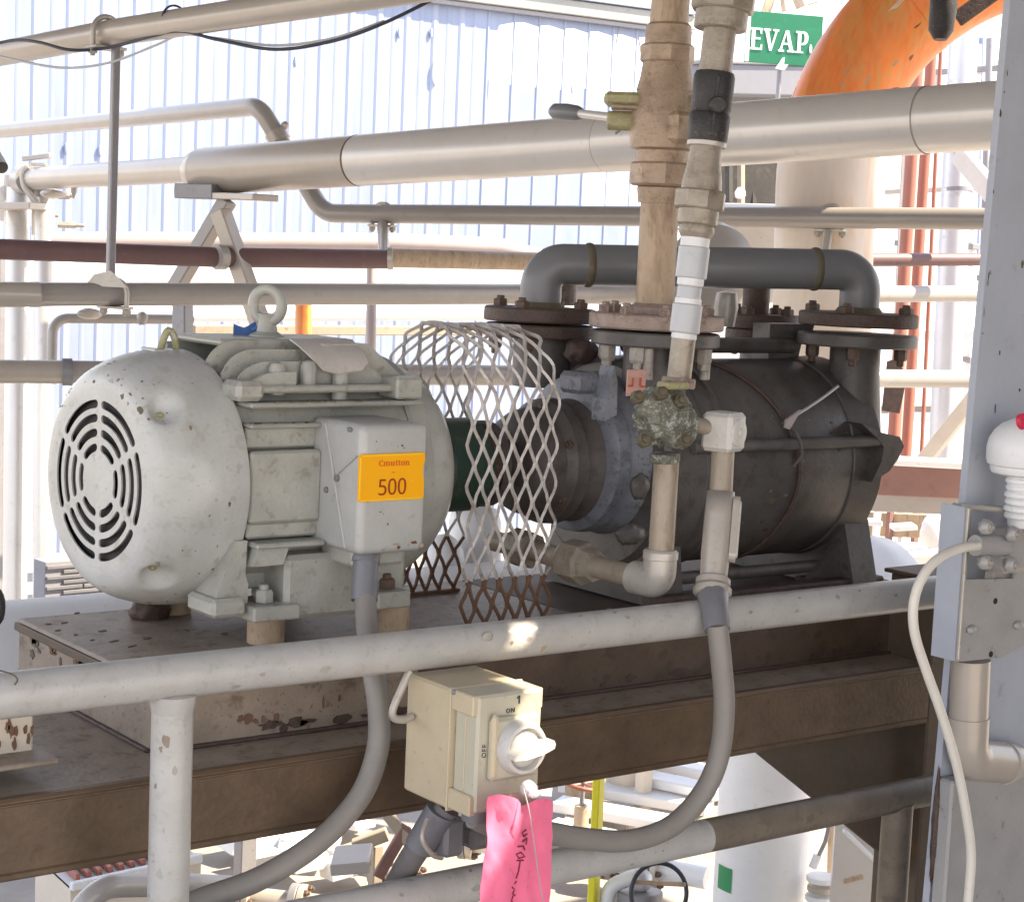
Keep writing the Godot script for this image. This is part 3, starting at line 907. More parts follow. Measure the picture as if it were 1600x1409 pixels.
func pipe_racks() -> void:
	# top pipe and its hanger rod
	solo("overhead_pipe", MB.new().tube(PackedVector3Array([Vector3(2.1693, 2.1128, -5.858), Vector3(2.2621, 2.1501, -4.9766), Vector3(2.4205, 2.186, -3.543)]), 0.037, 20), M.pipe_cream, "cream overhead pipe across the top left with a cable hung on it", "pipe")
	solo("hanger_rod", MB.new().bar(Vector3(2.2768, 2.1155, -4.9609), Vector3(2.2662, 1.4678, -4.945), 0.022, 0.022, Vector3.RIGHT), M.rod_grey, "thin square hanger rod between the overhead pipe and a grey pipe", "rod")
	clamp_on(Vector3(2.2564, 2.1498, -4.9808), Vector3(2.3327, 2.1655, -4.6115) - Vector3(2.2229, 2.1348, -5.1925), 0.037, "clamp on the cream overhead pipe at the hanger rod")
	var cb := MB.new()
	cb.tube(curve([Vector3(2.0684, 2.1194, -5.4318), Vector3(2.1051, 2.134, -5.2806), Vector3(2.1238, 2.1218, -5.1393), Vector3(2.1624, 2.0966, -5.0065), Vector3(2.2394, 2.1062, -4.9249), Vector3(2.2722, 2.1275, -4.7146), Vector3(2.2884, 2.132, -4.5775), Vector3(2.3382, 2.109, -4.4742), Vector3(2.4076, 2.0806, -4.2927), Vector3(2.4735, 2.0974, -4.1199), Vector3(2.5226, 2.1357, -3.9625), Vector3(2.5803, 2.1968, -3.8018)]), 0.0045, 8)
	solo("black_cable", cb, M.cable_dark, "dark cable tied along the cream overhead pipe and sagging right", "cable")
	cb = MB.new()
	cb.tube(curve([Vector3(2.0681, 2.1083, -5.4306), Vector3(2.1181, 2.0764, -5.2632), Vector3(2.1796, 2.0533, -5.0883), Vector3(2.2382, 2.0641, -4.9202), Vector3(2.2939, 2.1052, -4.7582), Vector3(2.3112, 2.1289, -4.6228), Vector3(2.3478, 2.1144, -4.4929), Vector3(2.4179, 2.0924, -4.3117), Vector3(2.4842, 2.1059, -4.1381), Vector3(2.5337, 2.1427, -3.9803)]), 0.0035, 8)
	solo("grey_cable", cb, M.plastic_grey, "thin grey cable looping below the cream overhead pipe", "cable")
	solo("cable_tie", ring_mb(Vector3(2.3051, 2.1675, -4.6576), 0.039, 0.003, Vector3(2.3466, 2.1746, -4.2881) - Vector3(2.2546, 2.1485, -5.0449)), M.cable_dark, "black tie round the cream overhead pipe", "cable tie")

	# second pipe with its drop elbow, running on to the right
	var root := thing("offset_pipe", "grey pipe that bends down behind the big cream pipe and runs right", "pipe", Vector3(2.8196, 1.6752, -4.8094))
	var path := bend([Vector3(3.5187, 2.0613, -9.4901), Vector3(3.5312, 2.0982, -6.4065), Vector3(3.6884, 1.7044, -6.1731), Vector3(4.9421, 1.7653, -3.8593)], 0.10, 10)
	put("pipe_run", MB.new().tube(path, 0.0355, 22), M.pipe_grey, root)
	var k0 := path[11]
	var k1 := path[12]
	var kd := (k1 - k0).normalized()
	put("collar", MB.new().tube(PackedVector3Array([k0 + kd * 0.06, k0 + kd * 0.10]), 0.043, 22), M.pipe_cream, root)
	put("collar_bolt", MB.new().lump(k0 + kd * 0.08 + Vector3(0.02, 0.045, 0.02), Vector3(0.016, 0.016, 0.016), 0.1, 0.2, 2, 10), M.galv_bright, root)
	clamp_on(Vector3(3.8084, 1.7052, -5.945), Vector3(0.9, 0, -0.43), 0.0355, "clamp on the grey offset pipe above the maroon pipe")
	clamp_on(Vector3(4.6448, 1.7486, -4.4695), Vector3(0.9, 0, -0.43), 0.0355, "clamp on the grey offset pipe in front of the white riser")
	solo("drop_stub", MB.new().tube(PackedVector3Array([Vector3(3.7964, 1.6672, -5.9238), Vector3(3.677, 1.5558, -5.7219)]), 0.021, 12), M.pipe_cream, "short cream stub between the offset pipe and the maroon pipe", "pipe stub")
	solo("drop_stub", MB.new().tube(PackedVector3Array([Vector3(4.6276, 1.7075, -4.4643), Vector3(4.6183, 1.6262, -4.4603)]), 0.017, 12), M.pipe_grey, "short grey stub under the clamp in front of the white riser", "pipe stub")

	# third pipe with its flanged end at the left
	root = thing("cream_pipe", "cream horizontal pipe with a clamped coupling at its left end", "pipe", Vector3(3.3216, 1.8277, -7.2186))
	put("pipe_run", MB.new().tube(PackedVector3Array([Vector3(3.2629, 1.8146, -8.0149), Vector3(3.2126, 1.8435, -6.1713)]), 0.049, 20), M.pipe_cream, root)
	put("coupling_ring", MB.new().tube(PackedVector3Array([Vector3(3.2734, 1.8125, -8.0696), Vector3(3.259, 1.8141, -7.9549)]), 0.066, 20), M.pipe_grey, root)
	put("coupling_hook", MB.new().tube(curve([Vector3(3.234, 1.8623, -7.9173), Vector3(3.2155, 1.8392, -7.9281), Vector3(3.2183, 1.784, -7.9185), Vector3(3.2395, 1.7437, -7.8973), Vector3(3.2608, 1.7088, -7.8767)]), 0.016, 10), M.pipe_cream, root)
	put("locking_lever", MB.new().bar(Vector3(3.2173, 1.9002, -7.9349), Vector3(3.2713, 1.9151, -7.7707), 0.02, 0.022), M.pipe_grey, root)
	put("locking_lever", MB.new().bar(Vector3(3.248, 1.8797, -7.9091), Vector3(3.2568, 1.8734, -7.776), 0.02, 0.014), M.pipe_grey, root)
	put("drain_tip", MB.new().lathe(Vector3(3.2658, 1.7594, -7.5026), Vector3.DOWN, [Vector2(-0.02, 0.013), Vector2(0.0, 0.013), Vector2(0.03, 0.0)], 10), M.pipe_grey, root)
	put("drain_elbow", MB.new().lump(Vector3(3.2348, 1.7495, -7.6502), Vector3(0.06, 0.018, 0.03), 0.2, 0.1, 8, 16), M.pipe_cream, root)

	# the pair of vertical white pipes at the left
	var vl := [Vector3(3.1251, -0.1576, -7.7284), Vector3(3.1842, -0.131, -7.562)]
	var vt := [Vector3(3.2743, 1.8015, -8.1303), Vector3(3.3247, 1.7618, -7.9615)]
	var lab := ["white vertical pipe at the far left, left one of a pair", "white vertical pipe at the far left, right one of a pair"]
	for i in 2:
		root = thing("white_riser", lab[i], "pipe", Vector3(vl[i].x, G, vl[i].z), "pair of white vertical pipes at the left")
		put("pipe_run", MB.new().tube(PackedVector3Array([Vector3(vl[i].x, G, vl[i].z), vl[i], vt[i]]), [0.052, 0.042][i], 20), M.pipe_white, root)
		put("collar", MB.new().tube(PackedVector3Array([vt[i] - Vector3(0, 0.19, 0), vt[i] - Vector3(0, 0.08, 0)]), [0.058, 0.050][i], 20), M.pipe_cream, root)
		put("collar", MB.new().tube(PackedVector3Array([vt[i] - Vector3(0, 0.02, 0), vt[i] + Vector3(0, 0.03, 0)]), [0.062, 0.055][i], 20), M.pipe_grey, root)
		bolt(root, vt[i] + Vector3(0.06, -0.01, 0.02), Vector3(1, 0, 0.6), 0.04, 0.05, M.pale_bolt)
		bolt(root, vt[i] + Vector3(0.06, -0.14, 0.02), Vector3(1, 0, 0.6), 0.03, 0.08, M.pale_bolt)
	root = thing("left_valve", "grey valve elbow cut off by the left edge of the picture", "valve", Vector3(3.2109, 1.6706, -8.1603))
	put("elbow", MB.new().tube(bend([Vector3(3.1453, 1.7807, -8.4755), Vector3(3.2665, 1.7871, -8.2599), Vector3(3.2901, 1.6449, -8.2232)], 0.09, 8), 0.062, 18), M.pipe_cream, root)
	put("bonnet", MB.new().tube(PackedVector3Array([Vector3(3.267, 1.9323, -8.4047), Vector3(3.2549, 1.8667, -8.2792)]), 0.03, 12), M.black, root)
	put("flange", MB.new().bar(Vector3(3.1008, 1.6855, -8.1191), Vector3(3.2694, 1.6982, -7.8688), 0.16, 0.03), M.pipe_cream, root)
	solo("thin_dark_post", MB.new().bar(Vector3(3.3601, 1.4659, -8.5238), Vector3(3.3036, -0.1998, -8.3431), 0.03, 0.035, Vector3.RIGHT), M.rod_grey, "thin dark post at the left edge beside the white risers", "post")
	solo("thin_dark_post", MB.new().bar(Vector3(3.4978, 1.4697, -8.5467), Vector3(3.4382, -0.2151, -8.3658), 0.012, 0.012, Vector3.RIGHT), M.rod_grey, "very thin dark rod between the two white risers", "post")

	# lilac and maroon pipes
	solo("lilac_pipe", MB.new().tube(PackedVector3Array([Vector3(3.3051, 1.5452, -7.8215), Vector3(4.7335, 1.6043, -7.2617), Vector3(5.2273, 1.607, -7.1434), Vector3(5.6387, 1.5499, -7.0788)]), 0.045, 20, PackedFloat32Array([0.045, 0.045, 0.043, 0.02])), M.pipe_lilac, "pale lilac pipe running just above the maroon pipe", "pipe")
	root = thing("maroon_pipe", "maroon pipe left of centre, turning tan at the right", "pipe", Vector3(3.2348, 1.5264, -5.8608))
	put("dark_run", MB.new().tube(PackedVector3Array([Vector3(2.1886, 1.5294, -5.8912), Vector3(2.9848, 1.5306, -5.6717), Vector3(3.6076, 1.5463, -5.5841)]), 0.0335, 20), M.pipe_maroon, root)
	put("tan_run", MB.new().tube(PackedVector3Array([Vector3(3.6187, 1.5506, -5.6015), Vector3(4.3856, 1.561, -5.5057)]), 0.0335, 20), M.tan_pipe, root)
	put("joint_clip", MB.new().tube(PackedVector3Array([Vector3(2.9719, 1.5307, -5.6563), Vector3(3.002, 1.5315, -5.659)]), 0.042, 20), M.pipe_grey, root)
	put("end_ring", MB.new().tube(PackedVector3Array([Vector3(3.6059, 1.5484, -5.5857), Vector3(3.6203, 1.5492, -5.575)]), 0.040, 20), M.galv_bright, root)
	solo("maroon_pipe", MB.new().tube(PackedVector3Array([Vector3(5.5453, 1.6173, -5.1469), Vector3(6.3773, 1.6492, -5.0304)]), 0.026, 16), M.pipe_maroon, "dark maroon pipe right of the dark U-shaped pipe", "pipe")

	# long grey pipe behind the lifting eye
	root = thing("long_grey_pipe", "long grey horizontal pipe behind the lifting eye", "pipe", Vector3(3.2105, 1.4417, -4.988))
	put("pipe_run", MB.new().tube(PackedVector3Array([Vector3(1.8384, 1.416, -4.9445), Vector3(6.4548, 1.5057, -5.0788)]), 0.033, 20), M.pipe_grey, root)
	put("coupling", MB.new().tube(PackedVector3Array([Vector3(1.9122, 1.4172, -4.9521), Vector3(2.0462, 1.4215, -4.9151)]), 0.0345, 20), M.pipe_cream, root)
	clamp_on(Vector3(2.2851, 1.4248, -4.9502), Vector3(0.9, 0, -0.43), 0.033, "clamp on the long grey pipe at the hanger rod foot")
	root = thing("rod_foot", "crumpled white bracket where the hanger rod meets the grey pipe", "bracket", Vector3(2.2661, 1.4642, -4.9446))
	put("gusset", MB.new().prism(PackedVector2Array([Vector2(-0.07, -0.01), Vector2(-0.045, 0.022), Vector2(0.0, 0.035), Vector2(0.03, 0.01), Vector2(0.05, -0.012)]), Vector3(2.2573, 1.4576, -4.9252), Vector3(0.8, 0, 0.6), Vector3.UP, Vector3(-0.6, 0, 0.8) * 0.006), M.galv_bright, root)
	solo("slim_post", MB.new().tube(PackedVector3Array([Vector3(3.8838, 1.5143, -6.1269), Vector3(3.808, 0.9754, -5.9859)]), 0.02, 12), M.pipe_lilac, "slim lilac post below the maroon pipe behind the motor", "post")
	root = thing("small_bent_pipe", "small grey pipe with a bend below the long grey pipe at left", "pipe", Vector3(2.7964, 1.2982, -6.1588))
	put("pipe_run", MB.new().tube(bend([Vector3(2.7658, 1.0362, -6.5237), Vector3(2.7767, 1.2766, -6.5478), Vector3(3.3256, 1.2805, -6.5139)], 0.06, 8), 0.019, 14), M.pipe_grey, root)
	put("union", MB.new().lump(Vector3(2.8864, 1.2988, -6.4685), Vector3(0.05, 0.02, 0.025), 0.3, 0.15, 5, 16), M.pipe_cream, root)
	put("union", MB.new().lump(Vector3(3.0403, 1.2907, -6.3521), Vector3(0.02, 0.025, 0.02), 0.3, 0.15, 6, 14), M.pale_bolt, root)
	# the low grey pipe behind motor and guard
	root = thing("low_grey_pipe", "grey horizontal pipe level with the motor top, behind it", "pipe", Vector3(3.5349, 1.1703, -5.0856))
	put("pipe_run", MB.new().tube(PackedVector3Array([Vector3(2.0319, 1.1689, -5.4577), Vector3(2.3498, 1.1695, -5.4079)]), 0.0355, 20), M.pipe_cream, root)
	put("pipe_run", MB.new().tube(PackedVector3Array([Vector3(2.3514, 1.1695, -5.4068), Vector3(6.1587, 1.168, -4.8156)]), 0.035, 20), M.pipe_grey, root)
	put("end_flange", MB.new().tube(PackedVector3Array([Vector3(2.327, 1.1692, -5.4125), Vector3(2.3561, 1.1698, -5.4033)]), 0.042, 20), M.rod_grey, root)

	# big cream pipe
	root = thing("big_pipe", "big cream pipe with a domed left end crossing above the motor", "pipe", Vector3(3.3655, 1.8918, -4.555))
	var a := Vector3(3.0727, 1.8224, -5.9591)
	var b := Vector3(3.6239, 1.9684, -2.8886)
	var mid := a.lerp(b, 0.27)
	var ax := (b - a).normalized()
	var tot := a.distance_to(b)
	var cut := (Vector3(3.2152, 1.8574, -5.1658) - a).dot(ax)
	var cut2 := (Vector3(3.4101, 1.9114, -4.1472) - a).dot(ax)
	var cut3 := (Vector3(3.5827, 1.9578, -3.1443) - a).dot(ax)
	put("domed_end", MB.new().lathe(a, ax, [Vector2(-0.09, 0.0), Vector2(-0.085, 0.03), Vector2(-0.065, 0.055), Vector2(-0.035, 0.073), Vector2(0, 0.0815)], 32), M.pipe_cream, root)
	put("pipe_run", MB.new().lathe(a, ax, [Vector2(0.0, 0.0815), Vector2(cut, 0.0815)], 40), M.pipe_cream, root)
	put("pipe_run", MB.new().lathe(a, ax, [Vector2(cut + 0.003, 0.0815), Vector2(cut2 + 0.004, 0.0815)], 40), M.pipe_white, root)
	put("pipe_run", MB.new().lathe(a, ax, [Vector2(cut2 + 0.002, 0.083), Vector2(cut3 + 0.002, 0.083)], 40), M.pipe_white, root)
	put("pipe_run", MB.new().lathe(a, ax, [Vector2(cut3 + 0.004, 0.0815), Vector2(tot + 0.4, 0.0815)], 40), M.pipe_white, root)
	for c in [cut, cut2, cut3]:
		put("weld_seam", MB.new().lathe(a, ax, [Vector2(c - 0.006, 0.081), Vector2(c - 0.003, 0.0822), Vector2(c + 0.003, 0.0822), Vector2(c + 0.006, 0.081)] if c == cut else [Vector2(c - 0.001, 0.0824), Vector2(c + 0.005, 0.0824)], 40), M.weld if c == cut else M.pipe_grey, root)
	put("end_plug", MB.new().lathe(a - ax * 0.088, -ax, [Vector2(-0.01, 0.016), Vector2(0.008, 0.016), Vector2(0.008, 0.0)], 12), M.pipe_cream, root)
	for q in [Vector3(3.4942, 1.9976, -3.6558), Vector3(3.5378, 2.0087, -3.4989), Vector3(3.56, 2.0196, -3.2324), Vector3(3.3887, 1.9201, -4.0387)]:
		var cq: Vector3 = a + ax * (q - a).dot(ax)
		var ou: Vector3 = (q - cq).normalized()
		put("paint_chip", MB.new().box(cq + ou * 0.083, Vector3(0.02, 0.004, 0.008), 0.001, Basis(Vector3.UP.cross(ou).normalized(), ou, Vector3.UP.cross(ou).normalized().cross(ou)).rotated(ou, 0.6)), M.rod_grey, root)

	# its support: channel head on splayed square legs
	root = thing("pipe_support", "grey square tube trestle under the domed end of the big pipe", "pipe support", Vector3(3.0541, 1.2683, -5.836))
	put("head_channel", MB.new().bar(Vector3(2.9904, 1.7496, -5.9482), Vector3(3.0569, 1.7511, -5.798), 0.10, 0.05, Vector3.UP, 0.003), M.rod_grey, root)
	put("head_plate", MB.new().bar(Vector3(3.062, 1.7382, -5.8301), Vector3(3.0701, 1.7333, -5.5093), 0.10, 0.022, Vector3.UP, 0.003), M.pipe_cream, root)
	put("channel_mouth", MB.new().bar(Vector3(2.9943, 1.7497, -5.9704), Vector3(2.9991, 1.75, -5.9606), 0.084, 0.034, Vector3.UP, 0.002), M.black, root)
	put("leg", MB.new().bar(Vector3(3.0659, 1.7257, -5.7628), Vector3(2.9367, 1.3717, -5.9378), 0.05, 0.05, Vector3(0.4, 0, 1), 0.004), M.pipe_grey, root)
	put("leg", MB.new().bar(Vector3(3.02, 1.6849, -5.7289), Vector3(3.1011, 1.286, -5.5518), 0.055, 0.055, Vector3(0.4, 0, 1), 0.004), M.pipe_cream, root)
	put("leg", MB.new().bar(Vector3(3.024, 1.3927, -6.0009), Vector3(3.0139, 0.9913, -5.9547), 0.05, 0.06, Vector3(0.4, 0, 1), 0.004), M.rod_grey, root)
	solo("rusty_stub", MB.new().tube(PackedVector3Array([Vector3(3.873, 1.3411, -6.6146), Vector3(3.8666, 1.1253, -6.5905)]), 0.034, 14), M.orange_jacket, "rust stained stub pipe behind the motor top", "pipe stub")

	# the white vessel lying behind the skid, and a white cap behind the guard
	root = thing("white_vessel", "long white horizontal vessel lying behind the pump base", "vessel", Vector3(1.2, 0.5, -3.35))
	put("shell", MB.new().lathe(Vector3(0.2, 0.71, -3.35), Vector3.RIGHT, [Vector2(0, 0), Vector2(0, 0.19), Vector2(3.45, 0.19), Vector2(3.55, 0.175), Vector2(3.62, 0.13), Vector2(3.65, 0.06), Vector2(3.655, 0)], 48), M.white_plastic, root)
	root = thing("white_drum", "white round topped drum behind the guard mesh", "drum", Vector3(2.4274, 0.8714, -3.3619))
	put("drum", MB.new().tube(PackedVector3Array([Vector3(2.485, 0.767, -3.4304), Vector3(2.4912, 0.9777, -3.454), Vector3(2.492, 1.0053, -3.4571), Vector3(2.4924, 1.0169, -3.4584)]), 0.06, 24, PackedFloat32Array([0.06, 0.06, 0.052, 0.03])), M.white_plastic, root)
	put("side_boss", MB.new().lump(Vector3(2.3747, 0.9083, -3.4063), Vector3(0.045, 0.055, 0.05), 0.05, 0.1, 4, 20), M.white_plastic, root)


# ---------------------------------------------------------------- what shows under the skid
func below_skid() -> void:
	var root := thing("white_tank", "white upright tank with a green label under the beam", "tank", Vector3(3.7584, -0.2684, -3.72))
	var c := Vector3(3.7654, -0.0312, -3.7465)
	put("shell", MB.new().lathe(Vector3(c.x, G, c.z), Vector3.UP, [Vector2(0, 0), Vector2(0, 0.132), Vector2(1.15, 0.132), Vector2(1.21, 0.10), Vector2(1.23, 0)], 40), M.white_plastic, root)
	var tocam := (Vector3(0, 0, 0) - Vector3(c.x, 0, c.z)).normalized()
	var lab := MB.new()
	var base := Vector3(3.6061, -0.1488, -3.7244).y
	for i in 6:
		var a0 := -1.08 + i * 0.075
		var d0 := tocam.rotated(Vector3.UP, a0)
		var d1 := tocam.rotated(Vector3.UP, a0 + 0.075)
		var o := Vector3(c.x, 0, c.z)
		lab.quad(o + d0 * 0.134 + Vector3.UP * (base - 0.035), o + d1 * 0.134 + Vector3.UP * (base - 0.035), o + d1 * 0.134 + Vector3.UP * (base + 0.035), o + d0 * 0.134 + Vector3.UP * (base + 0.035))
	put("green_label", lab, M.label_green, root)
	solo("yellow_post", MB.new().bar(Vector3(3.0812, 0.2838, -3.673), Vector3(3.0496, -0.1973, -3.6323), 0.02, 0.058, Vector3(0.6, 0, 0.8).cross(Vector3.UP), 0.003), M.yellow_paint, "flat yellow post standing under the beam right of the pink tag", "post")

	# white and cream timber frames on the sunlit ground
	root = thing("white_frame_stack", "stack of white frames lying in sun behind the yellow post", "frame stack", Vector3(3.87, -0.2089, -4.3983))
	var fl := [[Vector3(4.0531, -0.26, -5.0246), Vector3(4.3249, -0.26, -4.5589)], [Vector3(3.8908, -0.26, -4.8531), Vector3(4.1205, -0.26, -4.4292)], [Vector3(4.2276, -0.22, -4.9562), Vector3(4.3841, -0.22, -4.562)], [Vector3(3.7584, -0.28, -4.7161), Vector3(3.8894, -0.28, -4.4156)], [Vector3(4.3852, -0.2, -4.9326), Vector3(4.5117, -0.2, -4.6354)]]
	for q in fl:
		put("rail", MB.new().bar(q[0], q[1], 0.10, 0.035, Vector3.UP, 0.004), M.white_plastic, root)
	put("upright", MB.new().bar(Vector3(4.2139, -0.1173, -4.7813), Vector3(4.1954, -0.3814, -4.7598), 0.045, 0.045, Vector3.RIGHT, 0.004), M.cream_box, root)
	put("cross_rail", MB.new().bar(Vector3(4.278, -0.28, -5.2145), Vector3(3.7699, -0.3, -4.6272), 0.05, 0.03, Vector3.UP, 0.004), M.cream_box, root)
	solo("tan_cone", MB.new().lathe(Vector3(4.0931, -0.28, -4.9473), Vector3(-0.5, 0.5, 0.3), [Vector2(0, 0), Vector2(0, 0.07), Vector2(0.06, 0.06), Vector2(0.16, 0.0)], 16), M.tan_pipe, "tan cone shaped scrap beside the yellow post", "scrap")
	solo("cream_bucket", MB.new().lathe(Vector3(4.2331, -0.3, -4.9038), Vector3(0.2, 1, 0), [Vector2(0, 0), Vector2(0, 0.07), Vector2(0.14, 0.085), Vector2(0.14, 0)], 20), M.cream_box, "cream bucket behind the white frames", "bucket")
	solo("grey_wedge", MB.new().bar(Vector3(4.0592, -0.31, -4.7807), Vector3(4.077, -0.31, -4.6332), 0.12, 0.06, Vector3.UP, 0.006), M.pipe_grey, "grey block on the ground right of the yellow post", "block")
	solo("tan_crate", MB.new().box(Vector3(4.6573, -0.28, -5.0522), Vector3(0.24, 0.12, 0.2), 0.006), M.tan_pipe, "small tan crate in sun behind the conduit loop", "crate")
	solo("grey_stub_post", MB.new().box(Vector3(4.6524, -0.28, -4.8453), Vector3(0.06, 0.14, 0.2), 0.006), M.pipe_grey, "grey post stub left of the white tank", "stub")

	# the valve with the ring guard
	root = thing("ring_valve", "round grey fitting with a dark ring handle below the mid rail", "valve", Vector3(3.1656, -0.1581, -3.5506))
	put("ring", ring_mb(Vector3(3.1303, -0.0154, -3.4705), 0.075, 0.006, Vector3(-0.35, 0.25, 0.9)), M.cable_dark, root)
	put("spoke", MB.new().bar(Vector3(3.0787, 0.0094, -3.5125), Vector3(3.1859, 0.0087, -3.432), 0.008, 0.012), M.tan_pipe, root)
	put("body", MB.new().cyl(Vector3(3.1532, -0.1257, -3.5642), Vector3(3.1555, -0.0462, -3.5731), 0.06, 20), M.rod_grey, root)
	put("cap", MB.new().lump(Vector3(3.1564, -0.018, -3.5763), Vector3(0.035, 0.03, 0.035), 0.15, 0.1, 5, 16), M.silver, root)
	put("pipe", MB.new().tube(bend([Vector3(3.0796, -0.1296, -3.6188), Vector3(3.0917, -0.038, -3.6221), Vector3(3.1568, -0.0031, -3.5779)], 0.04, 6), 0.02, 12), M.white_plastic, root)
	solo("cream_slab", MB.new().box(Vector3(4.0254, -0.4841, -4.2451), Vector3(0.45, 0.05, 0.5), 0.006), M.cream_box, "cream slab on the ground left of the white tank", "slab")

	# right: gauge stack, brown post, steel panel
	root = thing("drain_cock", "small white drain fitting beside the white tank", "fitting", Vector3(3.8311, -0.2084, -3.5479))
	put("stem", MB.new().tube(PackedVector3Array([Vector3(3.8148, -0.0751, -3.5779), Vector3(3.8366, -0.0203, -3.5689), Vector3(3.8467, 0.0249, -3.5674)]), 0.006, 8), M.rod_grey, root)
	put("nozzle", MB.new().tube(PackedVector3Array([Vector3(3.8055, -0.0953, -3.5821), Vector3(3.8182, -0.0588, -3.5775)]), 0.012, 10), M.white_plastic, root)
	for i in 4:
		put("ring", MB.new().cyl(Vector3(3.8252, -0.1157, -3.5647) - Vector3(0, 0.028 * i, 0), Vector3(3.8252, -0.1157, -3.5647) - Vector3(0, 0.028 * i + 0.016, 0), 0.042 - 0.004 * (i % 2), 16), M.pipe_cream if i % 2 else M.white_plastic, root)
	solo("brown_post", MB.new().bar(Vector3(4.0838, -0.0254, -3.76), Vector3(4.0676, -0.3663, -3.7264), 0.04, 0.036, Vector3.RIGHT, 0.003), M.tan_pipe, "brown vertical post between the white tank and steel panel", "post")
	root = thing("steel_panel", "sloping grey steel panel at the lower right under the mid rail", "panel", Vector3(3.8368, -0.1701, -3.423))
	put("sheet", MB.new().prism(PackedVector2Array([Vector2(-0.08, -0.16), Vector2(0.16, -0.22), Vector2(0.16, 0.0), Vector2(0.0, 0.14), Vector2(-0.08, 0.16)]), Vector3(3.8402, -0.0559, -3.4357), Vector3(0.8, 0, 0.6), Vector3.UP, Vector3(-0.6, 0, 0.8) * 0.02), M.pipe_white, root)
	put("edge", MB.new().bar(Vector3(3.7684, 0.0607, -3.4423), Vector3(3.8633, -0.0524, -3.3561), 0.02, 0.012), M.white_plastic, root)
	solo("brown_lever", MB.new().bar(Vector3(3.6546, -0.0313, -3.3268), Vector3(3.6986, -0.0155, -3.2959), 0.012, 0.014), M.tan_pipe, "small brown lever in front of the steel panel", "lever")

	# left: slatted box, sign, post, bent pipe
	root = thing("slatted_box", "cream box with red brown slats on top at lower left", "box", Vector3(2.0445, -0.2066, -4.5099))
	var o := Vector3(1.9582, -0.1, -4.4403)
	var ex := (Vector3(2.2069, -0.1, -4.4671) - o) * 1.6
	var ez := (Vector3(1.978, -0.1, -4.6982) - o) * 1.1
	var h := Vector3(0, -0.24, 0)
	var bm := MB.new()
	bm.quad(o, o + ex, o + ex + h, o + h)
	bm.quad(o + ez, o, o + h, o + ez + h)
	bm.quad(o + ex, o + ex + ez, o + ex + ez + h, o + ex + h)
	bm.quad(o + ex + ez, o + ez, o + ez + h, o + ex + ez + h)
	put("case", bm, M.cream_box, root)
	bm = MB.new()
	var up := Vector3(0, 0.006, 0)
	bm.quad(o + ez + up, o + ex + ez + up, o + ex + up, o + up)
	put("top", bm, M.white_plastic, root)
	put("rim", MB.new().bar(o + Vector3(0, 0.008, 0), o + ex + Vector3(0, 0.008, 0), 0.02, 0.022), M.white_plastic, root)
	for i in 11:
		var k := o + ex * (0.08 + i * 0.083)
		put("slat", MB.new().bar(k + Vector3(0, 0.018, 0) + ez * 0.10, k + Vector3(0, 0.018, 0) + ez * 0.98, 0.013, 0.018, Vector3.UP, 0.002), M.red_stripe, root)
	root = thing("white_board", "white board with dark smudged lettering behind the left rail post", "sign", Vector3(2.8617, -0.4554, -5.3724))
	var bc := Vector3(2.8721, -0.3879, -5.3736)
	var br := Vector3(0.8, 0.06, 0.6).normalized()
	put("board", MB.new().box(bc, Vector3(0.24, 0.16, 0.02), 0.004, Basis(br, Vector3.UP, br.cross(Vector3.UP))), M.wall_rib, root)
	text("lettering", "COBLVV", 0.03, bc + br.cross(Vector3.UP) * 0.012 + Vector3(0, 0.015, 0), br, Vector3.UP, M.rod_grey, root, "Droid Sans", 0.003, 400, 1.2)
	put("shelf", MB.new().bar(Vector3(2.7199, -0.4018, -5.2344), Vector3(2.8253, -0.376, -5.1589), 0.2, 0.03, Vector3.UP, 0.004), M.cream_box, root)
	solo("dark_channel_post", MB.new().bar(Vector3(2.6733, -0.1006, -4.807), Vector3(2.6508, -0.4986, -4.7705), 0.05, 0.052, Vector3.RIGHT, 0.003), M.rod_grey, "dark grey channel post under the beam right of the rail post", "post")
	solo("bent_grey_pipe", MB.new().tube(bend([Vector3(1.7498, -0.0369, -3.9994), Vector3(1.8132, 0.0793, -3.9674), Vector3(2.1293, -0.011, -4.0955), Vector3(2.3134, -0.0795, -4.1997)], 0.08, 8), 0.028, 16), M.pipe_grey, "grey pipe with a bend beside the slatted box", "pipe")
	for i in 2:
		solo("pale_post", MB.new().bar([Vector3(2.2591, -0.396, -5.5805), Vector3(2.3017, -0.3938, -5.5489)][i], [Vector3(2.2474, -0.6801, -5.5513), Vector3(2.29, -0.6778, -5.5197)][i], 0.05, [0.04, 0.028][i], Vector3.RIGHT), M.silver, ["pale grey upright at the bottom left corner", "narrower pale grey upright next to the slatted box"][i], "post")
	# bright scrap in the sun behind the first conduit
	root = thing("scrap_sheets", "heap of bright white scrap sheets in sun below the motor conduit", "scrap heap", Vector3(2.7653, -0.3413, -4.7058))
	rng.seed = 41
	for i in 9:
		var p := Vector3(2.8741, -0.3, -4.9778) + Vector3(rng.randf() * 0.6 - 0.1, rng.randf_range(-0.03, 0.05), rng.randf_range(-0.35, 0.35))
		put("sheet", MB.new().box(p, Vector3(rng.randf_range(0.1, 0.2), rng.randf_range(0.01, 0.06), rng.randf_range(0.08, 0.18)), 0.003, Basis.from_euler(Vector3(rng.randf_range(-0.5, 0.5), rng.randf() * 3.0, rng.randf_range(-0.4, 0.4)))), M.white_plastic, root)
	root = thing("angle_frame", "grey angle iron frame behind the isolator's lower left", "frame", Vector3(2.6601, -0.1231, -4.0598))
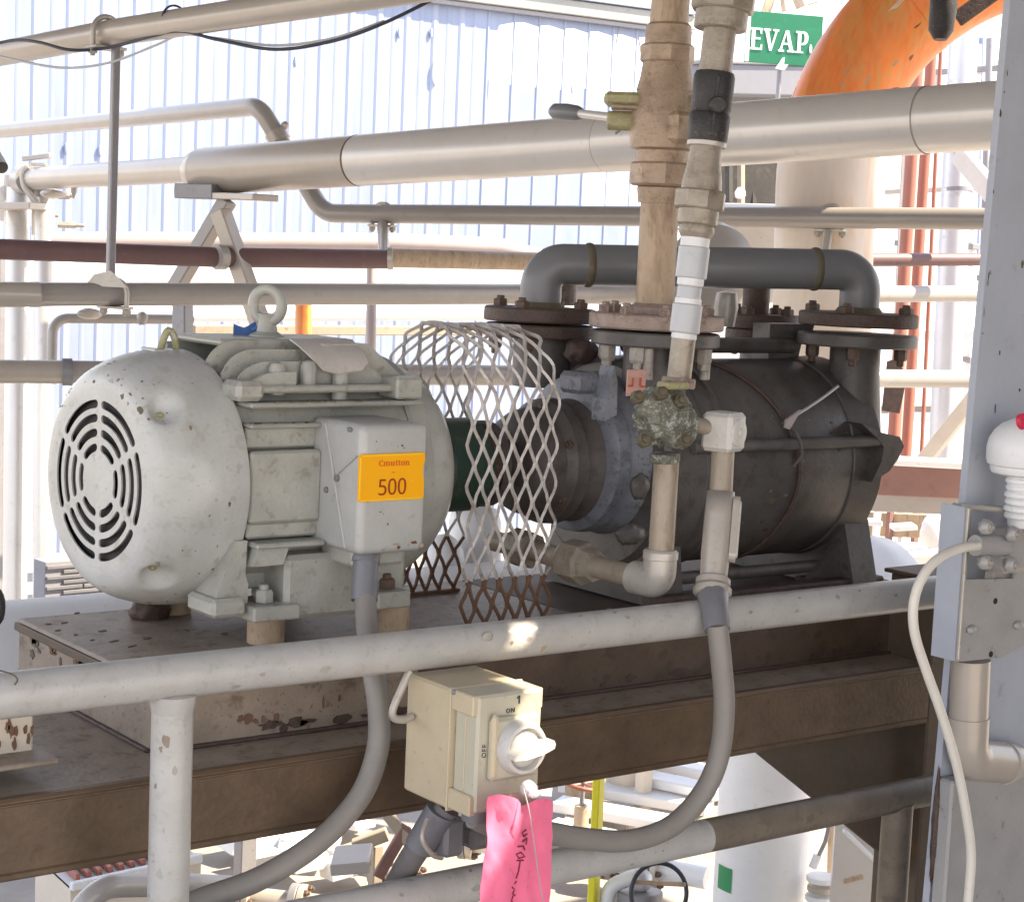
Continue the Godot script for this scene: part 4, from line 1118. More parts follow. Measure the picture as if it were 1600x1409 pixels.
	put("angle", MB.new().bar(Vector3(2.6701, 0.122, -4.0851), Vector3(2.7454, -0.0005, -4.0122), 0.02, 0.03), M.tan_wall, root)
	put("angle", MB.new().bar(Vector3(2.6644, -0.026, -4.1953), Vector3(2.7405, 0.0125, -4.1433), 0.03, 0.035), M.tan_wall, root)
	put("angle", MB.new().bar(Vector3(2.7283, 0.0661, -4.034), Vector3(2.6616, -0.0724, -4.0654), 0.02, 0.03), M.brown_beam, root)
	put("upright", MB.new().bar(Vector3(2.7412, -0.0357, -4.1992), Vector3(2.7304, -0.2101, -4.1839), 0.03, 0.03, Vector3.RIGHT), M.tan_wall, root)
	put("base_plate", MB.new().bar(Vector3(2.516, -0.0026, -4.0582), Vector3(2.5964, 0.01, -3.9996), 0.16, 0.03), M.pipe_grey, root)
	root = thing("cable_elbow", "dark grey cable elbow and gland block hanging under the cream isolator", "cable gland", Vector3(1.6373, 0.5784, -2.4066))
	put("elbow", MB.new().tube(curve([Vector3(1.5806, 0.7685, -2.23), Vector3(1.5638, 0.7282, -2.25), Vector3(1.5491, 0.6774, -2.28), Vector3(1.5524, 0.6065, -2.33), Vector3(1.5485, 0.5468, -2.36)], 0.01), 0.019, 22), M.grey_rag, root)
	put("sleeve", MB.new().tube(curve([Vector3(1.5727, 0.7644, -2.235), Vector3(1.5636, 0.7322, -2.25), Vector3(1.5565, 0.7033, -2.265)], 0.008), 0.024, 22), M.gland_grey, root)
	put("gland_block", MB.new().box(Vector3(1.5897, 0.723, -2.24), Vector3(0.036, 0.06, 0.04), 0.006), M.gland_grey, root)
	put("gland_block", MB.new().box(Vector3(1.6578, 0.7088, -2.26), Vector3(0.05, 0.04, 0.05), 0.01), M.grey_rag, root)
	put("wire_loop", MB.new().tube(curve([Vector3(1.5374, 0.7601, -2.22), Vector3(1.5227, 0.7361, -2.21), Vector3(1.5421, 0.7088, -2.21), Vector3(1.5655, 0.6972, -2.22)], 0.006), 0.004, 8), M.conduit_body, root)

	# more pipes and fittings in the sun behind the skid
	var rows := [[620, 1302, 780, 1322, 0.030, -0.22], [540, 1352, 700, 1384, 0.022, -0.28], [880, 1330, 1100, 1372, 0.034, -0.25], [300, 1392, 560, 1420, 0.03, -0.30]]
	var said := ["sunlit white pipe lying below the cream isolator", "thin sunlit pipe on the ground left of the dark cable elbow", "sunlit pipe lying under the mid rail left of the white tank", "pale pipe on the ground below the motor conduit"]
	var ends := [[Vector3(3.1663, -0.22, -4.7366), Vector3(3.3899, -0.22, -4.4692)], [Vector3(2.9637, -0.28, -4.7061), Vector3(3.1305, -0.28, -4.4006)], [Vector3(3.5736, -0.25, -4.4146), Vector3(3.7988, -0.25, -4.0012)], [Vector3(2.4863, -0.3, -4.781), Vector3(2.8278, -0.3, -4.4137)]]
	for i in 4:
		root = thing("ground_pipe", said[i], "pipe", ends[i][0], "pipes lying on the ground behind the skid")
		var pa: Vector3 = ends[i][0]
		var pb: Vector3 = ends[i][1]
		put("tube", MB.new().tube(PackedVector3Array([pa, pb]), rows[i][4], 16), [M.pipe_white, M.pipe_grey, M.white_plastic, M.pipe_cream][i], root)
		var dd := (pb - pa).normalized()
		for t in [0.3, 0.62]:
			put("flange", MB.new().cyl(pa.lerp(pb, t) - dd * 0.012, pa.lerp(pb, t) + dd * 0.012, rows[i][4] * 1.8, 20), M.rod_grey, root)
			put("flange", MB.new().cyl(pa.lerp(pb, t) + dd * 0.014, pa.lerp(pb, t) + dd * 0.034, rows[i][4] * 1.8, 20), M.pipe_cream, root)
			bolts(root, pa.lerp(pb, t) + dd * 0.034, dd, rows[i][4] * 1.45, 6, 0.02, 0.012, M.dark_bolt)
	root = thing("small_gate_valve", "small brown gate valve with a handwheel standing behind the pink tag", "valve", Vector3(3.647, -0.3, -4.4393))
	var gv := Vector3(3.6559, -0.3, -4.4343)
	put("body", MB.new().lathe(gv, Vector3.UP, [Vector2(0, 0.04), Vector2(0.03, 0.055), Vector2(0.07, 0.05), Vector2(0.10, 0.025), Vector2(0.18, 0.022), Vector2(0.18, 0)], 20), M.tan_pipe, root)
	put("stem", MB.new().cyl(gv + Vector3(0, 0.17, 0), gv + Vector3(0, 0.27, 0), 0.008, 10), M.rod_grey, root)
	put("handwheel", ring_mb(gv + Vector3(0, 0.25, 0), 0.06, 0.007, Vector3(0.1, 1, 0.1)), M.brick_red, root)
	for k in 2:
		put("spoke", MB.new().bar(gv + Vector3(0.06, 0.25, 0).rotated(Vector3.UP, k * PI / 2), gv + Vector3(-0.06, 0.25, 0).rotated(Vector3.UP, k * PI / 2), 0.008, 0.006), M.brick_red, root)


func ring_mb(c: Vector3, R: float, r: float, nrm: Vector3) -> MB:
	nrm = nrm.normalized()
	var u := nrm.cross(Vector3.UP).normalized()
	var w := nrm.cross(u)
	var pts := PackedVector3Array()
	for i in 41:
		var a := TAU * i / 40.0
		pts.append(c + u * cos(a) * R + w * sin(a) * R)
	return MB.new().tube(pts, r, 10)


# ---------------------------------------------------------------- skid, base plate
func skid() -> void:
	var root := thing("skid_beam", "long brown steel channel beam carrying the motor base", "beam", Vector3(0.2, 0.715, -2.46))
	# channel section: web at the front, flanges running back
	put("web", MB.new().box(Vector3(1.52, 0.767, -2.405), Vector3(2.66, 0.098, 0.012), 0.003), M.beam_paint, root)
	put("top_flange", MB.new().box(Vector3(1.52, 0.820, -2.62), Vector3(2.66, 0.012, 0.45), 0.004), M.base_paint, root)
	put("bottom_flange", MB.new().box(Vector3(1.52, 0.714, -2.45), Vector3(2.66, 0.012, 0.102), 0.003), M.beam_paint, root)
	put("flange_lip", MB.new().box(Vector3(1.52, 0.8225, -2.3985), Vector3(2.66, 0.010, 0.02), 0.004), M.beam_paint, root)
	put("end_gusset", MB.new().prism(PackedVector2Array([Vector2(2.40, 0.709), Vector2(2.87, 0.709), Vector2(2.87, 0.36), Vector2(2.80, 0.43)]), Vector3(0, 0, -2.43), Vector3.RIGHT, Vector3.UP, Vector3(0, 0, -0.012)), M.column_brown, root)
	root = thing("skid_post", "dark brown steel post at the right end of the skid beam", "post", Vector3(2.92, G, -2.46))
	put("shaft", MB.new().box(Vector3(2.925, 0.32, -2.46), Vector3(0.15, 1.34, 0.12), 0.004), M.column_brown, root)
	put("cap", MB.new().box(Vector3(2.925, 0.994, -2.46), Vector3(0.17, 0.008, 0.14), 0.002), M.column_brown, root)

	root = thing("base_plate", "folded tan steel base plate under the motor and pump", "base plate", Vector3(1.235, 0.83, -2.8))
	put("top", MB.new().box(Vector3(1.70, 0.9295, -2.78), Vector3(0.93, 0.009, 0.53), 0.004), M.base_paint, root)
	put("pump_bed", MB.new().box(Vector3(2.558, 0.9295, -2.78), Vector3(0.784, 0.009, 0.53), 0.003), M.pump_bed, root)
	put("front", MB.new().box(Vector3(1.477, 0.876, -2.519), Vector3(0.474, 0.098, 0.008), 0.003), M.base_paint, root)
	put("front", MB.new().box(Vector3(2.325, 0.876, -2.519), Vector3(1.218, 0.098, 0.008), 0.003), M.pump_bed, root)  # right run of the front, coloured darker in place of shade
	put("end", MB.new().box(Vector3(1.239, 0.876, -2.78), Vector3(0.008, 0.098, 0.512), 0.003), M.base_paint, root)
	put("back", MB.new().box(Vector3(2.09, 0.876, -3.041), Vector3(1.70, 0.098, 0.008), 0.003), M.base_paint, root)
	put("end_trim", MB.new().box(Vector3(1.233, 0.921, -2.78), Vector3(0.006, 0.014, 0.53), 0.002), M.column_brown, root)
	put("foot_line", MB.new().box(Vector3(2.085, 0.829, -2.512), Vector3(1.69, 0.006, 0.012), 0.002), M.rust_flange, root)
	put("end_foot_line", MB.new().box(Vector3(1.231, 0.829, -2.77), Vector3(0.010, 0.006, 0.50), 0.002), M.rust_flange, root)
	# rust runs and blisters on the base, real scabs of rust
	rng.seed = 9
	for q in [[Vector3(1.3833, 0.862, -2.514), 0.009, 0.007], [Vector3(1.3968, 0.8595, -2.514), 0.011, 0.010], [Vector3(1.4104, 0.8548, -2.514), 0.006, 0.006], [Vector3(1.4239, 0.8563, -2.514), 0.006, 0.010], [Vector3(1.4455, 0.8558, -2.514), 0.007, 0.010], [Vector3(1.5603, 0.8759, -2.514), 0.003, 0.008], [Vector3(1.5308, 0.8708, -2.514), 0.002, 0.012]]:
		put("rust_scab", scab(q[0], Vector3.RIGHT, Vector3.UP, q[1], q[2]), M.mesh_rust, root)
	for i in 22:
		var fall := rng.randf()
		put("rust_run", scab(Vector3(1.2345, 0.914 - fall * fall * 0.03, -3.02 + rng.randf() * 0.42), Vector3.FORWARD, Vector3.UP, rng.randf_range(0.008, 0.030) * (1.0 - 0.6 * fall), rng.randf_range(0.004, 0.012), -0.001), M.column_brown if i % 3 else M.mesh_rust, root)
	for i in 20:
		put("rust_run", scab(Vector3(1.32 + rng.randf() * 1.5, 0.838 + rng.randf() * 0.008, -2.514), Vector3.RIGHT, Vector3.UP, rng.randf_range(0.006, 0.03), rng.randf_range(0.004, 0.010)), M.rust_flange, root)
	for q in [Vector3(1.3447, 0.9342, -3.0435), Vector3(1.2919, 0.9342, -2.9761), Vector3(1.3217, 0.9342, -2.8865), Vector3(1.2765, 0.9342, -2.829), Vector3(1.3039, 0.9342, -2.8052), Vector3(1.2573, 0.9342, -2.922), Vector3(1.362, 0.9342, -2.8001), Vector3(1.2694, 0.9342, -2.8767), Vector3(1.2637, 0.9342, -2.9772), Vector3(1.3132, 0.9342, -2.7575), Vector3(1.449, 0.9342, -2.8335), Vector3(1.4952, 0.9342, -2.7832)]:
		put("rust_scab", scab(q, Vector3(0.9, 0, -0.43), Vector3(-0.43, 0, -0.9), rng.randf_range(0.004, 0.014), rng.randf_range(0.003, 0.006)), M.mesh_rust, root)
	# mud and scale swept up round the guard and pump feet
	for i in 40:
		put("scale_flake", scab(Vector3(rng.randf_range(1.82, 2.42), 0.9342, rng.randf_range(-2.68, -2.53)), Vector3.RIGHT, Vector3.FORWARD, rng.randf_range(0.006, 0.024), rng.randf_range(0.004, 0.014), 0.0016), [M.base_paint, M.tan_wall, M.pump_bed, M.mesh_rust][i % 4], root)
	for i in 4:
		var sp: Vector3 = [Vector3(1.5224, 0.955, -2.6902), Vector3(1.7578, 0.955, -2.6699), Vector3(1.50, 0.955, -2.98), Vector3(1.72, 0.955, -2.98)][i]
		solo("spacer", MB.new().cyl(Vector3(sp.x, 0.934, sp.z), Vector3(sp.x, 0.996, sp.z), 0.031, 24, 0.002), M.tan_pipe, ["tan round spacer under the front left motor foot", "tan brown spacer under the front right motor foot by the conduit", "spacer under the rear left motor foot", "spacer under the rear right motor foot"][i], "spacer", "spacers under the motor feet")
	root = thing("rusted_bracket", "rust pitted cream bracket end on the beam at the left edge", "bracket", Vector3(0.95, 0.826, -2.62))
	var bm := MB.new()
	bm.box(Vector3(1.0017, 0.8895, -2.5) + Vector3(-0.06, 0.0, -0.06), Vector3(0.20, 0.085, 0.12), 0.003)
	put("block", bm, M.cream_box, root)
	put("foot", MB.new().box(Vector3(0.9957, 0.8539, -2.46) + Vector3(-0.05, 0.002, -0.06), Vector3(0.22, 0.008, 0.16), 0.002), M.base_paint, root)
	for i in 9:
		var p := Vector3(0.9991, 0.9132, -2.499) + Vector3(rng.randf_range(-0.01, 0.04), -rng.randf() * 0.055, 0.0)
		put("rust_scab", scab(p, Vector3.RIGHT, Vector3.UP, 0.004, 0.011), M.mesh_rust, root)
	solo("dark_lever", MB.new().lump(Vector3(1.0267, 1.0484, -2.6129), Vector3(0.014, 0.030, 0.02), 0.05, 0.1, 3, 20), M.black_coat, "dark rounded lever end at the left edge above the rail", "lever")


# ---------------------------------------------------------------- motor
func motor() -> void:
	var root := thing("electric_motor", "grey electric motor with slotted fan cover and yellow number plate", "motor", Vector3(1.6, 0.996, SZ))
	var ctr := Vector3(0, SY, SZ)
	# --- fan cover shell, with dents round its fixing screws
	var prof := [Vector2(1.262, 0.140), Vector2(1.2625, 0.152), Vector2(1.2645, 0.162), Vector2(1.269, 0.1705), Vector2(1.276, 0.178), Vector2(1.286, 0.1845), Vector2(1.298, 0.190), Vector2(1.313, 0.1955), Vector2(1.332, 0.2005), Vector2(1.350, 0.2045), Vector2(1.37, 0.2075), Vector2(1.395, 0.2095), Vector2(1.42, 0.2105), Vector2(1.436, 0.211), Vector2(1.439, 0.2105), Vector2(1.440, 0.208)]
	var fine := []
	for i in prof.size() - 1:
		var sub := 3
		for k in sub:
			fine.append((prof[i] as Vector2).lerp(prof[i + 1], float(k) / sub))
	fine.append(prof[-1])
	var dents := [[1.303, 0.74, 0.033, 0.022], [1.303, -0.83, 0.033, 0.022], [1.303, PI - 0.75, 0.036, 0.015], [1.303, PI + 0.75, 0.036, 0.015], [1.30, 0.05, 0.06, 0.004], [1.38, -0.3, 0.07, 0.003], [1.36, 0.45, 0.05, 0.002]]
	var at := func(i: int, j: int) -> Vector3:
		var th := TAU * (j % 144) / 144.0
		var q: Vector2 = fine[i]
		var r := q.y
		for dn in dents:
			var da := wrapf(th - dn[1], -PI, PI) * q.y
			var dx = q.x - dn[0]
			var dd := sqrt(da * da + dx * dx) / float(dn[2])
			if dd < 1.0:
				r -= dn[3] * pow(1.0 - dd * dd, 1.5)
		return Vector3(q.x, SY + sin(th) * r, SZ + cos(th) * r)
	var sh := MB.new()
	for i in fine.size() - 1:
		for j in 144:
			var a: Vector3 = at.call(i, j)
			var b: Vector3 = at.call(i + 1, j)
			var c: Vector3 = at.call(i + 1, j + 1)
			var d: Vector3 = at.call(i, j + 1)
			sh.quad(a, d, c, b, 1)
	# inner skin plus a disc, blackened so the slots read as deep shade
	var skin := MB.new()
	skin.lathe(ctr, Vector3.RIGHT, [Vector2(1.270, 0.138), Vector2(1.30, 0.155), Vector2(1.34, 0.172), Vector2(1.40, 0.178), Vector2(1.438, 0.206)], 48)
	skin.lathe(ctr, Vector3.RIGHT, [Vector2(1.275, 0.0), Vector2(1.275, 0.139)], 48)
	# the pressed cover is long and sits a little skewed on the frame
	var piv := Vector3(1.408, SY, SZ)
	var warp := func(p: Vector3) -> Vector3: return piv + Vector3((p.x - 1.44) * 0.83, p.y - SY, p.z - SZ).rotated(Vector3.UP, deg_to_rad(6.5))
	for i in sh.v.size():
		sh.v[i] = warp.call(sh.v[i])
	for i in skin.v.size():
		skin.v[i] = warp.call(skin.v[i])
	put("shade_black_skin", skin, M.black, root)
	var cover := put("fan_cover", sh, M.cover_paint, root)
	# --- grille: rings, six spokes, 24 rounded slots
	var gr := MB.new()
	var fx := 1.2622
	var tk := 0.0035
	var rings := [[0.0465, 0.0598], [0.0700, 0.0835], [0.0935, 0.1070], [0.1160, 0.1296]]
	var pol := func(r: float, a: float, x: float) -> Vector3: return Vector3(x, SY + r * sin(a), SZ + r * cos(a))
	var solid := [[0.0, 0.0465], [0.0598, 0.0700], [0.0835, 0.0935], [0.107, 0.1160], [0.1296, 0.1405]]
	var N := 144
	for q in solid:
		for j in N:
			var a0 := TAU * j / N
			var a1 := TAU * (j + 1) / N
			if q[0] == 0.0:
				gr.tri(pol.call(0.0, 0, fx), pol.call(q[1], a1, fx), pol.call(q[1], a0, fx), 5)
			else:
				gr.quad(pol.call(q[0], a0, fx), pol.call(q[0], a1, fx), pol.call(q[1], a1, fx), pol.call(q[1], a0, fx), 5)
				gr.quad(pol.call(q[0], a1, fx), pol.call(q[0], a0, fx), pol.call(q[0], a0, fx + tk), pol.call(q[0], a1, fx + tk), 6)
			gr.quad(pol.call(q[1], a0, fx), pol.call(q[1], a1, fx), pol.call(q[1], a1, fx + tk), pol.call(q[1], a0, fx + tk), 7)
	for q in rings:
		var half: float = (q[1] - q[0]) / 2.0
		for k in 6:
			var mid := PI / 2 + TAU * k / 6.0
			var steps := 8
			for m in steps:
				var t0 := float(m) / steps
				var t1 := float(m + 1) / steps
				var r0: float = lerpf(q[0], q[1], t0)
				var r1: float = lerpf(q[0], q[1], t1)
				var h0 := (0.0052 + half * (1.0 - sqrt(maxf(0.0, 1.0 - pow(2 * t0 - 1, 2))))) / r0
				var h1 := (0.0052 + half * (1.0 - sqrt(maxf(0.0, 1.0 - pow(2 * t1 - 1, 2))))) / r1
				for sidek in 4:
					var u0 := -1.0 + sidek * 0.5
					var u1 := u0 + 0.5
					gr.quad(pol.call(r0, mid + h0 * u0, fx), pol.call(r0, mid + h0 * u1, fx), pol.call(r1, mid + h1 * u1, fx), pol.call(r1, mid + h1 * u0, fx), 5)
				for sg in [-1, 1]:
					gr.quad(pol.call(r0, mid + h0 * sg, fx), pol.call(r1, mid + h1 * sg, fx), pol.call(r1, mid + h1 * sg, fx + tk), pol.call(r0, mid + h0 * sg, fx + tk), 8 + sg)
	for i in gr.v.size():
		gr.v[i] = warp.call(gr.v[i])
	put("grille", gr, M.cover_paint, cover)
	# screws in the dents
	for dn in [dents[0], dents[1]]:
		var dir := Vector3(0, sin(dn[1]), cos(dn[1]))
		put("dirt_ring", MB.new().lump(warp.call(Vector3(dn[0], SY, SZ) + dir * 0.1655), Vector3(0.013, 0.006, 0.006), 0.4, 0.2, 3, 16), M.valve_green, cover)
		bolt(cover, warp.call(Vector3(dn[0], SY, SZ) + dir * 0.166), (dir + Vector3(-0.3, 0, 0)), 0.016, 0.006, M.valve_green, "screw")
	rng.seed = 77
	for k in 85:
		var i := rng.randi_range(8, fine.size() - 6)
		var j := rng.randi_range(-36, 44)
		if k < 40:
			i = rng.randi_range(4, 20)
			j = rng.randi_range(18, 58)
		var a: Vector3 = warp.call(at.call(i, posmod(j, 144)))
		var u: Vector3 = (warp.call(at.call(i + 1, posmod(j, 144))) - a).normalized()
		var v: Vector3 = (warp.call(at.call(i, posmod(j + 1, 144))) - a).normalized()
		var s := rng.randf_range(0.0009, 0.0032) * (1.9 if rng.randf() < 0.12 else 1.0)
		var o := scab(a, u, v, s, s * rng.randf_range(0.7, 2.2), 0.0005 * signf(u.cross(v).dot(a - Vector3(1.38, SY, SZ))))
		put("grime_spot", o, [M.weld, M.base_paint, M.motor_paint][k % 3], cover)
	# lifted clip on top and the drain lug below
	put("clip", MB.new().tube(curve([Vector3(1.3732, 1.4109, -2.8), Vector3(1.3784, 1.4297, -2.8), Vector3(1.3872, 1.4444, -2.8), Vector3(1.3966, 1.4361, -2.8), Vector3(1.403, 1.4141, -2.8), Vector3(1.4079, 1.4026, -2.8)], 0.006), 0.006, 10), M.valve_green, cover)
	put("clip_plate", MB.new().box(Vector3(1.385, SY + 0.206, SZ + 0.0), Vector3(0.07, 0.006, 0.05), 0.002, Basis(Vector3.FORWARD, 0.1)), M.cover_paint, cover)
	put("drain_lug", MB.new().lump(Vector3(1.3356, 1.0176, -2.74), Vector3(0.014, 0.010, 0.012), 0.5, 0.2, 6, 18), M.brass_old, cover)
	put("rust_patch", MB.new().lump(Vector3(1.4383, 0.95, -2.9521), Vector3(0.036, 0.026, 0.028), 0.4, 0.15, 8, 24), M.rust_flange, root)
	# --- fan seen in the dark behind the slots
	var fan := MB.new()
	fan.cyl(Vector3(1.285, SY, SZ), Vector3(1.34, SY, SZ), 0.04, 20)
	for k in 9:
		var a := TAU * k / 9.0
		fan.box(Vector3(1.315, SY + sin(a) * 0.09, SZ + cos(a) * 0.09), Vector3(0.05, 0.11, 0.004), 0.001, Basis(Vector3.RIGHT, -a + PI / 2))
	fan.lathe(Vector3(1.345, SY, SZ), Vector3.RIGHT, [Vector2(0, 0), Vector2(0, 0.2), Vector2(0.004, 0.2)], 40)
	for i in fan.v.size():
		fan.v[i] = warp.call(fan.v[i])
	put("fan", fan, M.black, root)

	# --- frame: faceted casting, extruded along the shaft
	var body := MB.new()
	var sec := PackedVector2Array([Vector2(0.165, -0.13), Vector2(0.165, 0.105), Vector2(0.148, 0.128), Vector2(0.10, 0.172), Vector2(0.05, 0.190), Vector2(-0.05, 0.190), Vector2(-0.148, 0.128), Vector2(-0.165, 0.105), Vector2(-0.165, -0.13), Vector2(-0.10, -0.175), Vector2(0.10, -0.175)])
	body.prism(sec, Vector3(1.435, SY, SZ), Vector3.BACK, Vector3.UP, Vector3.RIGHT * 0.315)
	var frame := put("frame", body, M.motor_paint, root)
	# side bosses that carry the ledges
	for q in [[1.338, -2.601, 0.008, 1.434, 1.762], [1.305, -2.599, 0.007, 1.434, 1.60], [1.362, -2.618, 0.012, 1.455, 1.735]]:
		put("ledge", MB.new().box(Vector3((q[3] + q[4]) / 2, q[0], (q[1] + SZ + 0.15) / 2), Vector3(q[4] - q[3], q[2], q[1] - (SZ + 0.15)), 0.003), M.motor_paint, frame)
	put("end_block", MB.new().box(Vector3(1.437, 1.360, -2.635), Vector3(0.05, 0.032, 0.06), 0.008), M.motor_paint, frame)
	put("end_block", MB.new().box(Vector3(1.735, 1.362, -2.635), Vector3(0.052, 0.036, 0.06), 0.004), M.motor_paint, frame)
	rng.seed = 31
	for i in 9:
		put("paint_chip", scab(Vector3(1.46 + rng.randf() * 0.28, 1.343, -2.604), Vector3.RIGHT, Vector3(0, 0.35, -0.93), rng.randf_range(0.004, 0.012), 0.003), M.weld, frame)
	for i in 5:
		put("paint_chip", scab(Vector3(1.44 + rng.randf() * 0.1, 1.3095, -2.602), Vector3.RIGHT, Vector3(0, 0.35, -0.93), rng.randf_range(0.003, 0.008), 0.003), M.weld, frame)
	# flat plates on the side
	put("side_plate", MB.new().box(Vector3(1.50, 1.208, -2.613), Vector3(0.13, 0.115, 0.03), 0.004), M.motor_paint, frame)
	put("side_step", MB.new().box(Vector3(1.515, 1.138, -2.620), Vector3(0.16, 0.026, 0.03), 0.004), M.motor_paint, frame)
	put("upper_panel", MB.new().box(Vector3(1.52, 1.285, -2.628), Vector3(0.17, 0.034, 0.02), 0.003), M.motor_paint, frame)
	# upright fins stepping down towards the viewer, rounded at the fan end
	var fins := [[-2.72, 1.4335, 1.405, 1.70], [-2.685, 1.4215, 1.420, 1.725], [-2.655, 1.404, 1.432, 1.735]]
	for f in fins:
		var yb := 1.352
		var pl := PackedVector2Array([Vector2(f[2], yb)])
		for k in range(1, 8):
			var a := PI - (PI / 2) * k / 7.0
			pl.append(Vector2(f[2] + 0.060 + cos(a) * 0.060, yb + sin(a) * (f[1] - yb)))
		pl.append(Vector2(f[3] - 0.06, f[1]))
		pl.append(Vector2(f[3], f[1] - 0.045))
		pl.append(Vector2(f[3] + 0.02, yb))
		put("fin", MB.new().prism(pl, Vector3(0, 0, f[0]), Vector3.RIGHT, Vector3.UP, Vector3(0, 0, -0.005)), M.motor_paint, frame)
	for f in [[-2.876, 1.43], [-2.91, 1.42], [-2.94, 1.405]]:
		put("fin", MB.new().box(Vector3(1.58, f[1] - 0.045, f[0]), Vector3(0.29, 0.09, 0.010), 0.003), M.motor_paint, frame)
	var fp := PackedVector2Array([Vector2(1.440, 1.365), Vector2(1.455, 1.377), Vector2(1.475, 1.386), Vector2(1.495, 1.389), Vector2(1.53, 1.389), Vector2(1.53, 1.365)])
	put("fin", MB.new().prism(fp, Vector3(0, 0, -2.628), Vector3.RIGHT, Vector3.UP, Vector3(0, 0, -0.010)), M.motor_paint, frame)
	for q in [Vector3(1.5027, 1.3817, -2.632), Vector3(1.5606, 1.3845, -2.632), Vector3(1.6217, 1.3726, -2.632)]:
		var lg := MB.new()
		lg.lathe(q - Vector3(0, 0.03, 0.012), Vector3.UP, [Vector2(0, 0.014), Vector2(0.042, 0.014), Vector2(0.05, 0.010), Vector2(0.053, 0.0)], 8)
		put("stud_boss", lg, M.motor_paint, frame)
	put("shoulder", MB.new().prism(PackedVector2Array([Vector2(1.60, 1.432), Vector2(1.69, 1.432), Vector2(1.775, 1.365), Vector2(1.60, 1.365)]), Vector3(0, 0, -2.668), Vector3.RIGHT, Vector3.UP, Vector3(0, 0, -0.26)), M.motor_paint, frame)
	put("top_ridge", MB.new().box(Vector3(1.57, 1.430, SZ), Vector3(0.26, 0.012, 0.15), 0.004), M.motor_paint, frame)
	# --- drive end
	var de := MB.new()
	de.lathe(ctr, Vector3.RIGHT, [Vector2(1.752, 0.12), Vector2(1.752, 0.197), Vector2(1.757, 0.2025), Vector2(1.785, 0.2025), Vector2(1.792, 0.197), Vector2(1.815, 0.188), Vector2(1.842, 0.171), Vector2(1.862, 0.152), Vector2(1.872, 0.135), Vector2(1.885, 0.09), Vector2(1.905, 0.075), Vector2(1.91, 0.03)], 56)
	put("drive_end_bell", de, M.motor_paint, root)
	# --- lower frame and feet
	put("ledge", MB.new().box(Vector3(1.500, 1.117, -2.612), Vector3(0.125, 0.009, 0.075), 0.003), M.motor_paint, frame)
	put("foot_pocket_hood", MB.new().prism(PackedVector2Array([Vector2(1.443, 1.113), Vector2(1.50, 1.113), Vector2(1.49, 1.085), Vector2(1.435, 1.085)]), Vector3(0, 0, -2.583), Vector3.RIGHT, Vector3.UP, Vector3(0, 0, -0.02)), M.motor_paint, frame)
	put("foot_web", MB.new().prism(PackedVector2Array([Vector2(1.375, 1.025), Vector2(1.435, 1.025), Vector2(1.436, 1.055), Vector2(1.430, 1.07), Vector2(1.432, 1.125), Vector2(1.412, 1.125), Vector2(1.396, 1.085)]), Vector3(0, 0, -2.597), Vector3.RIGHT, Vector3.UP, Vector3(0, 0, -0.10)), M.motor_paint, frame)
	put("foot_web", MB.new().box(Vector3(1.572, 1.045, -2.645), Vector3(0.15, 0.105, 0.12), 0.008), M.motor_paint, frame)
	put("foot_web", MB.new().box(Vector3(1.70, 1.06, -2.66), Vector3(0.09, 0.09, 0.10), 0.008), M.motor_paint, frame)
	put("foot_web", MB.new().box(Vector3(1.57, 1.03, -2.95), Vector3(0.34, 0.08, 0.10), 0.008), M.motor_paint, frame)
	put("foot", MB.new().box(Vector3(1.395, 1.022, -2.625), Vector3(0.06, 0.03, 0.09), 0.006), M.motor_paint, frame)
	put("foot", MB.new().box(Vector3(1.472, 1.010, -2.615), Vector3(0.085, 0.024, 0.10), 0.003), M.motor_paint, frame)
	put("foot", MB.new().box(Vector3(1.700, 1.012, -2.625), Vector3(0.065, 0.028, 0.10), 0.003), M.motor_paint, frame)
	put("foot", MB.new().box(Vector3(1.57, 1.006, -2.97), Vector3(0.34, 0.02, 0.09), 0.003), M.motor_paint, frame)
	bolt(frame, Vector3(1.468, 1.023, -2.605), Vector3.UP, 0.032, 0.02, M.motor_paint)
	bolt(frame, Vector3(1.705, 1.026, -2.61), Vector3.UP, 0.030, 0.018, M.dark_bolt)
	put("pocket_shade_plate", MB.new().box(Vector3(1.465, 1.06, -2.66), Vector3(0.08, 0.05, 0.01), 0.002), M.motor_paint, frame)

	# --- junction box
	var jb := MB.new()
	var x0 := 1.563
	var x1 := 1.690
	var zf := -2.478
	jb.rbox(Vector3((x0 + x1) / 2, 1.214, (zf - 2.632) / 2), Vector3(x1 - x0, 0.207, 2.632 + zf), 0.013)
	var box := put("junction_box", jb, M.box_paint, root)
	# the raised diagonal rib and screws of the left face
	put("cover_joint", MB.new().bar(Vector3(x0 - 0.001, 1.310, -2.583), Vector3(x0 - 0.001, 1.118, -2.512), 0.003, 0.007, Vector3.RIGHT, 0.001), M.box_paint, box)
	put("cover_joint", MB.new().bar(Vector3(x0 - 0.0015, 1.232, -2.545), Vector3(x0 - 0.0015, 1.268, -2.488), 0.003, 0.006, Vector3.RIGHT, 0.001), M.box_paint, box)
	put("screw", MB.new().cyl(Vector3(x0 + 0.002, 1.226, -2.545), Vector3(x0 - 0.005, 1.226, -2.545), 0.006, 14, 0.001), M.gland_grey, box)
	put("screw", MB.new().cyl(Vector3(x0 + 0.002, 1.203, -2.577), Vector3(x0 - 0.004, 1.203, -2.577), 0.005, 14, 0.001), M.gland_grey, box)
	put("screw", MB.new().cyl(Vector3(1.541, 1.3109, -2.47) + Vector3(0, 0, -0.012), Vector3(1.541, 1.3109, -2.47) + Vector3(0, 0, -0.004), 0.004, 12, 0.001), M.gland_grey, box)
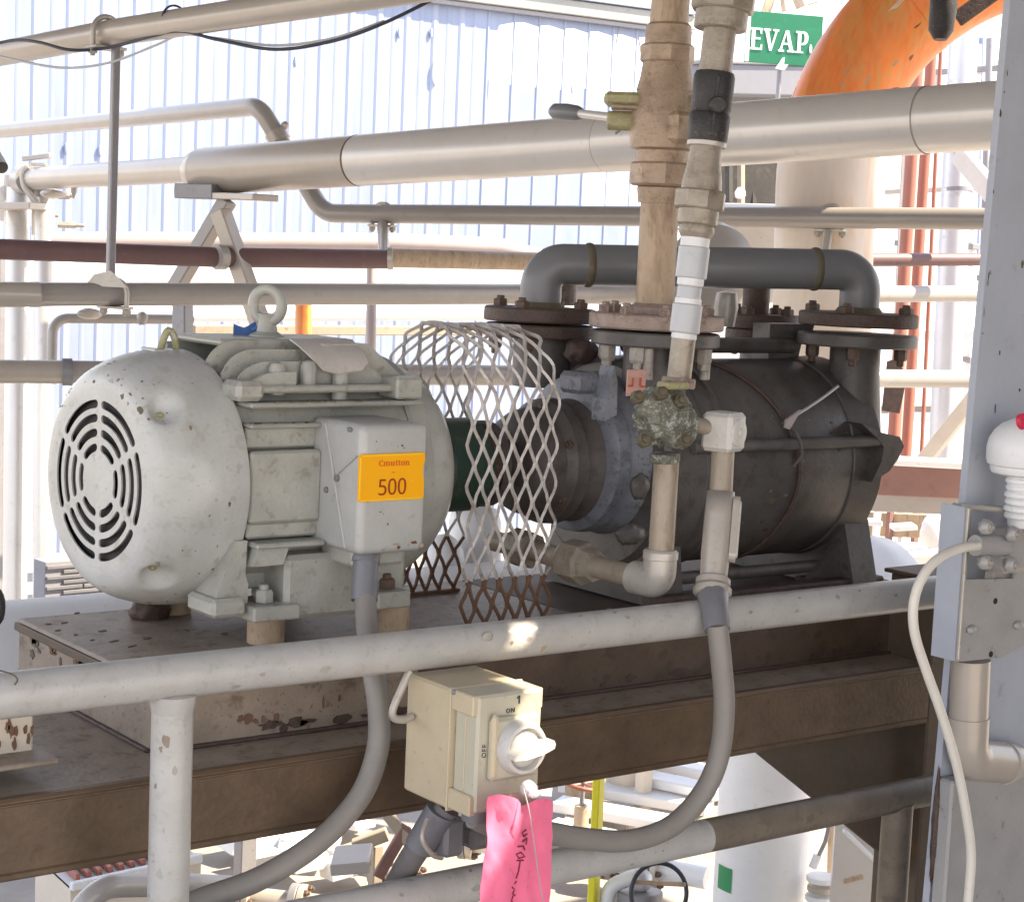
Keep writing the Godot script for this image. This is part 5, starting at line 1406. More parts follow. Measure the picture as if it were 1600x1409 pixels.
	for i in 7:
		put("rust_edge", scab(Vector3(1.60 + rng.randf() * 0.085, 1.117 + rng.randf() * 0.010, zf + 0.0002), Vector3.RIGHT, Vector3.UP, rng.randf_range(0.002, 0.010), rng.randf_range(0.002, 0.005), 0.0005), [M.tan_pipe, M.mesh_rust, M.motor_paint][i % 3], box)
	for i in 14:
		put("scuff", scab(Vector3(x0 + 0.012 + rng.randf() * 0.10, 1.13 + rng.randf() * 0.17, zf + 0.0001), Vector3.RIGHT, Vector3.UP, rng.randf_range(0.0008, 0.0035), rng.randf_range(0.0008, 0.0025), 0.0004), [M.motor_paint, M.weld][i % 2], box)
	# yellow number plate
	var pc := Vector3(1.6198, 1.2341, -2.468)
	var pl2 := MB.new()
	var rr := PackedVector2Array()
	var hw := 0.0615
	var hh := 0.0375
	for cnr in [[1, 1, 0.0], [-1, 1, PI / 2], [-1, -1, PI], [1, -1, PI * 1.5]]:
		for k in 5:
			var a = cnr[2] + PI / 2 * k / 4.0
			rr.append(Vector2(cnr[0] * (hw - 0.005) + cos(a) * 0.005, cnr[1] * (hh - 0.005) + sin(a) * 0.005))
	# the bitten right edge
	var cut := PackedVector2Array()
	for p in rr:
		cut.append(p)
		if cut.size() == rr.size():
			cut.append(Vector2(hw, -0.012)); cut.append(Vector2(hw - 0.003, 0.006)); cut.append(Vector2(hw - 0.003, 0.014)); cut.append(Vector2(hw + 0.001, 0.026))
	pl2.prism(cut, Vector3(pc.x, pc.y, zf + 0.0005), Vector3.RIGHT, Vector3.UP, Vector3(0, 0, 0.003))
	put("number_plate", pl2, M.label_yellow, box, "yellow number plate reading 500")
	for eg in [[0.0, hh - 0.0022, hw * 1.86, 0.003], [-hw + 0.0022, 0.0, 0.003, hh * 1.8], [0.0, -hh + 0.0022, hw * 1.86, 0.003]]:
		put("plate_border", MB.new().box(Vector3(pc.x + eg[0], pc.y + eg[1], zf + 0.004), Vector3(eg[2], eg[3], 0.0012), 0.0004), M.label_edge, box)
	text("digits", "500", 0.0255, Vector3(pc.x + 0.001, pc.y - 0.0155, zf + 0.0042), Vector3.RIGHT, Vector3.UP, M.print_brown, box, "Droid Sans", 0.0008, 400, 0.95)
	text("maker_script", "Cmutton", 0.0092, Vector3(pc.x + 0.003, pc.y + 0.0225, zf + 0.0042), Vector3.RIGHT, Vector3.UP, M.print_faint, box, "Droid Serif", 0.0008, 700, 1.05)
	put("dash", MB.new().box(Vector3(pc.x + 0.002, pc.y + 0.0075, zf + 0.004), Vector3(0.006, 0.0014, 0.0008), 0.0002), M.print_faint, box)
	put("dash", MB.new().box(Vector3(pc.x + 0.038, pc.y - 0.008, zf + 0.004), Vector3(0.005, 0.0014, 0.0008), 0.0002), M.label_edge, box)
	put("box_neck", MB.new().box(Vector3(1.63, 1.10, -2.57), Vector3(0.10, 0.035, 0.10), 0.006), M.motor_paint, root)

	# --- lifting eye
	var eye := MB.new()
	var ec := Vector3(1.5699, 1.4881, -2.8)
	var pts := ring_mb(ec, 0.0275, 0.0098, Vector3(-0.86, 0.0, 0.5))
	put("lifting_eye", pts, M.motor_paint, root)
	put("eye_shank", MB.new().lathe(Vector3(ec.x, 1.434, SZ), Vector3.UP, [Vector2(0, 0.03), Vector2(0.004, 0.03), Vector2(0.01, 0.018), Vector2(0.03, 0.014), Vector2(0.04, 0.017)], 18), M.motor_paint, root)
	# bent foil flap
	var fl := MB.new()
	var A := Vector3(1.5777, 1.434, -2.735)
	var rows := [[Vector3(1.5575, 1.4382, -2.7), Vector3(1.6645, 1.44, -2.7)], [Vector3(1.5585, 1.4286, -2.67), Vector3(1.6664, 1.4312, -2.67)], [Vector3(1.5686, 1.4105, -2.645), Vector3(1.6676, 1.418, -2.645)], [Vector3(1.5832, 1.3927, -2.632), Vector3(1.6687, 1.4041, -2.632)], [Vector3(1.6101, 1.3866, -2.628), Vector3(1.6542, 1.3917, -2.628)]]
	for i in rows.size() - 1:
		fl.quad(rows[i][0], rows[i][1], rows[i + 1][1], rows[i + 1][0], 3)
		var dn := Vector3(0, -0.0025, -0.002)
		fl.quad(rows[i][0] + dn, rows[i + 1][0] + dn, rows[i + 1][1] + dn, rows[i][1] + dn, 4)
		fl.quad(rows[i][0], rows[i + 1][0], rows[i + 1][0] + dn, rows[i][0] + dn)
		fl.quad(rows[i + 1][1], rows[i][1], rows[i][1] + dn, rows[i + 1][1] + dn)
	fl.quad(rows[-1][0], rows[-1][1], rows[-1][1] + Vector3(0, -0.0025, -0.002), rows[-1][0] + Vector3(0, -0.0025, -0.002))
	solo("bent_tin_flap", fl, M.foil, "bent tin plate lying over the motor's top fins", "plate")
	var cl := MB.new()
	cl.prism(PackedVector2Array([Vector2(-0.03, -0.012), Vector2(-0.03, 0.012), Vector2(-0.012, 0.004), Vector2(0.012, 0.016), Vector2(0.004, -0.004), Vector2(0.0, -0.022), Vector2(-0.02, -0.02)]), Vector3(1.5559, 1.4452, -2.83), Vector3(0.85, 0.1, 0.5), Vector3.UP, Vector3(-0.5, 0, 0.85) * 0.006)
	cl.tube(PackedVector3Array([Vector3(1.5529, 1.4447, -2.82), Vector3(1.5672, 1.4568, -2.8), Vector3(1.5891, 1.4814, -2.79)]), 0.005, 8)
	solo("blue_tie", cl, M.blue_cloth, "scrap of blue cloth tied to the lifting eye", "cloth")

	# --- coupling
	root = thing("coupling", "dark green and brown shaft coupling behind the mesh guard", "coupling", Vector3(1.97, 1.11, SZ))
	put("motor_hub", MB.new().lathe(ctr, Vector3.RIGHT, [Vector2(1.905, 0), Vector2(1.905, 0.078), Vector2(1.915, 0.086), Vector2(1.995, 0.086), Vector2(2.005, 0.078), Vector2(2.005, 0)], 36), M.coupling_green, root)
	put("element", MB.new().lathe(ctr, Vector3.RIGHT, [Vector2(2.006, 0), Vector2(2.006, 0.074), Vector2(2.022, 0.074), Vector2(2.022, 0)], 30), M.rust_flange, root)
	put("pump_hub", MB.new().lathe(ctr, Vector3.RIGHT, [Vector2(2.023, 0), Vector2(2.023, 0.080), Vector2(2.04, 0.080), Vector2(2.045, 0.045), Vector2(2.12, 0.04), Vector2(2.12, 0)], 36), M.housing_dark, root)
	bolts(root, Vector3(2.023, SY, SZ), Vector3.LEFT, 0.068, 6, 0.018, 0.012, M.dark_bolt)


# ---------------------------------------------------------------- expanded metal guard
func guard() -> void:
	var root := thing("mesh_guard", "arched expanded metal guard over the shaft coupling", "guard", Vector3(2.0, 0.934, SZ))
	var half := 0.142
	var spring := 1.318
	var bottom := 0.936
	var x0 := 1.902
	var pitch := 0.0340
	var h := 0.071
	var legs := spring - bottom
	var total := legs * 2 + PI * half
	rng.seed = 12
	var wob := FastNoiseLite.new()
	wob.seed = 4
	wob.frequency = 2.2
	var surf := func(x: float, sl: float) -> Vector3:
		var p: Vector3
		if sl < legs:
			p = Vector3(x, bottom + sl, SZ + half)
		elif sl < legs + PI * half:
			var a := (sl - legs) / half
			p = Vector3(x, spring + sin(a) * half, SZ + cos(a) * half)
		else:
			p = Vector3(x, spring - (sl - legs - PI * half), SZ - half)
		return p + Vector3(wob.get_noise_2d(sl * 3, x * 2), wob.get_noise_2d(x * 3 + 7, sl * 2) * 0.6, wob.get_noise_2d(sl * 2 + 30, x * 3)) * 0.010
	var steel := MB.new()
	var rusty := MB.new()
	var rusty_back := MB.new()
	var nst := 12
	var sub := 8
	for k in nst:
		var xc := x0 + pitch * 0.5 * k
		var pts := PackedVector3Array()
		var low := PackedVector3Array()
		var back := PackedVector3Array()
		var steps := int(total / h * sub)
		for i in steps + 1:
			var sl := total * i / steps
			var ph := sl / h + (0.5 if k % 2 else 0.0)
			var tri := absf(fposmod(ph, 1.0) * 2.0 - 1.0) * 2.0 - 1.0
			tri = clampf(tri * 1.28, -1.0, 1.0)
			var x := xc + tri * (pitch * 0.25 - 0.0012)
			var p: Vector3 = surf.call(x, sl)
			if sl < 0.075:
				low.append(p)
			elif sl > total - 0.115:
				back.append(p)
			else:
				if pts.is_empty() and low.size():
					low.append(p)
				pts.append(p)
		if back.size():
			pts.append(back[0])
		var mark := steel.g.size()
		steel.tube(pts, 0.0036, 4)
		for q in range(mark, steel.g.size()):
			steel.g[q] = -1
		rusty.tube(low, 0.0034, 6)
		rusty_back.tube(back, 0.0034, 6)
	put("mesh", steel, M.mesh_steel, root)
	put("rusted_mesh_foot", rusty, M.mesh_rust, root)
	put("rusted_mesh_foot", rusty_back, M.mesh_rust, root)
	put("bottom_bar", MB.new().box(Vector3(1.99, 0.938, SZ - half), Vector3(0.20, 0.006, 0.012), 0.001), M.mesh_rust, root)


# ---------------------------------------------------------------- pump
func pump() -> void:
	var PY := 1.195
	var root := thing("vacuum_pump", "dark brown vacuum pump with strapped barrel and tie rods", "pump", Vector3(2.6, 0.934, SZ))
	var c := Vector3(0, PY, SZ)
	# bearing housing and its flange
	put("bearing_housing", MB.new().lathe(Vector3(0, SY, SZ), Vector3.RIGHT, [Vector2(2.085, 0.03), Vector2(2.085, 0.070), Vector2(2.095, 0.086), Vector2(2.115, 0.097), Vector2(2.14, 0.103), Vector2(2.15, 0.104), Vector2(2.165, 0.118), Vector2(2.19, 0.120), Vector2(2.20, 0.108), Vector2(2.255, 0.125), Vector2(2.26, 0.13)], 44), M.housing_dark, root)
	var bf := put("bearing_flange", MB.new().lathe(Vector3(0, SY + 0.012, SZ), Vector3.RIGHT, [Vector2(2.232, 0.05), Vector2(2.232, 0.140), Vector2(2.238, 0.149), Vector2(2.262, 0.152), Vector2(2.268, 0.146), Vector2(2.30, 0.155), Vector2(2.33, 0.165)], 48), M.bearing_grey, root)
	bolts(bf, Vector3(2.165, SY, SZ), Vector3.LEFT, 0.105, 6, 0.022, 0.012, M.dark_bolt, 0.4)
	put("oil_cup", MB.new().box(Vector3(2.1712, 1.3618, -2.7), Vector3(0.055, 0.04, 0.06), 0.008), M.bearing_grey, root)
	# left end casting
	var le := put("left_end_casting", MB.new().lathe(c, Vector3.RIGHT, [Vector2(2.31, 0.08), Vector2(2.31, 0.195), Vector2(2.318, 0.206), Vector2(2.40, 0.212), Vector2(2.41, 0.205), Vector2(2.41, 0.1)], 56), M.pump_paint, root)
	put("foot", MB.new().prism(PackedVector2Array([Vector2(-0.17, -0.256), Vector2(0.17, -0.256), Vector2(0.15, -0.12), Vector2(-0.15, -0.12)]), Vector3(2.32, PY, SZ), Vector3.BACK, Vector3.UP, Vector3.RIGHT * 0.075), M.pump_paint, le)
	put("web", MB.new().prism(PackedVector2Array([Vector2(0.0, -0.01), Vector2(0.022, 0.05), Vector2(0.034, 0.02), Vector2(0.036, -0.04), Vector2(0.0, -0.05)]), Vector3(2.1803, 1.3464, -2.63), Vector3(0.9, 0, -0.2), Vector3.UP, Vector3(0, 0, -0.04)), M.bearing_grey, le)
	put("neck", MB.new().cyl(Vector3(2.355, 1.33, -2.70), Vector3(2.355, 1.44, -2.70), 0.062, 28), M.pump_paint, le)
	put("neck", MB.new().cyl(Vector3(2.30, 1.33, -2.98), Vector3(2.30, 1.44, -2.98), 0.06, 28), M.pump_paint, le)
	put("rib", MB.new().box(Vector3(2.355, 1.33, -2.84), Vector3(0.05, 0.14, 0.28), 0.01), M.pump_paint, le)
	put("boss", MB.new().lump(Vector3(2.2452, 1.1775, -2.6), Vector3(0.022, 0.024, 0.010), 0.28, 0.14, 6, 26), M.pump_paint, le)
	put("boss", MB.new().lump(Vector3(2.2279, 1.0893, -2.6), Vector3(0.034, 0.020, 0.010), 0.3, 0.14, 7, 26), M.pump_paint, le)
	put("lifting_ear", MB.new().lump(Vector3(2.301, 1.4089, -2.86), Vector3(0.034, 0.024, 0.03), 0.32, 0.13, 8, 28), M.rust_flange, le)
	# pale label with red marks
	put("label", MB.new().box(Vector3(2.2107, 1.3697, -2.585), Vector3(0.045, 0.048, 0.003), 0.001), M.label_pink, le, "pale pink label with red marks")
	for q in [[988, 0.0], [1001, 0.0]]:
		pass
	put("label_mark", MB.new().box(Vector3(2.2005, 1.3712, -2.582), Vector3(0.0035, 0.016, 0.002), 0.0004), M.red_paint, le)
	put("label_mark", MB.new().box(Vector3(2.1949, 1.3643, -2.582), Vector3(0.009, 0.003, 0.002), 0.0004), M.red_paint, le)
	put("label_mark", MB.new().box(Vector3(2.2187, 1.3711, -2.582), Vector3(0.0035, 0.016, 0.002), 0.0004), M.red_paint, le)
	put("label_mark", MB.new().box(Vector3(2.2253, 1.3629, -2.582), Vector3(0.009, 0.003, 0.002), 0.0004), M.red_paint, le)
	# barrel
	var ba := MB.new()
	ba.lathe(c, Vector3.RIGHT, [Vector2(2.41, 0.150), Vector2(2.41, 0.198), Vector2(2.418, 0.203), Vector2(2.815, 0.203), Vector2(2.84, 0.195)], 64)
	var barrel := put("barrel", ba, M.pump_paint, root)
	put("barrel_ring", MB.new().lathe(c, Vector3.RIGHT, [Vector2(2.455, 0.203), Vector2(2.457, 0.2085), Vector2(2.468, 0.2085), Vector2(2.470, 0.203)], 64), M.pump_paint, barrel)
	rng.seed = 88
	nicks(barrel, Vector3(2.43, PY, SZ), Vector3(2.80, PY, SZ), 0.2032, 60, [M.u_pipe, M.rust_flange, M.pump_bed, M.weld], -0.9, 1.7)
	# right end casting
	var re := put("right_end_casting", MB.new().lathe(c, Vector3.RIGHT, [Vector2(2.80, 0.10), Vector2(2.80, 0.196), Vector2(2.808, 0.206), Vector2(2.885, 0.209), Vector2(2.893, 0.20), Vector2(2.91, 0.12), Vector2(2.95, 0.09), Vector2(2.95, 0)], 56), M.pump_paint, root)
	put("neck", MB.new().lathe(Vector3(2.885, 1.12, -2.685), Vector3.UP, [Vector2(-0.02, 0.0), Vector2(0, 0.06), Vector2(0.12, 0.064), Vector2(0.26, 0.052), Vector2(0.33, 0.052)], 32), M.pump_paint, re)
	put("neck", MB.new().cyl(Vector3(2.915, 1.30, -2.98), Vector3(2.915, 1.45, -2.98), 0.055, 28), M.pump_paint, re)
	put("foot", MB.new().prism(PackedVector2Array([Vector2(-0.20, -0.256), Vector2(0.205, -0.256), Vector2(0.16, -0.10), Vector2(-0.16, -0.10)]), Vector3(2.83, PY, SZ), Vector3.BACK, Vector3.UP, Vector3.RIGHT * 0.07), M.pump_paint, re)
	put("foot_web", MB.new().prism(PackedVector2Array([Vector2(-0.11, 0.0), Vector2(0.0, 0.0), Vector2(0.0, 0.10)]), Vector3(2.832, 0.942, -2.64), Vector3.RIGHT, Vector3.UP, Vector3(0, 0, -0.014)), M.pump_paint, re)
	put("foot_pad", MB.new().box(Vector3(2.87, 0.944, -2.66), Vector3(0.16, 0.016, 0.14), 0.004), M.rust_flange, re)
	# hooked lug that holds the front tie rod
	put("rod_lug", MB.new().prism(PackedVector2Array([Vector2(-0.07, 0.05), Vector2(-0.01, 0.03), Vector2(0.045, 0.02), Vector2(0.06, 0.0), Vector2(0.045, -0.025), Vector2(0.02, -0.05), Vector2(-0.03, -0.07), Vector2(-0.005, -0.03), Vector2(0.0, 0.0), Vector2(-0.02, 0.018)]), Vector3(2.868, 1.235, -2.575), Vector3.RIGHT, Vector3.UP, Vector3(0, 0, -0.05)), M.pump_paint, re)
	put("rear_lug", MB.new().prism(PackedVector2Array([Vector2(-0.05, 0.06), Vector2(0.08, 0.06), Vector2(0.075, 0.045), Vector2(0.045, 0.02), Vector2(0.035, -0.02), Vector2(0.05, -0.045), Vector2(0.0, -0.06), Vector2(-0.05, -0.05)]), Vector3(2.80, 1.41, -2.80), Vector3.RIGHT, Vector3.UP, Vector3(0, 0, -0.05)), M.pump_paint, re)
	# tie rods
	put("tie_rod", MB.new().cyl(Vector3(2.36, 1.247, -2.588), Vector3(2.87, 1.247, -2.588), 0.0125, 16), M.pump_paint, root)
	put("tie_rod", MB.new().cyl(Vector3(2.36, 1.425, -2.80), Vector3(2.82, 1.425, -2.80), 0.016, 16), M.pump_paint, root)
	put("tie_rod", MB.new().cyl(Vector3(2.36, 0.985, -2.66), Vector3(2.90, 0.985, -2.66), 0.0125, 16), M.pump_paint, root)
	bolt(root, Vector3(2.40, 1.425, -2.78), Vector3.RIGHT, 0.035, 0.03, M.pale_bolt, "nut")
	# base runners between the feet
	put("runner", MB.new().box(Vector3(2.62, 0.948, -2.63), Vector3(0.62, 0.028, 0.05), 0.004), M.rust_flange, root)

	# pipe stubs behind the flanges
	# strap and its white tie, lashed round the barrel
	root = thing("barrel_strap", "dark cord lashed round the pump barrel with a twist of white tie", "strap", Vector3(2.68, 0.985, SZ))
	var pts := PackedVector3Array()
	var R := 0.2065
	for i in 50:
		var a := 1.75 - 3.6 * i / 49.0
		var x := 2.50 + 0.16 * sin(clampf((1.6 - a) / 1.6, -0.2, 1.3) * 1.25) - maxf(0.0, -a) * 0.035
		pts.append(Vector3(x, PY + sin(a) * R, SZ + cos(a) * R))
	put("cord", MB.new().tube(pts, 0.0045, 8), M.rust_flange, root)
	put("slack_cord", MB.new().tube(curve([Vector3(2.5781, 1.2909, -2.578), Vector3(2.6024, 1.2763, -2.57), Vector3(2.6165, 1.2541, -2.565), Vector3(2.6233, 1.2263, -2.566), Vector3(2.6132, 1.2056, -2.575)], 0.006), 0.0035, 8), M.pump_paint, root)
	put("tie", MB.new().tube(curve([Vector3(2.5882, 1.2931, -2.578), Vector3(2.6407, 1.3114, -2.585), Vector3(2.7094, 1.334, -2.602), Vector3(2.7769, 1.3556, -2.625)], 0.01), 0.003, 8, ), M.plastic_grey, root)
	put("knot", MB.new().prism(PackedVector2Array([Vector2(-0.012, -0.012), Vector2(-0.008, 0.004), Vector2(0.028, 0.022), Vector2(0.006, -0.008), Vector2(0.0, -0.016)]), Vector3(2.5911, 1.2935, -2.574), Vector3.RIGHT, Vector3.UP, Vector3(0, 0, 0.006)), M.pipe_lilac, root)


# ---------------------------------------------------------------- U-shaped pipe over the pump
func manifold() -> void:
	var L := Vector3(2.292, 1.432, -2.985)
	var Rr := Vector3(2.888, 1.446, -2.685)
	var root := thing("u_shaped_pipe", "dark grey U shaped pipe bolted on two flanges over the pump", "pipe", Vector3(2.6, 1.44, -2.85))
	var path := bend([L + Vector3(0, 0.05, 0), Vector3(L.x, 1.573, L.z), Vector3(Rr.x, 1.588, Rr.z), Rr + Vector3(0, 0.05, 0)], 0.088, 12)
	put("bent_tube", MB.new().tube(path, 0.0415, 36), M.u_pipe, root)
	var dir := (Rr - L)
	dir.y = 0.0
	dir = dir.normalized()
	for q in [Vector3(L.x, 1.575, L.z) + dir * 0.095, Vector3(Rr.x, 1.586, Rr.z) - dir * 0.10]:
		put("weld_bead", MB.new().lathe(q - dir * 0.008, dir, [Vector2(0, 0.041), Vector2(0.003, 0.0438), Vector2(0.008, 0.0448), Vector2(0.013, 0.0438), Vector2(0.016, 0.041)], 36), M.weld, root)
	for q in [[L, 0.112, 0.0], [Rr, 0.122, 0.012]]:
		put("flange", flange(MB.new(), q[0] + Vector3(0, 0.027, 0), Vector3.UP, q[1], 0.028), M.rust_flange, root)
		bolts(root, q[0] + Vector3(0, 0.055, 0), Vector3.UP, q[1] - 0.024, 4, 0.030, 0.014, M.dark_bolt, 0.5)
		put("weld_bead", MB.new().lathe(q[0] + Vector3(0, 0.055, 0), Vector3.UP, [Vector2(0, 0.05), Vector2(0.006, 0.046), Vector2(0.012, 0.041)], 30), M.weld, root)
	# counter flanges on the pump side
	solo("pump_flange", flange(MB.new(), L + Vector3(0, -0.004, 0), Vector3.UP, 0.108, 0.026), M.rust_flange, "brown pump flange under the left end of the U pipe", "flange")
	solo("pump_flange", flange(MB.new(), Rr + Vector3(0, -0.014, 0), Vector3.UP, 0.123, 0.026), M.pump_paint, "dark pump flange under the right end of the U pipe", "flange")
	for k in 2:
		var q: Vector3 = [L + Vector3(0, -0.004, 0), Rr + Vector3(0, -0.014, 0)][k]
		var nm: String = ["pump_flange", "pump_flange_001"][k]
		bolts(get_node(nm) as Node3D, q, Vector3.DOWN, 0.09, 4, 0.028, 0.026, M.dark_bolt, 0.9)
	# blank flange pair at the back
	var B := Vector3(2.905, 1.425, -2.985)
	root = thing("rear_flange", "dark bolted flange pair on the pump behind the pale conduit", "flange", B)
	put("lower_disc", flange(MB.new(), B, Vector3.UP, 0.078, 0.026), M.rust_flange, root)
	put("upper_disc", flange(MB.new(), B + Vector3(0, 0.027, 0), Vector3.UP, 0.084, 0.030), M.rust_flange, root)
	put("riser_stub", MB.new().cyl(B + Vector3(-0.02, 0.05, 0), B + Vector3(-0.02, 0.16, 0), 0.03, 20), M.rust_flange, root)
	bolts(root, B + Vector3(0, 0.057, 0), Vector3.UP, 0.062, 4, 0.028, 0.014, M.dark_bolt, 0.3)
	bolts(root, B, Vector3.DOWN, 0.062, 4, 0.026, 0.022, M.pale_bolt, 0.3)
	solo("pale_stub", MB.new().cyl(Vector3(2.40, 1.49, -3.06), Vector3(2.40, 1.60, -3.06), 0.034, 20), M.pink_flange, "pinkish stub pipe behind the tan vertical pipe", "pipe stub")
	solo("grey_plug", MB.new().lathe(Vector3(2.7175, 1.4984, -2.9), Vector3.UP, [Vector2(-0.04, 0.02), Vector2(0, 0.026), Vector2(0.03, 0.022), Vector2(0.035, 0)], 14), M.pipe_grey, "small pale grey plug behind the grey union", "plug")
	solo("round_cover", MB.new().lathe(Vector3(3.558, 1.5607, -3.8637), Vector3(-0.2, 0, 1), [Vector2(0, 0), Vector2(0, 0.14), Vector2(0.03, 0.13), Vector2(0.05, 0.09), Vector2(0.055, 0)], 32), M.pipe_grey, "grey domed cover peeping above the U pipe behind the unions", "cover")


# ---------------------------------------------------------------- tan vertical line with ball valve
func tan_line() -> void:
	var root := thing("tan_pipe_line", "tan vertical pipe with a green handled valve and unions", "pipe", Vector3(2.36, 1.43, -2.70))
	var X := 2.352
	var Z := -2.70
	put("flange", flange(MB.new(), Vector3(X, 1.462, Z), Vector3.UP, 0.128, 0.028), M.pink_flange, root)
	put("lower_flange", flange(MB.new(), Vector3(X, 1.430, Z), Vector3.UP, 0.122, 0.027), M.pump_paint, root)
	bolts(root, Vector3(X, 1.43, Z), Vector3.DOWN, 0.098, 8, 0.032, 0.030, M.pale_bolt, 0.25)
	bolts(root, Vector3(X, 1.490, Z), Vector3.UP, 0.098, 8, 0.028, 0.014, M.pink_flange, 0.25)
	for i in 3:
		var an := 0.9 + i * 0.75
		put("stud", MB.new().cyl(Vector3(X + cos(an) * 0.098, 1.37, Z + sin(an) * 0.098), Vector3(X + cos(an) * 0.098, 1.43, Z + sin(an) * 0.098), 0.010, 10), M.pale_bolt, root)
	var t := func(y: float) -> Vector3: return Vector3(X - 0.006 - (y - 1.5) * 0.0, y, Z)
	put("riser", MB.new().tube(PackedVector3Array([t.call(1.488), t.call(1.74)]), 0.0365, 30), M.tan_pipe, root)
	put("hub", MB.new().lathe(Vector3(X - 0.006, 1.49, Z), Vector3.UP, [Vector2(0, 0.052), Vector2(0.012, 0.05), Vector2(0.02, 0.0375)], 30), M.pink_flange, root)
	# lower union
	put("union_collar", MB.new().lathe(t.call(1.698), Vector3.UP, [Vector2(0, 0.03), Vector2(0, 0.042), Vector2(0.028, 0.045), Vector2(0.033, 0.04)], 24), M.brass_old, root)
	put("union_nut", MB.new().lathe(t.call(1.729), Vector3.UP, [Vector2(0, 0.03), Vector2(0, 0.055), Vector2(0.004, 0.059), Vector2(0.040, 0.059), Vector2(0.044, 0.055), Vector2(0.044, 0.03)], 8, true, 0.2), M.brass_old, root)
	put("tailpiece", MB.new().lathe(t.call(1.772), Vector3.UP, [Vector2(0, 0.050), Vector2(0.045, 0.049), Vector2(0.046, 0.03)], 28), M.brass_old, root)
	# ball valve body
	var vb := put("valve_body", MB.new().box(t.call(1.836) + Vector3(0.012, 0, 0.022), Vector3(0.094, 0.058, 0.10), 0.008), M.brass_old, root)
	put("body_end", MB.new().lathe(t.call(1.795), Vector3.UP, [Vector2(0, 0.05), Vector2(0.004, 0.062), Vector2(0.05, 0.064), Vector2(0.08, 0.060), Vector2(0.115, 0.052), Vector2(0.12, 0.03)], 28), M.brass_old, vb)
	put("stem_boss", MB.new().cyl(t.call(1.848) + Vector3(-0.03, 0, -0.03), t.call(1.848) + Vector3(-0.075, 0.0, -0.075), 0.018, 16), M.valve_green, vb)
	var hp := t.call(1.870) as Vector3
	put("handle_plate", MB.new().bar(hp + Vector3(0.06, 0, 0.05), hp + Vector3(-0.075, 0.002, -0.066), 0.07, 0.008, Vector3.UP, 0.002), M.brass_old, root)
	put("handle_block", MB.new().bar(hp + Vector3(0.058, 0.016, 0.048), hp + Vector3(-0.02, 0.016, -0.018), 0.062, 0.026, Vector3.UP, 0.003), M.brass_old, root)
	put("handle_sleeve", MB.new().bar(hp + Vector3(-0.014, 0.017, -0.012), hp + Vector3(-0.085, 0.017, -0.075), 0.054, 0.026, Vector3.UP, 0.007), M.valve_green, root)
	put("handle_rod", MB.new().tube(PackedVector3Array([Vector3(2.405, 1.8669, -2.9087), Vector3(2.4242, 1.8819, -3.0597)]), 0.0085, 12), M.pipe_white, root)
	put("handle_grip", MB.new().tube(PackedVector3Array([Vector3(2.4284, 1.8806, -3.0501), Vector3(2.4242, 1.8819, -3.0597), Vector3(2.4179, 1.8849, -3.09), Vector3(2.4124, 1.8868, -3.1195), Vector3(2.4122, 1.8872, -3.1323)]), 0.016, 16, PackedFloat32Array([0.011, 0.0155, 0.0175, 0.0165, 0.009])), M.u_pipe, root)
	# upper neck and union
	put("neck", MB.new().lathe(t.call(1.905), Vector3.UP, [Vector2(0, 0.055), Vector2(0.025, 0.049), Vector2(0.052, 0.045), Vector2(0.053, 0.03)], 28), M.brass_old, root)
	put("union_nut", MB.new().lathe(t.call(1.956), Vector3.UP, [Vector2(0, 0.03), Vector2(0, 0.047), Vector2(0.004, 0.051), Vector2(0.031, 0.051), Vector2(0.035, 0.047), Vector2(0.035, 0.03)], 8, true, 0.2), M.brass_old, root)
	put("collar", MB.new().lathe(t.call(1.990), Vector3.UP, [Vector2(0, 0.044), Vector2(0.035, 0.042), Vector2(0.04, 0.036)], 28), M.brass_old, root)
	put("upper_riser", MB.new().tube(PackedVector3Array([t.call(2.02), Vector3(X + 0.010, 2.7, Z)]), 0.036, 28), M.tan_pipe, root)


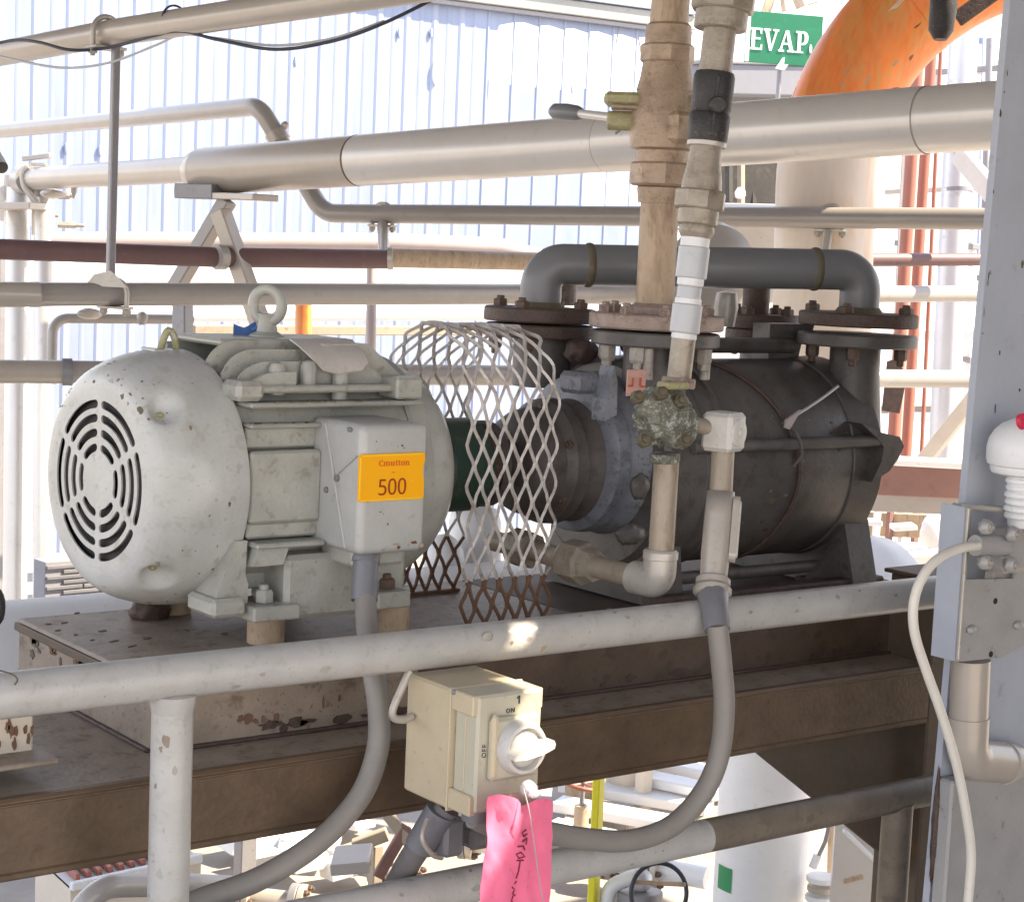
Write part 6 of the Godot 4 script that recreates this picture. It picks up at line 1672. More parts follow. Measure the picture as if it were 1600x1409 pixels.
# ---------------------------------------------------------------- galvanised line in front of it
func galvanised_line() -> void:
	var root := thing("galvanised_pipe_line", "galvanised vertical pipe with black valve sleeve, unions and grey fitting", "pipe", Vector3(2.10, 1.05, -2.36))
	var Z := -2.36
	# axis follows the lean of the line
	var top := Vector3(2.1676, 2.0261, -2.36)
	var low := Vector3(2.1132, 1.4031, -2.36)
	var t := func(py: float) -> Vector3: return low.lerp(top, (585.0 - py) / 585.0)
	var ax := (top - low).normalized()
	var seg := func(a: float, b: float, r: float, bev := 0.002) -> MB: return MB.new().cyl(t.call(a), t.call(b), r, 28, bev)
	var hexs := func(a: float, b: float, r: float) -> MB:
		var p: Vector3 = t.call(a)
		var l := p.distance_to(t.call(b))
		return MB.new().lathe(p, ax, [Vector2(0, r * 0.6), Vector2(0, r * 0.94), Vector2(0.003, r), Vector2(l - 0.003, r), Vector2(l, r * 0.94), Vector2(l, r * 0.6)], 8, true, 0.35)
	put("top_union", hexs.call(18, -30, 0.055), M.galvanised, root)
	put("top_collar", seg.call(46, 14, 0.044), M.galvanised, root)
	put("pipe_nipple", seg.call(120, 40, 0.0275), M.galvanised, root)
	put("black_sleeve", MB.new().lathe(t.call(222), ax, [Vector2(0, 0.02), Vector2(0, 0.031), Vector2(0.006, 0.034), Vector2(0.045, 0.0345), Vector2(0.05, 0.0315), Vector2(0.056, 0.0345), Vector2(0.11, 0.0345), Vector2(0.117, 0.032), Vector2(0.118, 0.02)], 24), M.black_coat, root)
	put("sleeve_boss", MB.new().cyl(t.call(165) + Vector3(-0.01, 0, 0.02), t.call(165) + Vector3(-0.025, 0, 0.045), 0.014, 14), M.black_coat, root)
	put("sleeve_seam", MB.new().bar(t.call(214) + Vector3(-0.017, 0, 0.0295), t.call(118) + Vector3(-0.017, 0, 0.0295), 0.006, 0.006, Vector3.BACK), M.black_coat, root)
	put("sleeve_lip", seg.call(228, 220, 0.033, 0.001), M.galv_bright, root)
	put("reducer", MB.new().lathe(t.call(298), ax, [Vector2(0, 0.020), Vector2(0, 0.0345), Vector2(0.02, 0.033), Vector2(0.05, 0.0275), Vector2(0.08, 0.0265)], 26), M.galvanised, root)
	put("union_nut", hexs.call(326, 296, 0.044), M.galvanised, root)
	put("union_tail", seg.call(350, 324, 0.034), M.galvanised, root)
	put("lock_ring", MB.new().lathe(t.call(370), ax, [Vector2(0, 0.02), Vector2(0, 0.0255), Vector2(0.008, 0.03), Vector2(0.012, 0.031), Vector2(0.022, 0.028), Vector2(0.022, 0.02)], 20), M.galvanised, root)
	put("thread_tape", seg.call(386, 368, 0.0245), M.white_plastic, root)
	put("plastic_socket", seg.call(434, 384, 0.0265), M.plastic_grey, root)
	put("white_band", seg.call(446, 432, 0.0225), M.white_plastic, root)
	put("plastic_nipple", seg.call(466, 446, 0.0205), M.plastic_grey, root)
	put("white_band", seg.call(476, 464, 0.0225), M.white_plastic, root)
	put("plastic_socket", seg.call(520, 474, 0.0255), M.plastic_grey, root)
	put("white_band", seg.call(530, 519, 0.0215), M.white_plastic, root)
	put("lower_nipple", seg.call(592, 528, 0.0205), M.galvanised, root)
	put("bushing", hexs.call(606, 590, 0.030), M.pink_flange, root)
	put("yellow_shim", MB.new().box(Vector3(2.0734, 1.3876, -2.33), Vector3(0.05, 0.012, 0.03), 0.003), M.valve_green, root)
	# strainer cluster
	var sc := Vector3(2.081, 1.3313, -2.36)
	var sb := put("strainer", MB.new().lump(sc, Vector3(0.046, 0.05, 0.046), 0.34, 0.16, 21, 64), M.strainer_body, root, "lichen covered strainer body")
	put("flange_edge", MB.new().lump(sc + Vector3(-0.012, 0.02, 0.012), Vector3(0.05, 0.036, 0.03), 0.25, 0.12, 25, 36), M.strainer_body, sb)
	put("cover", MB.new().lathe(sc + Vector3(0.006, -0.012, 0.02), Vector3(0.2, 0, 1), [Vector2(0, 0.038), Vector2(0.022, 0.038), Vector2(0.028, 0.034), Vector2(0.028, 0)], 20), M.strainer_body, sb)
	for q in [Vector3(1.9985, 1.3668, -2.335), Vector3(2.0777, 1.3608, -2.32), Vector3(2.0392, 1.3735, -2.325), Vector3(2.0084, 1.2961, -2.325), Vector3(2.0909, 1.2944, -2.32)]:
		bolt(sb, q, Vector3(-0.3, 0.3, 0.9), 0.024, 0.016, M.weld)
	put("collar", MB.new().cyl(Vector3(2.0905, 1.2555, -2.36), Vector3(2.0894, 1.2707, -2.36), 0.026, 20), M.strainer_body, sb)
	# drop pipe, elbow and the run back under the pump
	put("drop_pipe", MB.new().tube(PackedVector3Array([Vector3(2.0943, 1.2619, -2.36), Vector3(2.0927, 1.0964, -2.36)]), 0.0215, 24), M.pipe_stained, root)
	put("elbow_collar", MB.new().cyl(Vector3(2.0919, 1.0877, -2.36), Vector3(2.092, 1.1074, -2.36), 0.030, 24, 0.004), M.galv_bright, root)
	var e0 := Vector3(2.0916, 1.0921, -2.36)
	var e1 := Vector3(e0.x, e0.y - 0.042, e0.z)
	put("elbow", MB.new().tube(bend([e0, e1, e1 + Vector3(-0.004, 0.0, -0.06)], 0.034, 10), 0.0285, 24), M.galv_bright, root)
	var run := e1 + Vector3(0, 0, -0.055)
	put("back_run", MB.new().tube(PackedVector3Array([run, run + Vector3(0, 0.0, -0.42)]), 0.0195, 22), M.pipe_stained, root)
	put("hex_union", MB.new().lathe(run + Vector3(0, 0, -0.115), Vector3.FORWARD, [Vector2(0, 0.02), Vector2(0.0, 0.028), Vector2(0.02, 0.034), Vector2(0.028, 0.039), Vector2(0.075, 0.039), Vector2(0.085, 0.034), Vector2(0.09, 0.02)], 8, true, 0.2), M.galvanised, root)
	put("hex_union", MB.new().lathe(run + Vector3(0, 0, -0.30), Vector3.FORWARD, [Vector2(0, 0.02), Vector2(0.0, 0.034), Vector2(0.05, 0.036), Vector2(0.055, 0.02)], 8, true), M.galvanised, root)


# ---------------------------------------------------------------- conduits
func conduits() -> void:
	# from the strainer: white seal cube, conduit body, gland
	var root := thing("conduit_drop", "pale conduit drop with a white cube fitting and oval cover", "conduit", Vector3(2.16, 1.0, -2.25))
	put("nipple", MB.new().tube(PackedVector3Array([Vector3(2.1066, 1.3242, -2.34), Vector3(2.1618, 1.3154, -2.33)]), 0.014, 14), M.galvanised, root)
	var cc := Vector3(2.1838, 1.3094, -2.32)
	put("cube_fitting", MB.new().box(cc, Vector3(0.058, 0.066, 0.058), 0.007, Basis(Vector3.UP, 0.32)), M.seal_white, root)
	put("plug_disc", MB.new().lathe(cc + Vector3(0, 0, 0.028).rotated(Vector3.UP, 0.32), Vector3(0, 0, 1).rotated(Vector3.UP, 0.32), [Vector2(0, 0.025), Vector2(0.003, 0.024), Vector2(0.005, 0.021), Vector2(0.0052, 0.008), Vector2(0.008, 0.007), Vector2(0.008, 0)], 20), M.seal_white, root)
	var a := Vector3(2.185, 1.2723, -2.32)
	var b := Vector3(2.1761, 1.2084, -2.31)
	var d := Vector3(2.1319, 1.0681, -2.27)
	put("nipple", MB.new().tube(PackedVector3Array([a + Vector3(0, 0.01, 0), b]), 0.0195, 20), M.pipe_stained, root)
	put("conduit_body", MB.new().tube(PackedVector3Array([b + Vector3(0, 0.002, 0), b, b.lerp(d, 0.3), b.lerp(d, 0.7), d]), 0.0235, 24, PackedFloat32Array([0.020, 0.0235, 0.0245, 0.0245, 0.0225])), M.conduit_body, root)
	# oval cover on the right front of the body
	var m := b.lerp(d, 0.42) + Vector3(0.016, 0, 0.014)
	var axd := (b - d).normalized()
	var nrm := (Vector3(0.75, 0, 0.65) - axd * Vector3(0.75, 0, 0.65).dot(axd)).normalized()
	var sidev := axd.cross(nrm)
	var oval := PackedVector2Array()
	for k in 24:
		var an := TAU * k / 24.0
		oval.append(Vector2(cos(an) * 0.0155, sin(an) * 0.0155 + (0.042 if sin(an) >= 0 else -0.042)))
	put("oval_cover", MB.new().prism(oval, m, sidev, axd, nrm * 0.012), M.conduit_body, root)
	var oval2 := PackedVector2Array()
	for p in oval:
		oval2.append(p * Vector2(0.62, 0.86))
	put("cover_boss", MB.new().prism(oval2, m + nrm * 0.011, sidev, axd, nrm * 0.004), M.seal_white, root)
	put("lock_nut", MB.new().cyl(Vector3(2.122, 1.0586, -2.26), Vector3(2.1271, 1.0714, -2.265), 0.029, 24, 0.003), M.conduit_body, root)
	put("lock_nut", MB.new().cyl(Vector3(2.1123, 1.045, -2.25), Vector3(2.1182, 1.0596, -2.256), 0.032, 8, 0.003), M.conduit_body, root)
	put("gland", MB.new().tube(PackedVector3Array([Vector3(2.1135, 1.0481, -2.25), Vector3(2.0866, 1.0329, -2.215), Vector3(2.0761, 1.0016, -2.195)]), 0.0235, 20, PackedFloat32Array([0.027, 0.0225, 0.0215])), M.gland_grey, root)
	# flexible conduit down and round to the isolator
	solo("flexible_conduit", MB.new().tube(curve([Vector3(2.0755, 1.0101, -2.195), Vector3(2.0857, 0.9425, -2.19), Vector3(2.0966, 0.8722, -2.19), Vector3(2.0911, 0.7927, -2.19), Vector3(2.0588, 0.7328, -2.19), Vector3(1.9953, 0.6889, -2.19), Vector3(1.9084, 0.6782, -2.19), Vector3(1.8098, 0.6967, -2.19), Vector3(1.713, 0.7267, -2.18), Vector3(1.6265, 0.7507, -2.17), Vector3(1.5847, 0.7705, -2.17)], 0.01), 0.0175, 22), M.flex_grey, "grey flexible conduit looping from the pale drop to the isolator", "conduit")
	solo("isolator_gland", MB.new().lathe(Vector3(1.59, 0.766, -2.17), Vector3.UP, [Vector2(0, 0.017), Vector2(0, 0.022), Vector2(0.028, 0.022), Vector2(0.03, 0.016)], 18), M.gland_grey, "dark cable gland under the cream isolator", "gland")
	# from the junction box
	root = thing("motor_conduit", "grey flexible conduit curving from the junction box down behind the rail", "conduit", Vector3(1.5, 0.7, -2.45))
	put("gland_body", MB.new().tube(PackedVector3Array([Vector3(1.6111, 1.1189, -2.53), Vector3(1.6036, 1.0898, -2.52)]), 0.024, 20), M.gland_grey, root)
	put("gland_nut", MB.new().tube(PackedVector3Array([Vector3(1.6046, 1.0939, -2.52), Vector3(1.5921, 1.0338, -2.5)]), 0.0215, 20), M.gland_grey, root)
	put("flexible_tube", MB.new().tube(curve([Vector3(1.593, 1.042, -2.5), Vector3(1.5745, 0.9942, -2.46), Vector3(1.5408, 0.9465, -2.385), Vector3(1.5364, 0.8924, -2.36), Vector3(1.5301, 0.8357, -2.35), Vector3(1.5009, 0.7774, -2.34), Vector3(1.4511, 0.7316, -2.335), Vector3(1.3888, 0.6988, -2.33), Vector3(1.3147, 0.6724, -2.33), Vector3(1.2323, 0.6591, -2.33), Vector3(1.1431, 0.6415, -2.33)], 0.01), 0.0175, 22), M.flex_grey, root)


# ---------------------------------------------------------------- isolator switch with its tag
func isolator() -> void:
	var root := thing("isolator_switch", "cream isolator switch with a grey rotary handle under the rail", "switch", Vector3(1.585, 0.795, -2.185))
	var x0 := 1.527
	var x1 := 1.652
	var y0 := 0.797
	var y1 := 0.974
	put("back_box", MB.new().box(Vector3((x0 + x1) / 2, (y0 + y1) / 2 - 0.004, -2.215), Vector3(x1 - x0, y1 - y0, 0.115), 0.004), M.isolator_cream, root)
	put("parting_rib", MB.new().box(Vector3((x0 + x1) / 2, (y0 + y1) / 2 - 0.004, -2.158), Vector3(x1 - x0 + 0.004, y1 - y0 + 0.004, 0.004), 0.001), M.isolator_cream, root)
	# lid: the middle of each side set back between corner pillars
	var zc := -2.128
	put("lid", MB.new().box(Vector3((x0 + x1) / 2 + 0.002, (y0 + y1) / 2, zc), Vector3(x1 - x0 - 0.010, y1 - y0 - 0.006, 0.056), 0.004), M.isolator_face, root)
	for q in [[x0 + 0.006, y1 - 0.018], [x0 + 0.006, y0 + 0.014], [x1 - 0.006, y1 - 0.018], [x1 - 0.006, y0 + 0.014]]:
		put("corner_pillar", MB.new().box(Vector3(q[0], q[1], zc - 0.002), Vector3(0.012, 0.030, 0.054), 0.002), M.isolator_cream, root)
	put("lid_screw", MB.new().cyl(Vector3(x0 + 0.004, y1 - 0.008, -2.152), Vector3(x0 - 0.002, y1 - 0.006, -2.150), 0.004, 10, 0.001), M.gland_grey, root)
	put("grip_edge", MB.new().box(Vector3(x0 + 0.008, (y0 + y1) / 2 - 0.002, -2.128), Vector3(0.006, 0.11, 0.003), 0.001), M.isolator_cream, root)
	# raised plate and rotary handle
	var kc := Vector3(1.5989, 0.895, -2.085)
	put("raised_plate", MB.new().box(Vector3(kc.x - 0.004, kc.y - 0.002, -2.094), Vector3(0.086, 0.092, 0.014), 0.005), M.isolator_face, root)
	put("plate_side", MB.new().box(Vector3(kc.x - 0.041, kc.y + 0.003, -2.0905), Vector3(0.012, 0.094, 0.010), 0.004), M.isolator_cream, root)
	put("handle_ring", MB.new().lathe(Vector3(kc.x, kc.y, -2.088), Vector3.BACK, [Vector2(0, 0.040), Vector2(0.014, 0.0385), Vector2(0.020, 0.036), Vector2(0.021, 0.031), Vector2(0.012, 0.028), Vector2(0.010, 0.0)], 36), M.knob_grey, root)
	var kn := MB.new()
	kn.prism(PackedVector2Array([Vector2(-0.036, -0.003), Vector2(-0.034, 0.004), Vector2(-0.014, 0.009), Vector2(0.016, 0.009), Vector2(0.037, 0.006), Vector2(0.039, 0.0), Vector2(0.036, -0.006), Vector2(0.016, -0.009), Vector2(-0.014, -0.008)]), Vector3(kc.x, kc.y, -2.078), Vector3(0.98, 0.17, 0).normalized(), Vector3(-0.17, 0.98, 0).normalized(), Vector3(0, 0, 0.028))
	put("handle_grip", kn, M.knob_grey, root)
	put("handle_hub", MB.new().lathe(Vector3(kc.x, kc.y, -2.078), Vector3.BACK, [Vector2(0, 0.027), Vector2(0.006, 0.026), Vector2(0.010, 0.020), Vector2(0.011, 0.0)], 24), M.knob_grey, root)
	# print on the lid
	text("position_mark", "1", 0.012, Vector3(kc.x + 0.006, y1 - 0.015, -2.0995), Vector3.RIGHT, Vector3.UP, M.print_dark, root, "Droid Sans", 0.0008, 700)
	text("position_mark", "ON", 0.0065, Vector3(kc.x - 0.008, y1 - 0.029, -2.0995), Vector3.RIGHT, Vector3.UP, M.print_dark, root, "Droid Sans", 0.0008, 700, 1.2)
	text("position_mark", "OFF", 0.007, Vector3(kc.x - 0.052, kc.y - 0.004, -2.0995), Vector3.UP, Vector3.LEFT, M.print_dark, root, "Droid Sans", 0.0008, 400, 1.2)
	put("name_strip", MB.new().box(Vector3(kc.x - 0.012, y0 + 0.016, -2.0985), Vector3(0.05, 0.017, 0.003), 0.001), M.label_pink, root)
	# hanging strap on its left
	put("hanger_strap", MB.new().tube(curve([Vector3(1.5159, 0.9791, -2.25), Vector3(1.5035, 0.9545, -2.25), Vector3(1.4892, 0.9245, -2.25), Vector3(1.492, 0.9108, -2.25), Vector3(1.5124, 0.9065, -2.25), Vector3(1.5235, 0.911, -2.25)], 0.008), 0.006, 10), M.conduit_body, root)
	put("gland_plate", MB.new().box(Vector3(1.60, 0.790, -2.20), Vector3(0.10, 0.010, 0.07), 0.003), M.isolator_cream, root)

	# pink tag hung by a white string
	root = thing("pink_tag", "bright pink paper tag with handwriting hung below the isolator handle", "tag", Vector3(1.5849, 0.6685, -2.05))
	var cols := 14
	var rws := 18
	var tl := Vector3(1.5181, 0.8493, -2.045)
	var tr := Vector3(1.6536, 0.8149, -2.06)
	var bl := Vector3(1.5093, 0.6927, -2.04)
	var br := Vector3(1.6387, 0.6541, -2.05)
	var fo := FastNoiseLite.new()
	fo.seed = 3
	fo.frequency = 1.6
	var pt := func(i: int, j: int) -> Vector3:
		var u := float(i) / cols
		var v := float(j) / rws
		var p := tl.lerp(tr, u).lerp(bl.lerp(br, u), v)
		var pinch := exp(-pow((u - 0.55) / 0.16, 2.0)) * exp(-v * 7.0)
		p.y -= pinch * 0.016
		p.z += 0.010 * sin(u * 5.0) * (1.0 - v) + fo.get_noise_2d(u * 1.2, v) * 0.010 - pinch * 0.012
		var corner := maxf(0.0, absf(u - 0.5) * 2.0 - 0.72) / 0.28
		p.y -= corner * corner * 0.006 * maxf(0.0, 1.0 - v * 6.0)
		return p
	var tg := MB.new()
	for i in cols:
		for j in rws:
			var a: Vector3 = pt.call(i, j)
			var b: Vector3 = pt.call(i + 1, j)
			var c: Vector3 = pt.call(i + 1, j + 1)
			var d: Vector3 = pt.call(i, j + 1)
			var bk := Vector3(0, 0, -0.0012)
			tg.quad(a, b, c, d, 1)
			tg.quad(a + bk, d + bk, c + bk, b + bk, 2)
			if i == 0: tg.quad(a, d, d + bk, a + bk)
			if i == cols - 1: tg.quad(c, b, b + bk, c + bk)
			if j == 0: tg.quad(b, a, a + bk, b + bk)
			if j == rws - 1: tg.quad(d, c, c + bk, d + bk)
	put("paper", tg, M.pink_tag, root)
	# handwriting running down the tag
	var ink := MB.new()
	var strokes := [[[820, 1292], [812, 1296], [815, 1302], [821, 1298]], [[812, 1310], [820, 1304], [818, 1314]], [[804, 1318], [812, 1316], [814, 1322]], [[808, 1326], [802, 1330], [806, 1336], [814, 1332], [808, 1326]], [[803, 1340], [812, 1338]], [[808, 1340], [806, 1356], [802, 1368]], [[803, 1372], [800, 1377]], [[796, 1382], [802, 1386], [798, 1392], [804, 1396]], [[800, 1396], [796, 1404], [801, 1408]]]
	for sk in strokes:
		var line := []
		for q in sk:
			var u: float = (q[0] - (772.0 - (q[1] - 1240.0) * 0.116)) / 99.0
			var v: float = (q[1] - 1242.0) / 172.0
			line.append((pt.call(int(round(u * cols)), int(round(v * rws))) as Vector3) * 0.0 + tl.lerp(tr, u).lerp(bl.lerp(br, u), v) + Vector3(0, 0, 0.010 * sin(u * 5.0) * (1.0 - v) + fo.get_noise_2d(u * 1.2, v) * 0.010 + 0.001))
		ink.tube(PackedVector3Array(line), 0.0011, 6)
	put("handwriting", ink, M.ink_maroon, root)
	put("string", MB.new().tube(curve([Vector3(1.5745, 0.8482, -2.04), Vector3(1.5758, 0.8236, -2.028), Vector3(1.5873, 0.7774, -2.028), Vector3(1.5996, 0.7196, -2.028), Vector3(1.616, 0.6598, -2.03)], 0.01), 0.0009, 6), M.pipe_lilac, root)
	put("knot", MB.new().lump(Vector3(1.5982, 0.8362, -2.045), Vector3(0.010, 0.006, 0.008), 0.3, 0.2, 5, 14), M.white_plastic, root)
	put("loop", MB.new().lump(Vector3(1.5952, 0.8414, -2.055), Vector3(0.014, 0.012, 0.01), 0.3, 0.2, 9, 14), M.knob_grey, root)


# ---------------------------------------------------------------- handrail in front
func handrail() -> void:
	var Z := -2.256
	var root := thing("handrail", "grey painted tube handrail with a mid rail across the foreground", "handrail", Vector3(1.14, 0, Z))
	put("top_rail", MB.new().tube(PackedVector3Array([Vector3(0.1, 1.008, Z), Vector3(2.78, 1.008, Z)]), 0.030, 32), M.rail_paint, root)
	put("mid_rail", MB.new().tube(PackedVector3Array([Vector3(0.1, 0.632, Z), Vector3(2.13, 0.632, Z)]), 0.0285, 32), M.rail_paint, root)
	put("mid_rail", MB.new().tube(PackedVector3Array([Vector3(2.13, 0.632, Z), Vector3(2.80, 0.632, Z)]), 0.0283, 32), M.stained_rail, root, "right end of the mid rail with shade put into its brown colour")
	put("post", MB.new().tube(PackedVector3Array([Vector3(1.137, G, Z), Vector3(1.137, 0.985, Z)]), 0.0285, 32), M.rail_paint, root)
	put("post", MB.new().tube(PackedVector3Array([Vector3(2.612, G, Z), Vector3(2.612, 0.62, Z)]), 0.0285, 32), M.stained_rail, root)
	put("weld_bead", MB.new().lathe(Vector3(1.137, 0.972, Z), Vector3.UP, [Vector2(-0.012, 0.0287), Vector2(0.0, 0.031), Vector2(0.012, 0.032), Vector2(0.014, 0.02)], 28), M.rail_paint, root)
	rng.seed = 61
	nicks(root, Vector3(0.95, 1.008, Z), Vector3(2.6, 1.008, Z), 0.030, 40, [M.motor_paint, M.pipe_grey, M.base_paint, M.tan_pipe])
	nicks(root, Vector3(1.35, 0.632, Z), Vector3(2.1, 0.632, Z), 0.0285, 20, [M.pipe_grey, M.base_paint, M.motor_paint])
	nicks(root, Vector3(1.137, 0.66, Z), Vector3(1.137, 0.96, Z), 0.0285, 16, [M.pipe_grey, M.base_paint, M.motor_paint], -0.3, 2.4)
	# flakes and a scribbled scar in the paint
	put("paint_flake", MB.new().lump(Vector3(1.6389, 1.023, -2.2275), Vector3(0.010, 0.007, 0.0012), 0.3, 0.2, 4, 12), M.motor_paint, root)
	put("scar", MB.new().tube(curve([Vector3(0.8778, 1.0499, -2.227), Vector3(0.8893, 1.0456, -2.2265), Vector3(0.8994, 1.0413, -2.2265), Vector3(0.9053, 1.0342, -2.2262), Vector3(0.9011, 1.0281, -2.226)], 0.004), 0.0012, 6), M.weld, root)


# ---------------------------------------------------------------- column at the right with the gas sensor
func right_column() -> void:
	var root := thing("blue_column", "pale blue grey painted steel column at the right edge", "column", Vector3(2.55, 0, -2.1))
	var Z := -2.02
	var tp := Vector3(2.4833, 2.0954, -2.02)
	var bt := Vector3(2.4327, 0.5373, -2.02)
	var dv := (tp - bt) / (tp.y - bt.y)
	var b0 := bt - dv * (bt.y - G)
	var t0 := bt + dv * (2.7 - bt.y)
	var poly := MB.new()
	var W := Vector3(0.30, 0, 0)
	var Dp := Vector3(0, 0, -0.014)
	poly.quad(b0, t0, t0 + W, b0 + W)
	poly.quad(b0 + Dp, b0 + W + Dp, t0 + W + Dp, t0 + Dp)
	poly.quad(b0, b0 + Dp, t0 + Dp, t0)
	put("front_flange", poly, M.column_blue, root)
	var web := MB.new()
	web.bar(b0 + Vector3(0.29, 0, -0.10), t0 + Vector3(0.29, 0, -0.10), 0.17, 0.012, Vector3.RIGHT)
	put("web", web, M.column_blue, root)
	put("rust_edge", MB.new().lump(Vector3(2.4297, 0.6712, -2.015), Vector3(0.006, 0.09, 0.006), 0.5, 0.3, 5, 30), M.rust_flange, root)

	rng.seed = 19
	for i in 26:
		var h := rng.randf_range(0.5, 2.1)
		var q := b0 + dv * (h - b0.y) + Vector3(rng.randf_range(0.0, 0.012) if i % 2 else rng.randf() * 0.12, 0, 0.0002)
		put("paint_chip", scab(q, Vector3.RIGHT, Vector3.UP, rng.randf_range(0.001, 0.004), rng.randf_range(0.002, 0.010), 0.0005), [M.rust_flange, M.rod_grey, M.weld][i % 3], root)
	# bracket of angle plate
	var zp := -1.96
	root = thing("sensor_bracket", "grey drilled mounting plate carrying the gas sensor on the column", "bracket", Vector3(2.4931, 0.9547, -1.96))
	var pl := func(x: int, y: int) -> Vector2: return Vector2.ZERO
	var P0 := Vector3(2.3898, 1.2186, -1.96)
	var P1 := Vector3(2.3893, 0.966, -1.96)
	var dn := (P1 - P0)
	var plate := PackedVector2Array([Vector2(P1.x, P1.y), Vector2(P0.x, P0.y), Vector2(P0.x + 0.012, P0.y), Vector2(P0.x + 0.008, P0.y - 0.118), Vector2(P0.x + 0.13, P0.y - 0.125), Vector2(P0.x + 0.16, P0.y), Vector2(P0.x + 0.2, P0.y), Vector2(P0.x + 0.2, P1.y + 0.02), Vector2(P1.x + 0.11, P1.y - 0.004)])
	put("plate", MB.new().prism(plate, Vector3(0, 0, zp), Vector3.RIGHT, Vector3.UP, Vector3(0, 0, -0.005)), M.bracket_grey, root)
	var sidem := MB.new()
	sidem.quad(P1 + Vector3(0, 0, -0.004), P0 + Vector3(0, 0, -0.004), P0 + Vector3(0.0, 0, -0.055), P1 + Vector3(0.0, 0, -0.055))
	sidem.quad(P1 + Vector3(0.004, 0, -0.055), P0 + Vector3(0.004, 0, -0.055), P0 + Vector3(0.004, 0, -0.0055), P1 + Vector3(0.004, 0, -0.0055))
	put("side_leg", sidem, M.column_blue, root)
	put("edge_fold", MB.new().bar(P1 + Vector3(0.001, 0.004, 0.001), P0 + Vector3(0.001, 0, 0.001), 0.005, 0.005, Vector3.RIGHT, 0.001), M.galv_bright, root)
	put("top_angle", MB.new().bar(Vector3(2.4095, 1.2154, -2), Vector3(2.5037, 1.2079, -1.975), 0.03, 0.008), M.galv_bright, root)
	for q in [Vector3(2.4752, 1.0594, -1.96), Vector3(2.4734, 0.9706, -1.96)]:
		put("bolt_hole", MB.new().cyl(q + Vector3(0, 0, -0.002), q + Vector3(0, 0, 0.0006), 0.0052, 16, 0.0001), M.black, root)
	for q in [Vector3(2.4167, 1.0169, -1.957), Vector3(2.5355, 1.0141, -1.957)]:
		put("weld_blob", MB.new().lump(q, Vector3(0.011, 0.007, 0.006), 0.3, 0.2, 4, 16), M.bracket_grey, root)
	bolt(root, Vector3(2.4203, 1.0237, -2.01), Vector3(-1, 0, 0.2), 0.022, 0.02, M.pale_bolt)

	# junction block
	root = thing("cable_block", "weathered cast cable block where the white tube ends", "junction block", Vector3(2.4519, 1.1059, -1.94))
	put("body", MB.new().box(Vector3(2.4859, 1.1473, -1.945), Vector3(0.085, 0.072, 0.05), 0.010), M.bracket_grey, root)
	put("spigot", MB.new().tube(PackedVector3Array([Vector3(2.3829, 1.1614, -1.935), Vector3(2.4532, 1.1569, -1.93)]), 0.017, 18), M.bracket_grey, root)
	for q in [Vector3(2.3941, 1.1922, -1.925), Vector3(2.4432, 1.1803, -1.91), Vector3(2.3986, 1.135, -1.925), Vector3(2.444, 1.1303, -1.91)]:
		put("corner_lug", MB.new().lump(q, Vector3(0.013, 0.012, 0.012), 0.35, 0.2, 7, 20), M.bracket_grey, root)
		bolt(root, q + Vector3(0, 0, 0.009), Vector3(-0.2, 0.1, 1), 0.012, 0.006, M.pale_bolt)
	put("window_frame", MB.new().box(Vector3(2.5157, 1.0878, -1.99), Vector3(0.05, 0.03, 0.02), 0.003), M.cream_box, root)
	# white tube
	solo("white_tube", MB.new().tube(curve([Vector3(2.3956, 1.1614, -1.93), Vector3(2.3339, 1.1607, -1.925), Vector3(2.2764, 1.1479, -1.92), Vector3(2.2421, 1.1189, -1.92), Vector3(2.2283, 1.0797, -1.92), Vector3(2.2357, 1.0337, -1.92), Vector3(2.2667, 0.9749, -1.92), Vector3(2.3084, 0.9036, -1.92), Vector3(2.3544, 0.8145, -1.92), Vector3(2.3886, 0.7251, -1.92), Vector3(2.4094, 0.647, -1.92), Vector3(2.4084, 0.5501, -1.92)], 0.008), 0.0078, 16), M.tube_white, "thin white plastic tube curving down in front of the column", "tube")

	# gas sensor
	root = thing("gas_sensor", "white domed gas sensor head with a red round logo", "sensor", Vector3(2.478, 1.1954, -1.93))
	var hc := Vector3(2.5051, 1.2696, -1.94)
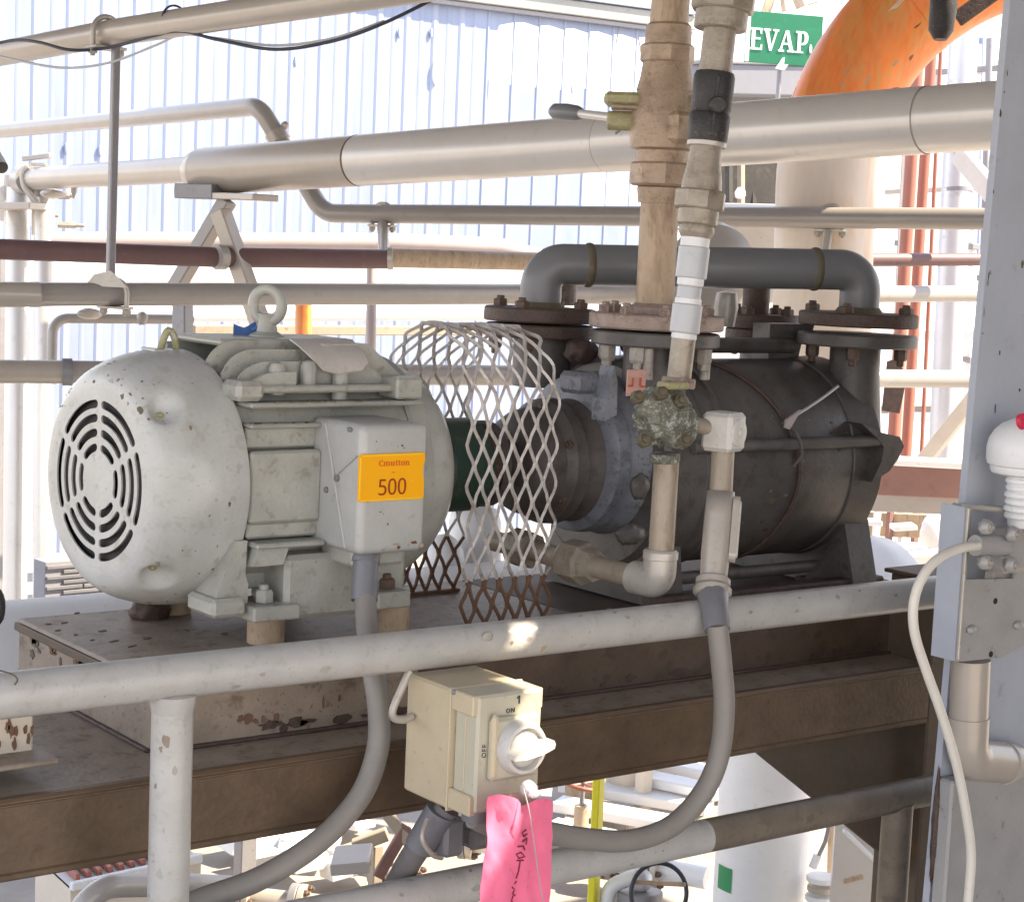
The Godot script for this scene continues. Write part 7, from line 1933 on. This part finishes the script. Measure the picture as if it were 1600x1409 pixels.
	put("head", MB.new().lathe(hc, Vector3.UP, [Vector2(0, 0.0), Vector2(0, 0.050), Vector2(0.003, 0.056), Vector2(0.008, 0.0585), Vector2(0.014, 0.0585), Vector2(0.017, 0.0635), Vector2(0.024, 0.0655), Vector2(0.045, 0.066), Vector2(0.058, 0.063), Vector2(0.072, 0.055), Vector2(0.083, 0.043), Vector2(0.091, 0.027), Vector2(0.0945, 0.010), Vector2(0.095, 0)], 44), M.white_plastic, root)
	put("seam_line", MB.new().lathe(hc + Vector3(0, 0.0145, 0), Vector3.UP, [Vector2(0, 0.058), Vector2(0, 0.0592), Vector2(0.002, 0.0592), Vector2(0.002, 0.058)], 44), M.rod_grey, root)
	var lg := Vector3(2.4107, 1.3659, -1.878)
	put("red_logo", MB.new().lathe(lg, Vector3(0, 0.25, 1), [Vector2(-0.006, 0.013), Vector2(0.002, 0.013), Vector2(0.003, 0.011), Vector2(0.003, 0)], 24), M.logo_red, root)
	for k in 6:
		put("thread", MB.new().cyl(Vector3(2.499, 1.2657, -1.94) - Vector3(0, 0.0115 * k, 0), Vector3(2.499, 1.2657, -1.94) - Vector3(0, 0.0115 * k + 0.0108, 0), 0.0285 - 0.0012 * (k % 2), 24, 0.003), M.white_plastic, root)
	put("neck", MB.new().cyl(Vector3(2.5081, 1.185, -1.94), Vector3(2.4977, 1.2773, -1.94), 0.026, 20), M.white_plastic, root)

	# pipe under the bracket
	root = thing("sensor_pipe", "cream pipe with an elbow below the sensor bracket", "pipe", Vector3(2.4659, 0.7519, -1.96))
	put("pipe", MB.new().tube(bend([Vector3(2.4549, 0.9587, -1.985), Vector3(2.4626, 0.7929, -1.985), Vector3(2.6059, 0.7617, -2)], 0.04, 10), 0.032, 28), M.pipe_cream, root)
	put("elbow", MB.new().tube(bend([Vector3(2.4587, 0.8609, -1.985), Vector3(2.4614, 0.7887, -1.985), Vector3(2.5703, 0.7653, -1.995)], 0.04, 10), 0.0345, 28), M.pipe_cream, root)
	put("elbow_rim", MB.new().tube(PackedVector3Array([Vector3(2.5703, 0.7653, -1.995), Vector3(2.5819, 0.7636, -1.996)]), 0.037, 28), M.galv_bright, root)
	root = thing("lower_housing", "grey blue housing panel at the bottom right corner", "housing", Vector3(2.5902, 0.5155, -2))
	put("panel", MB.new().box(Vector3(2.4295, 0.7542, -2) + Vector3(0.15, -0.15, 0), Vector3(0.30, 0.30, 0.03), 0.004), M.bracket_grey, root)
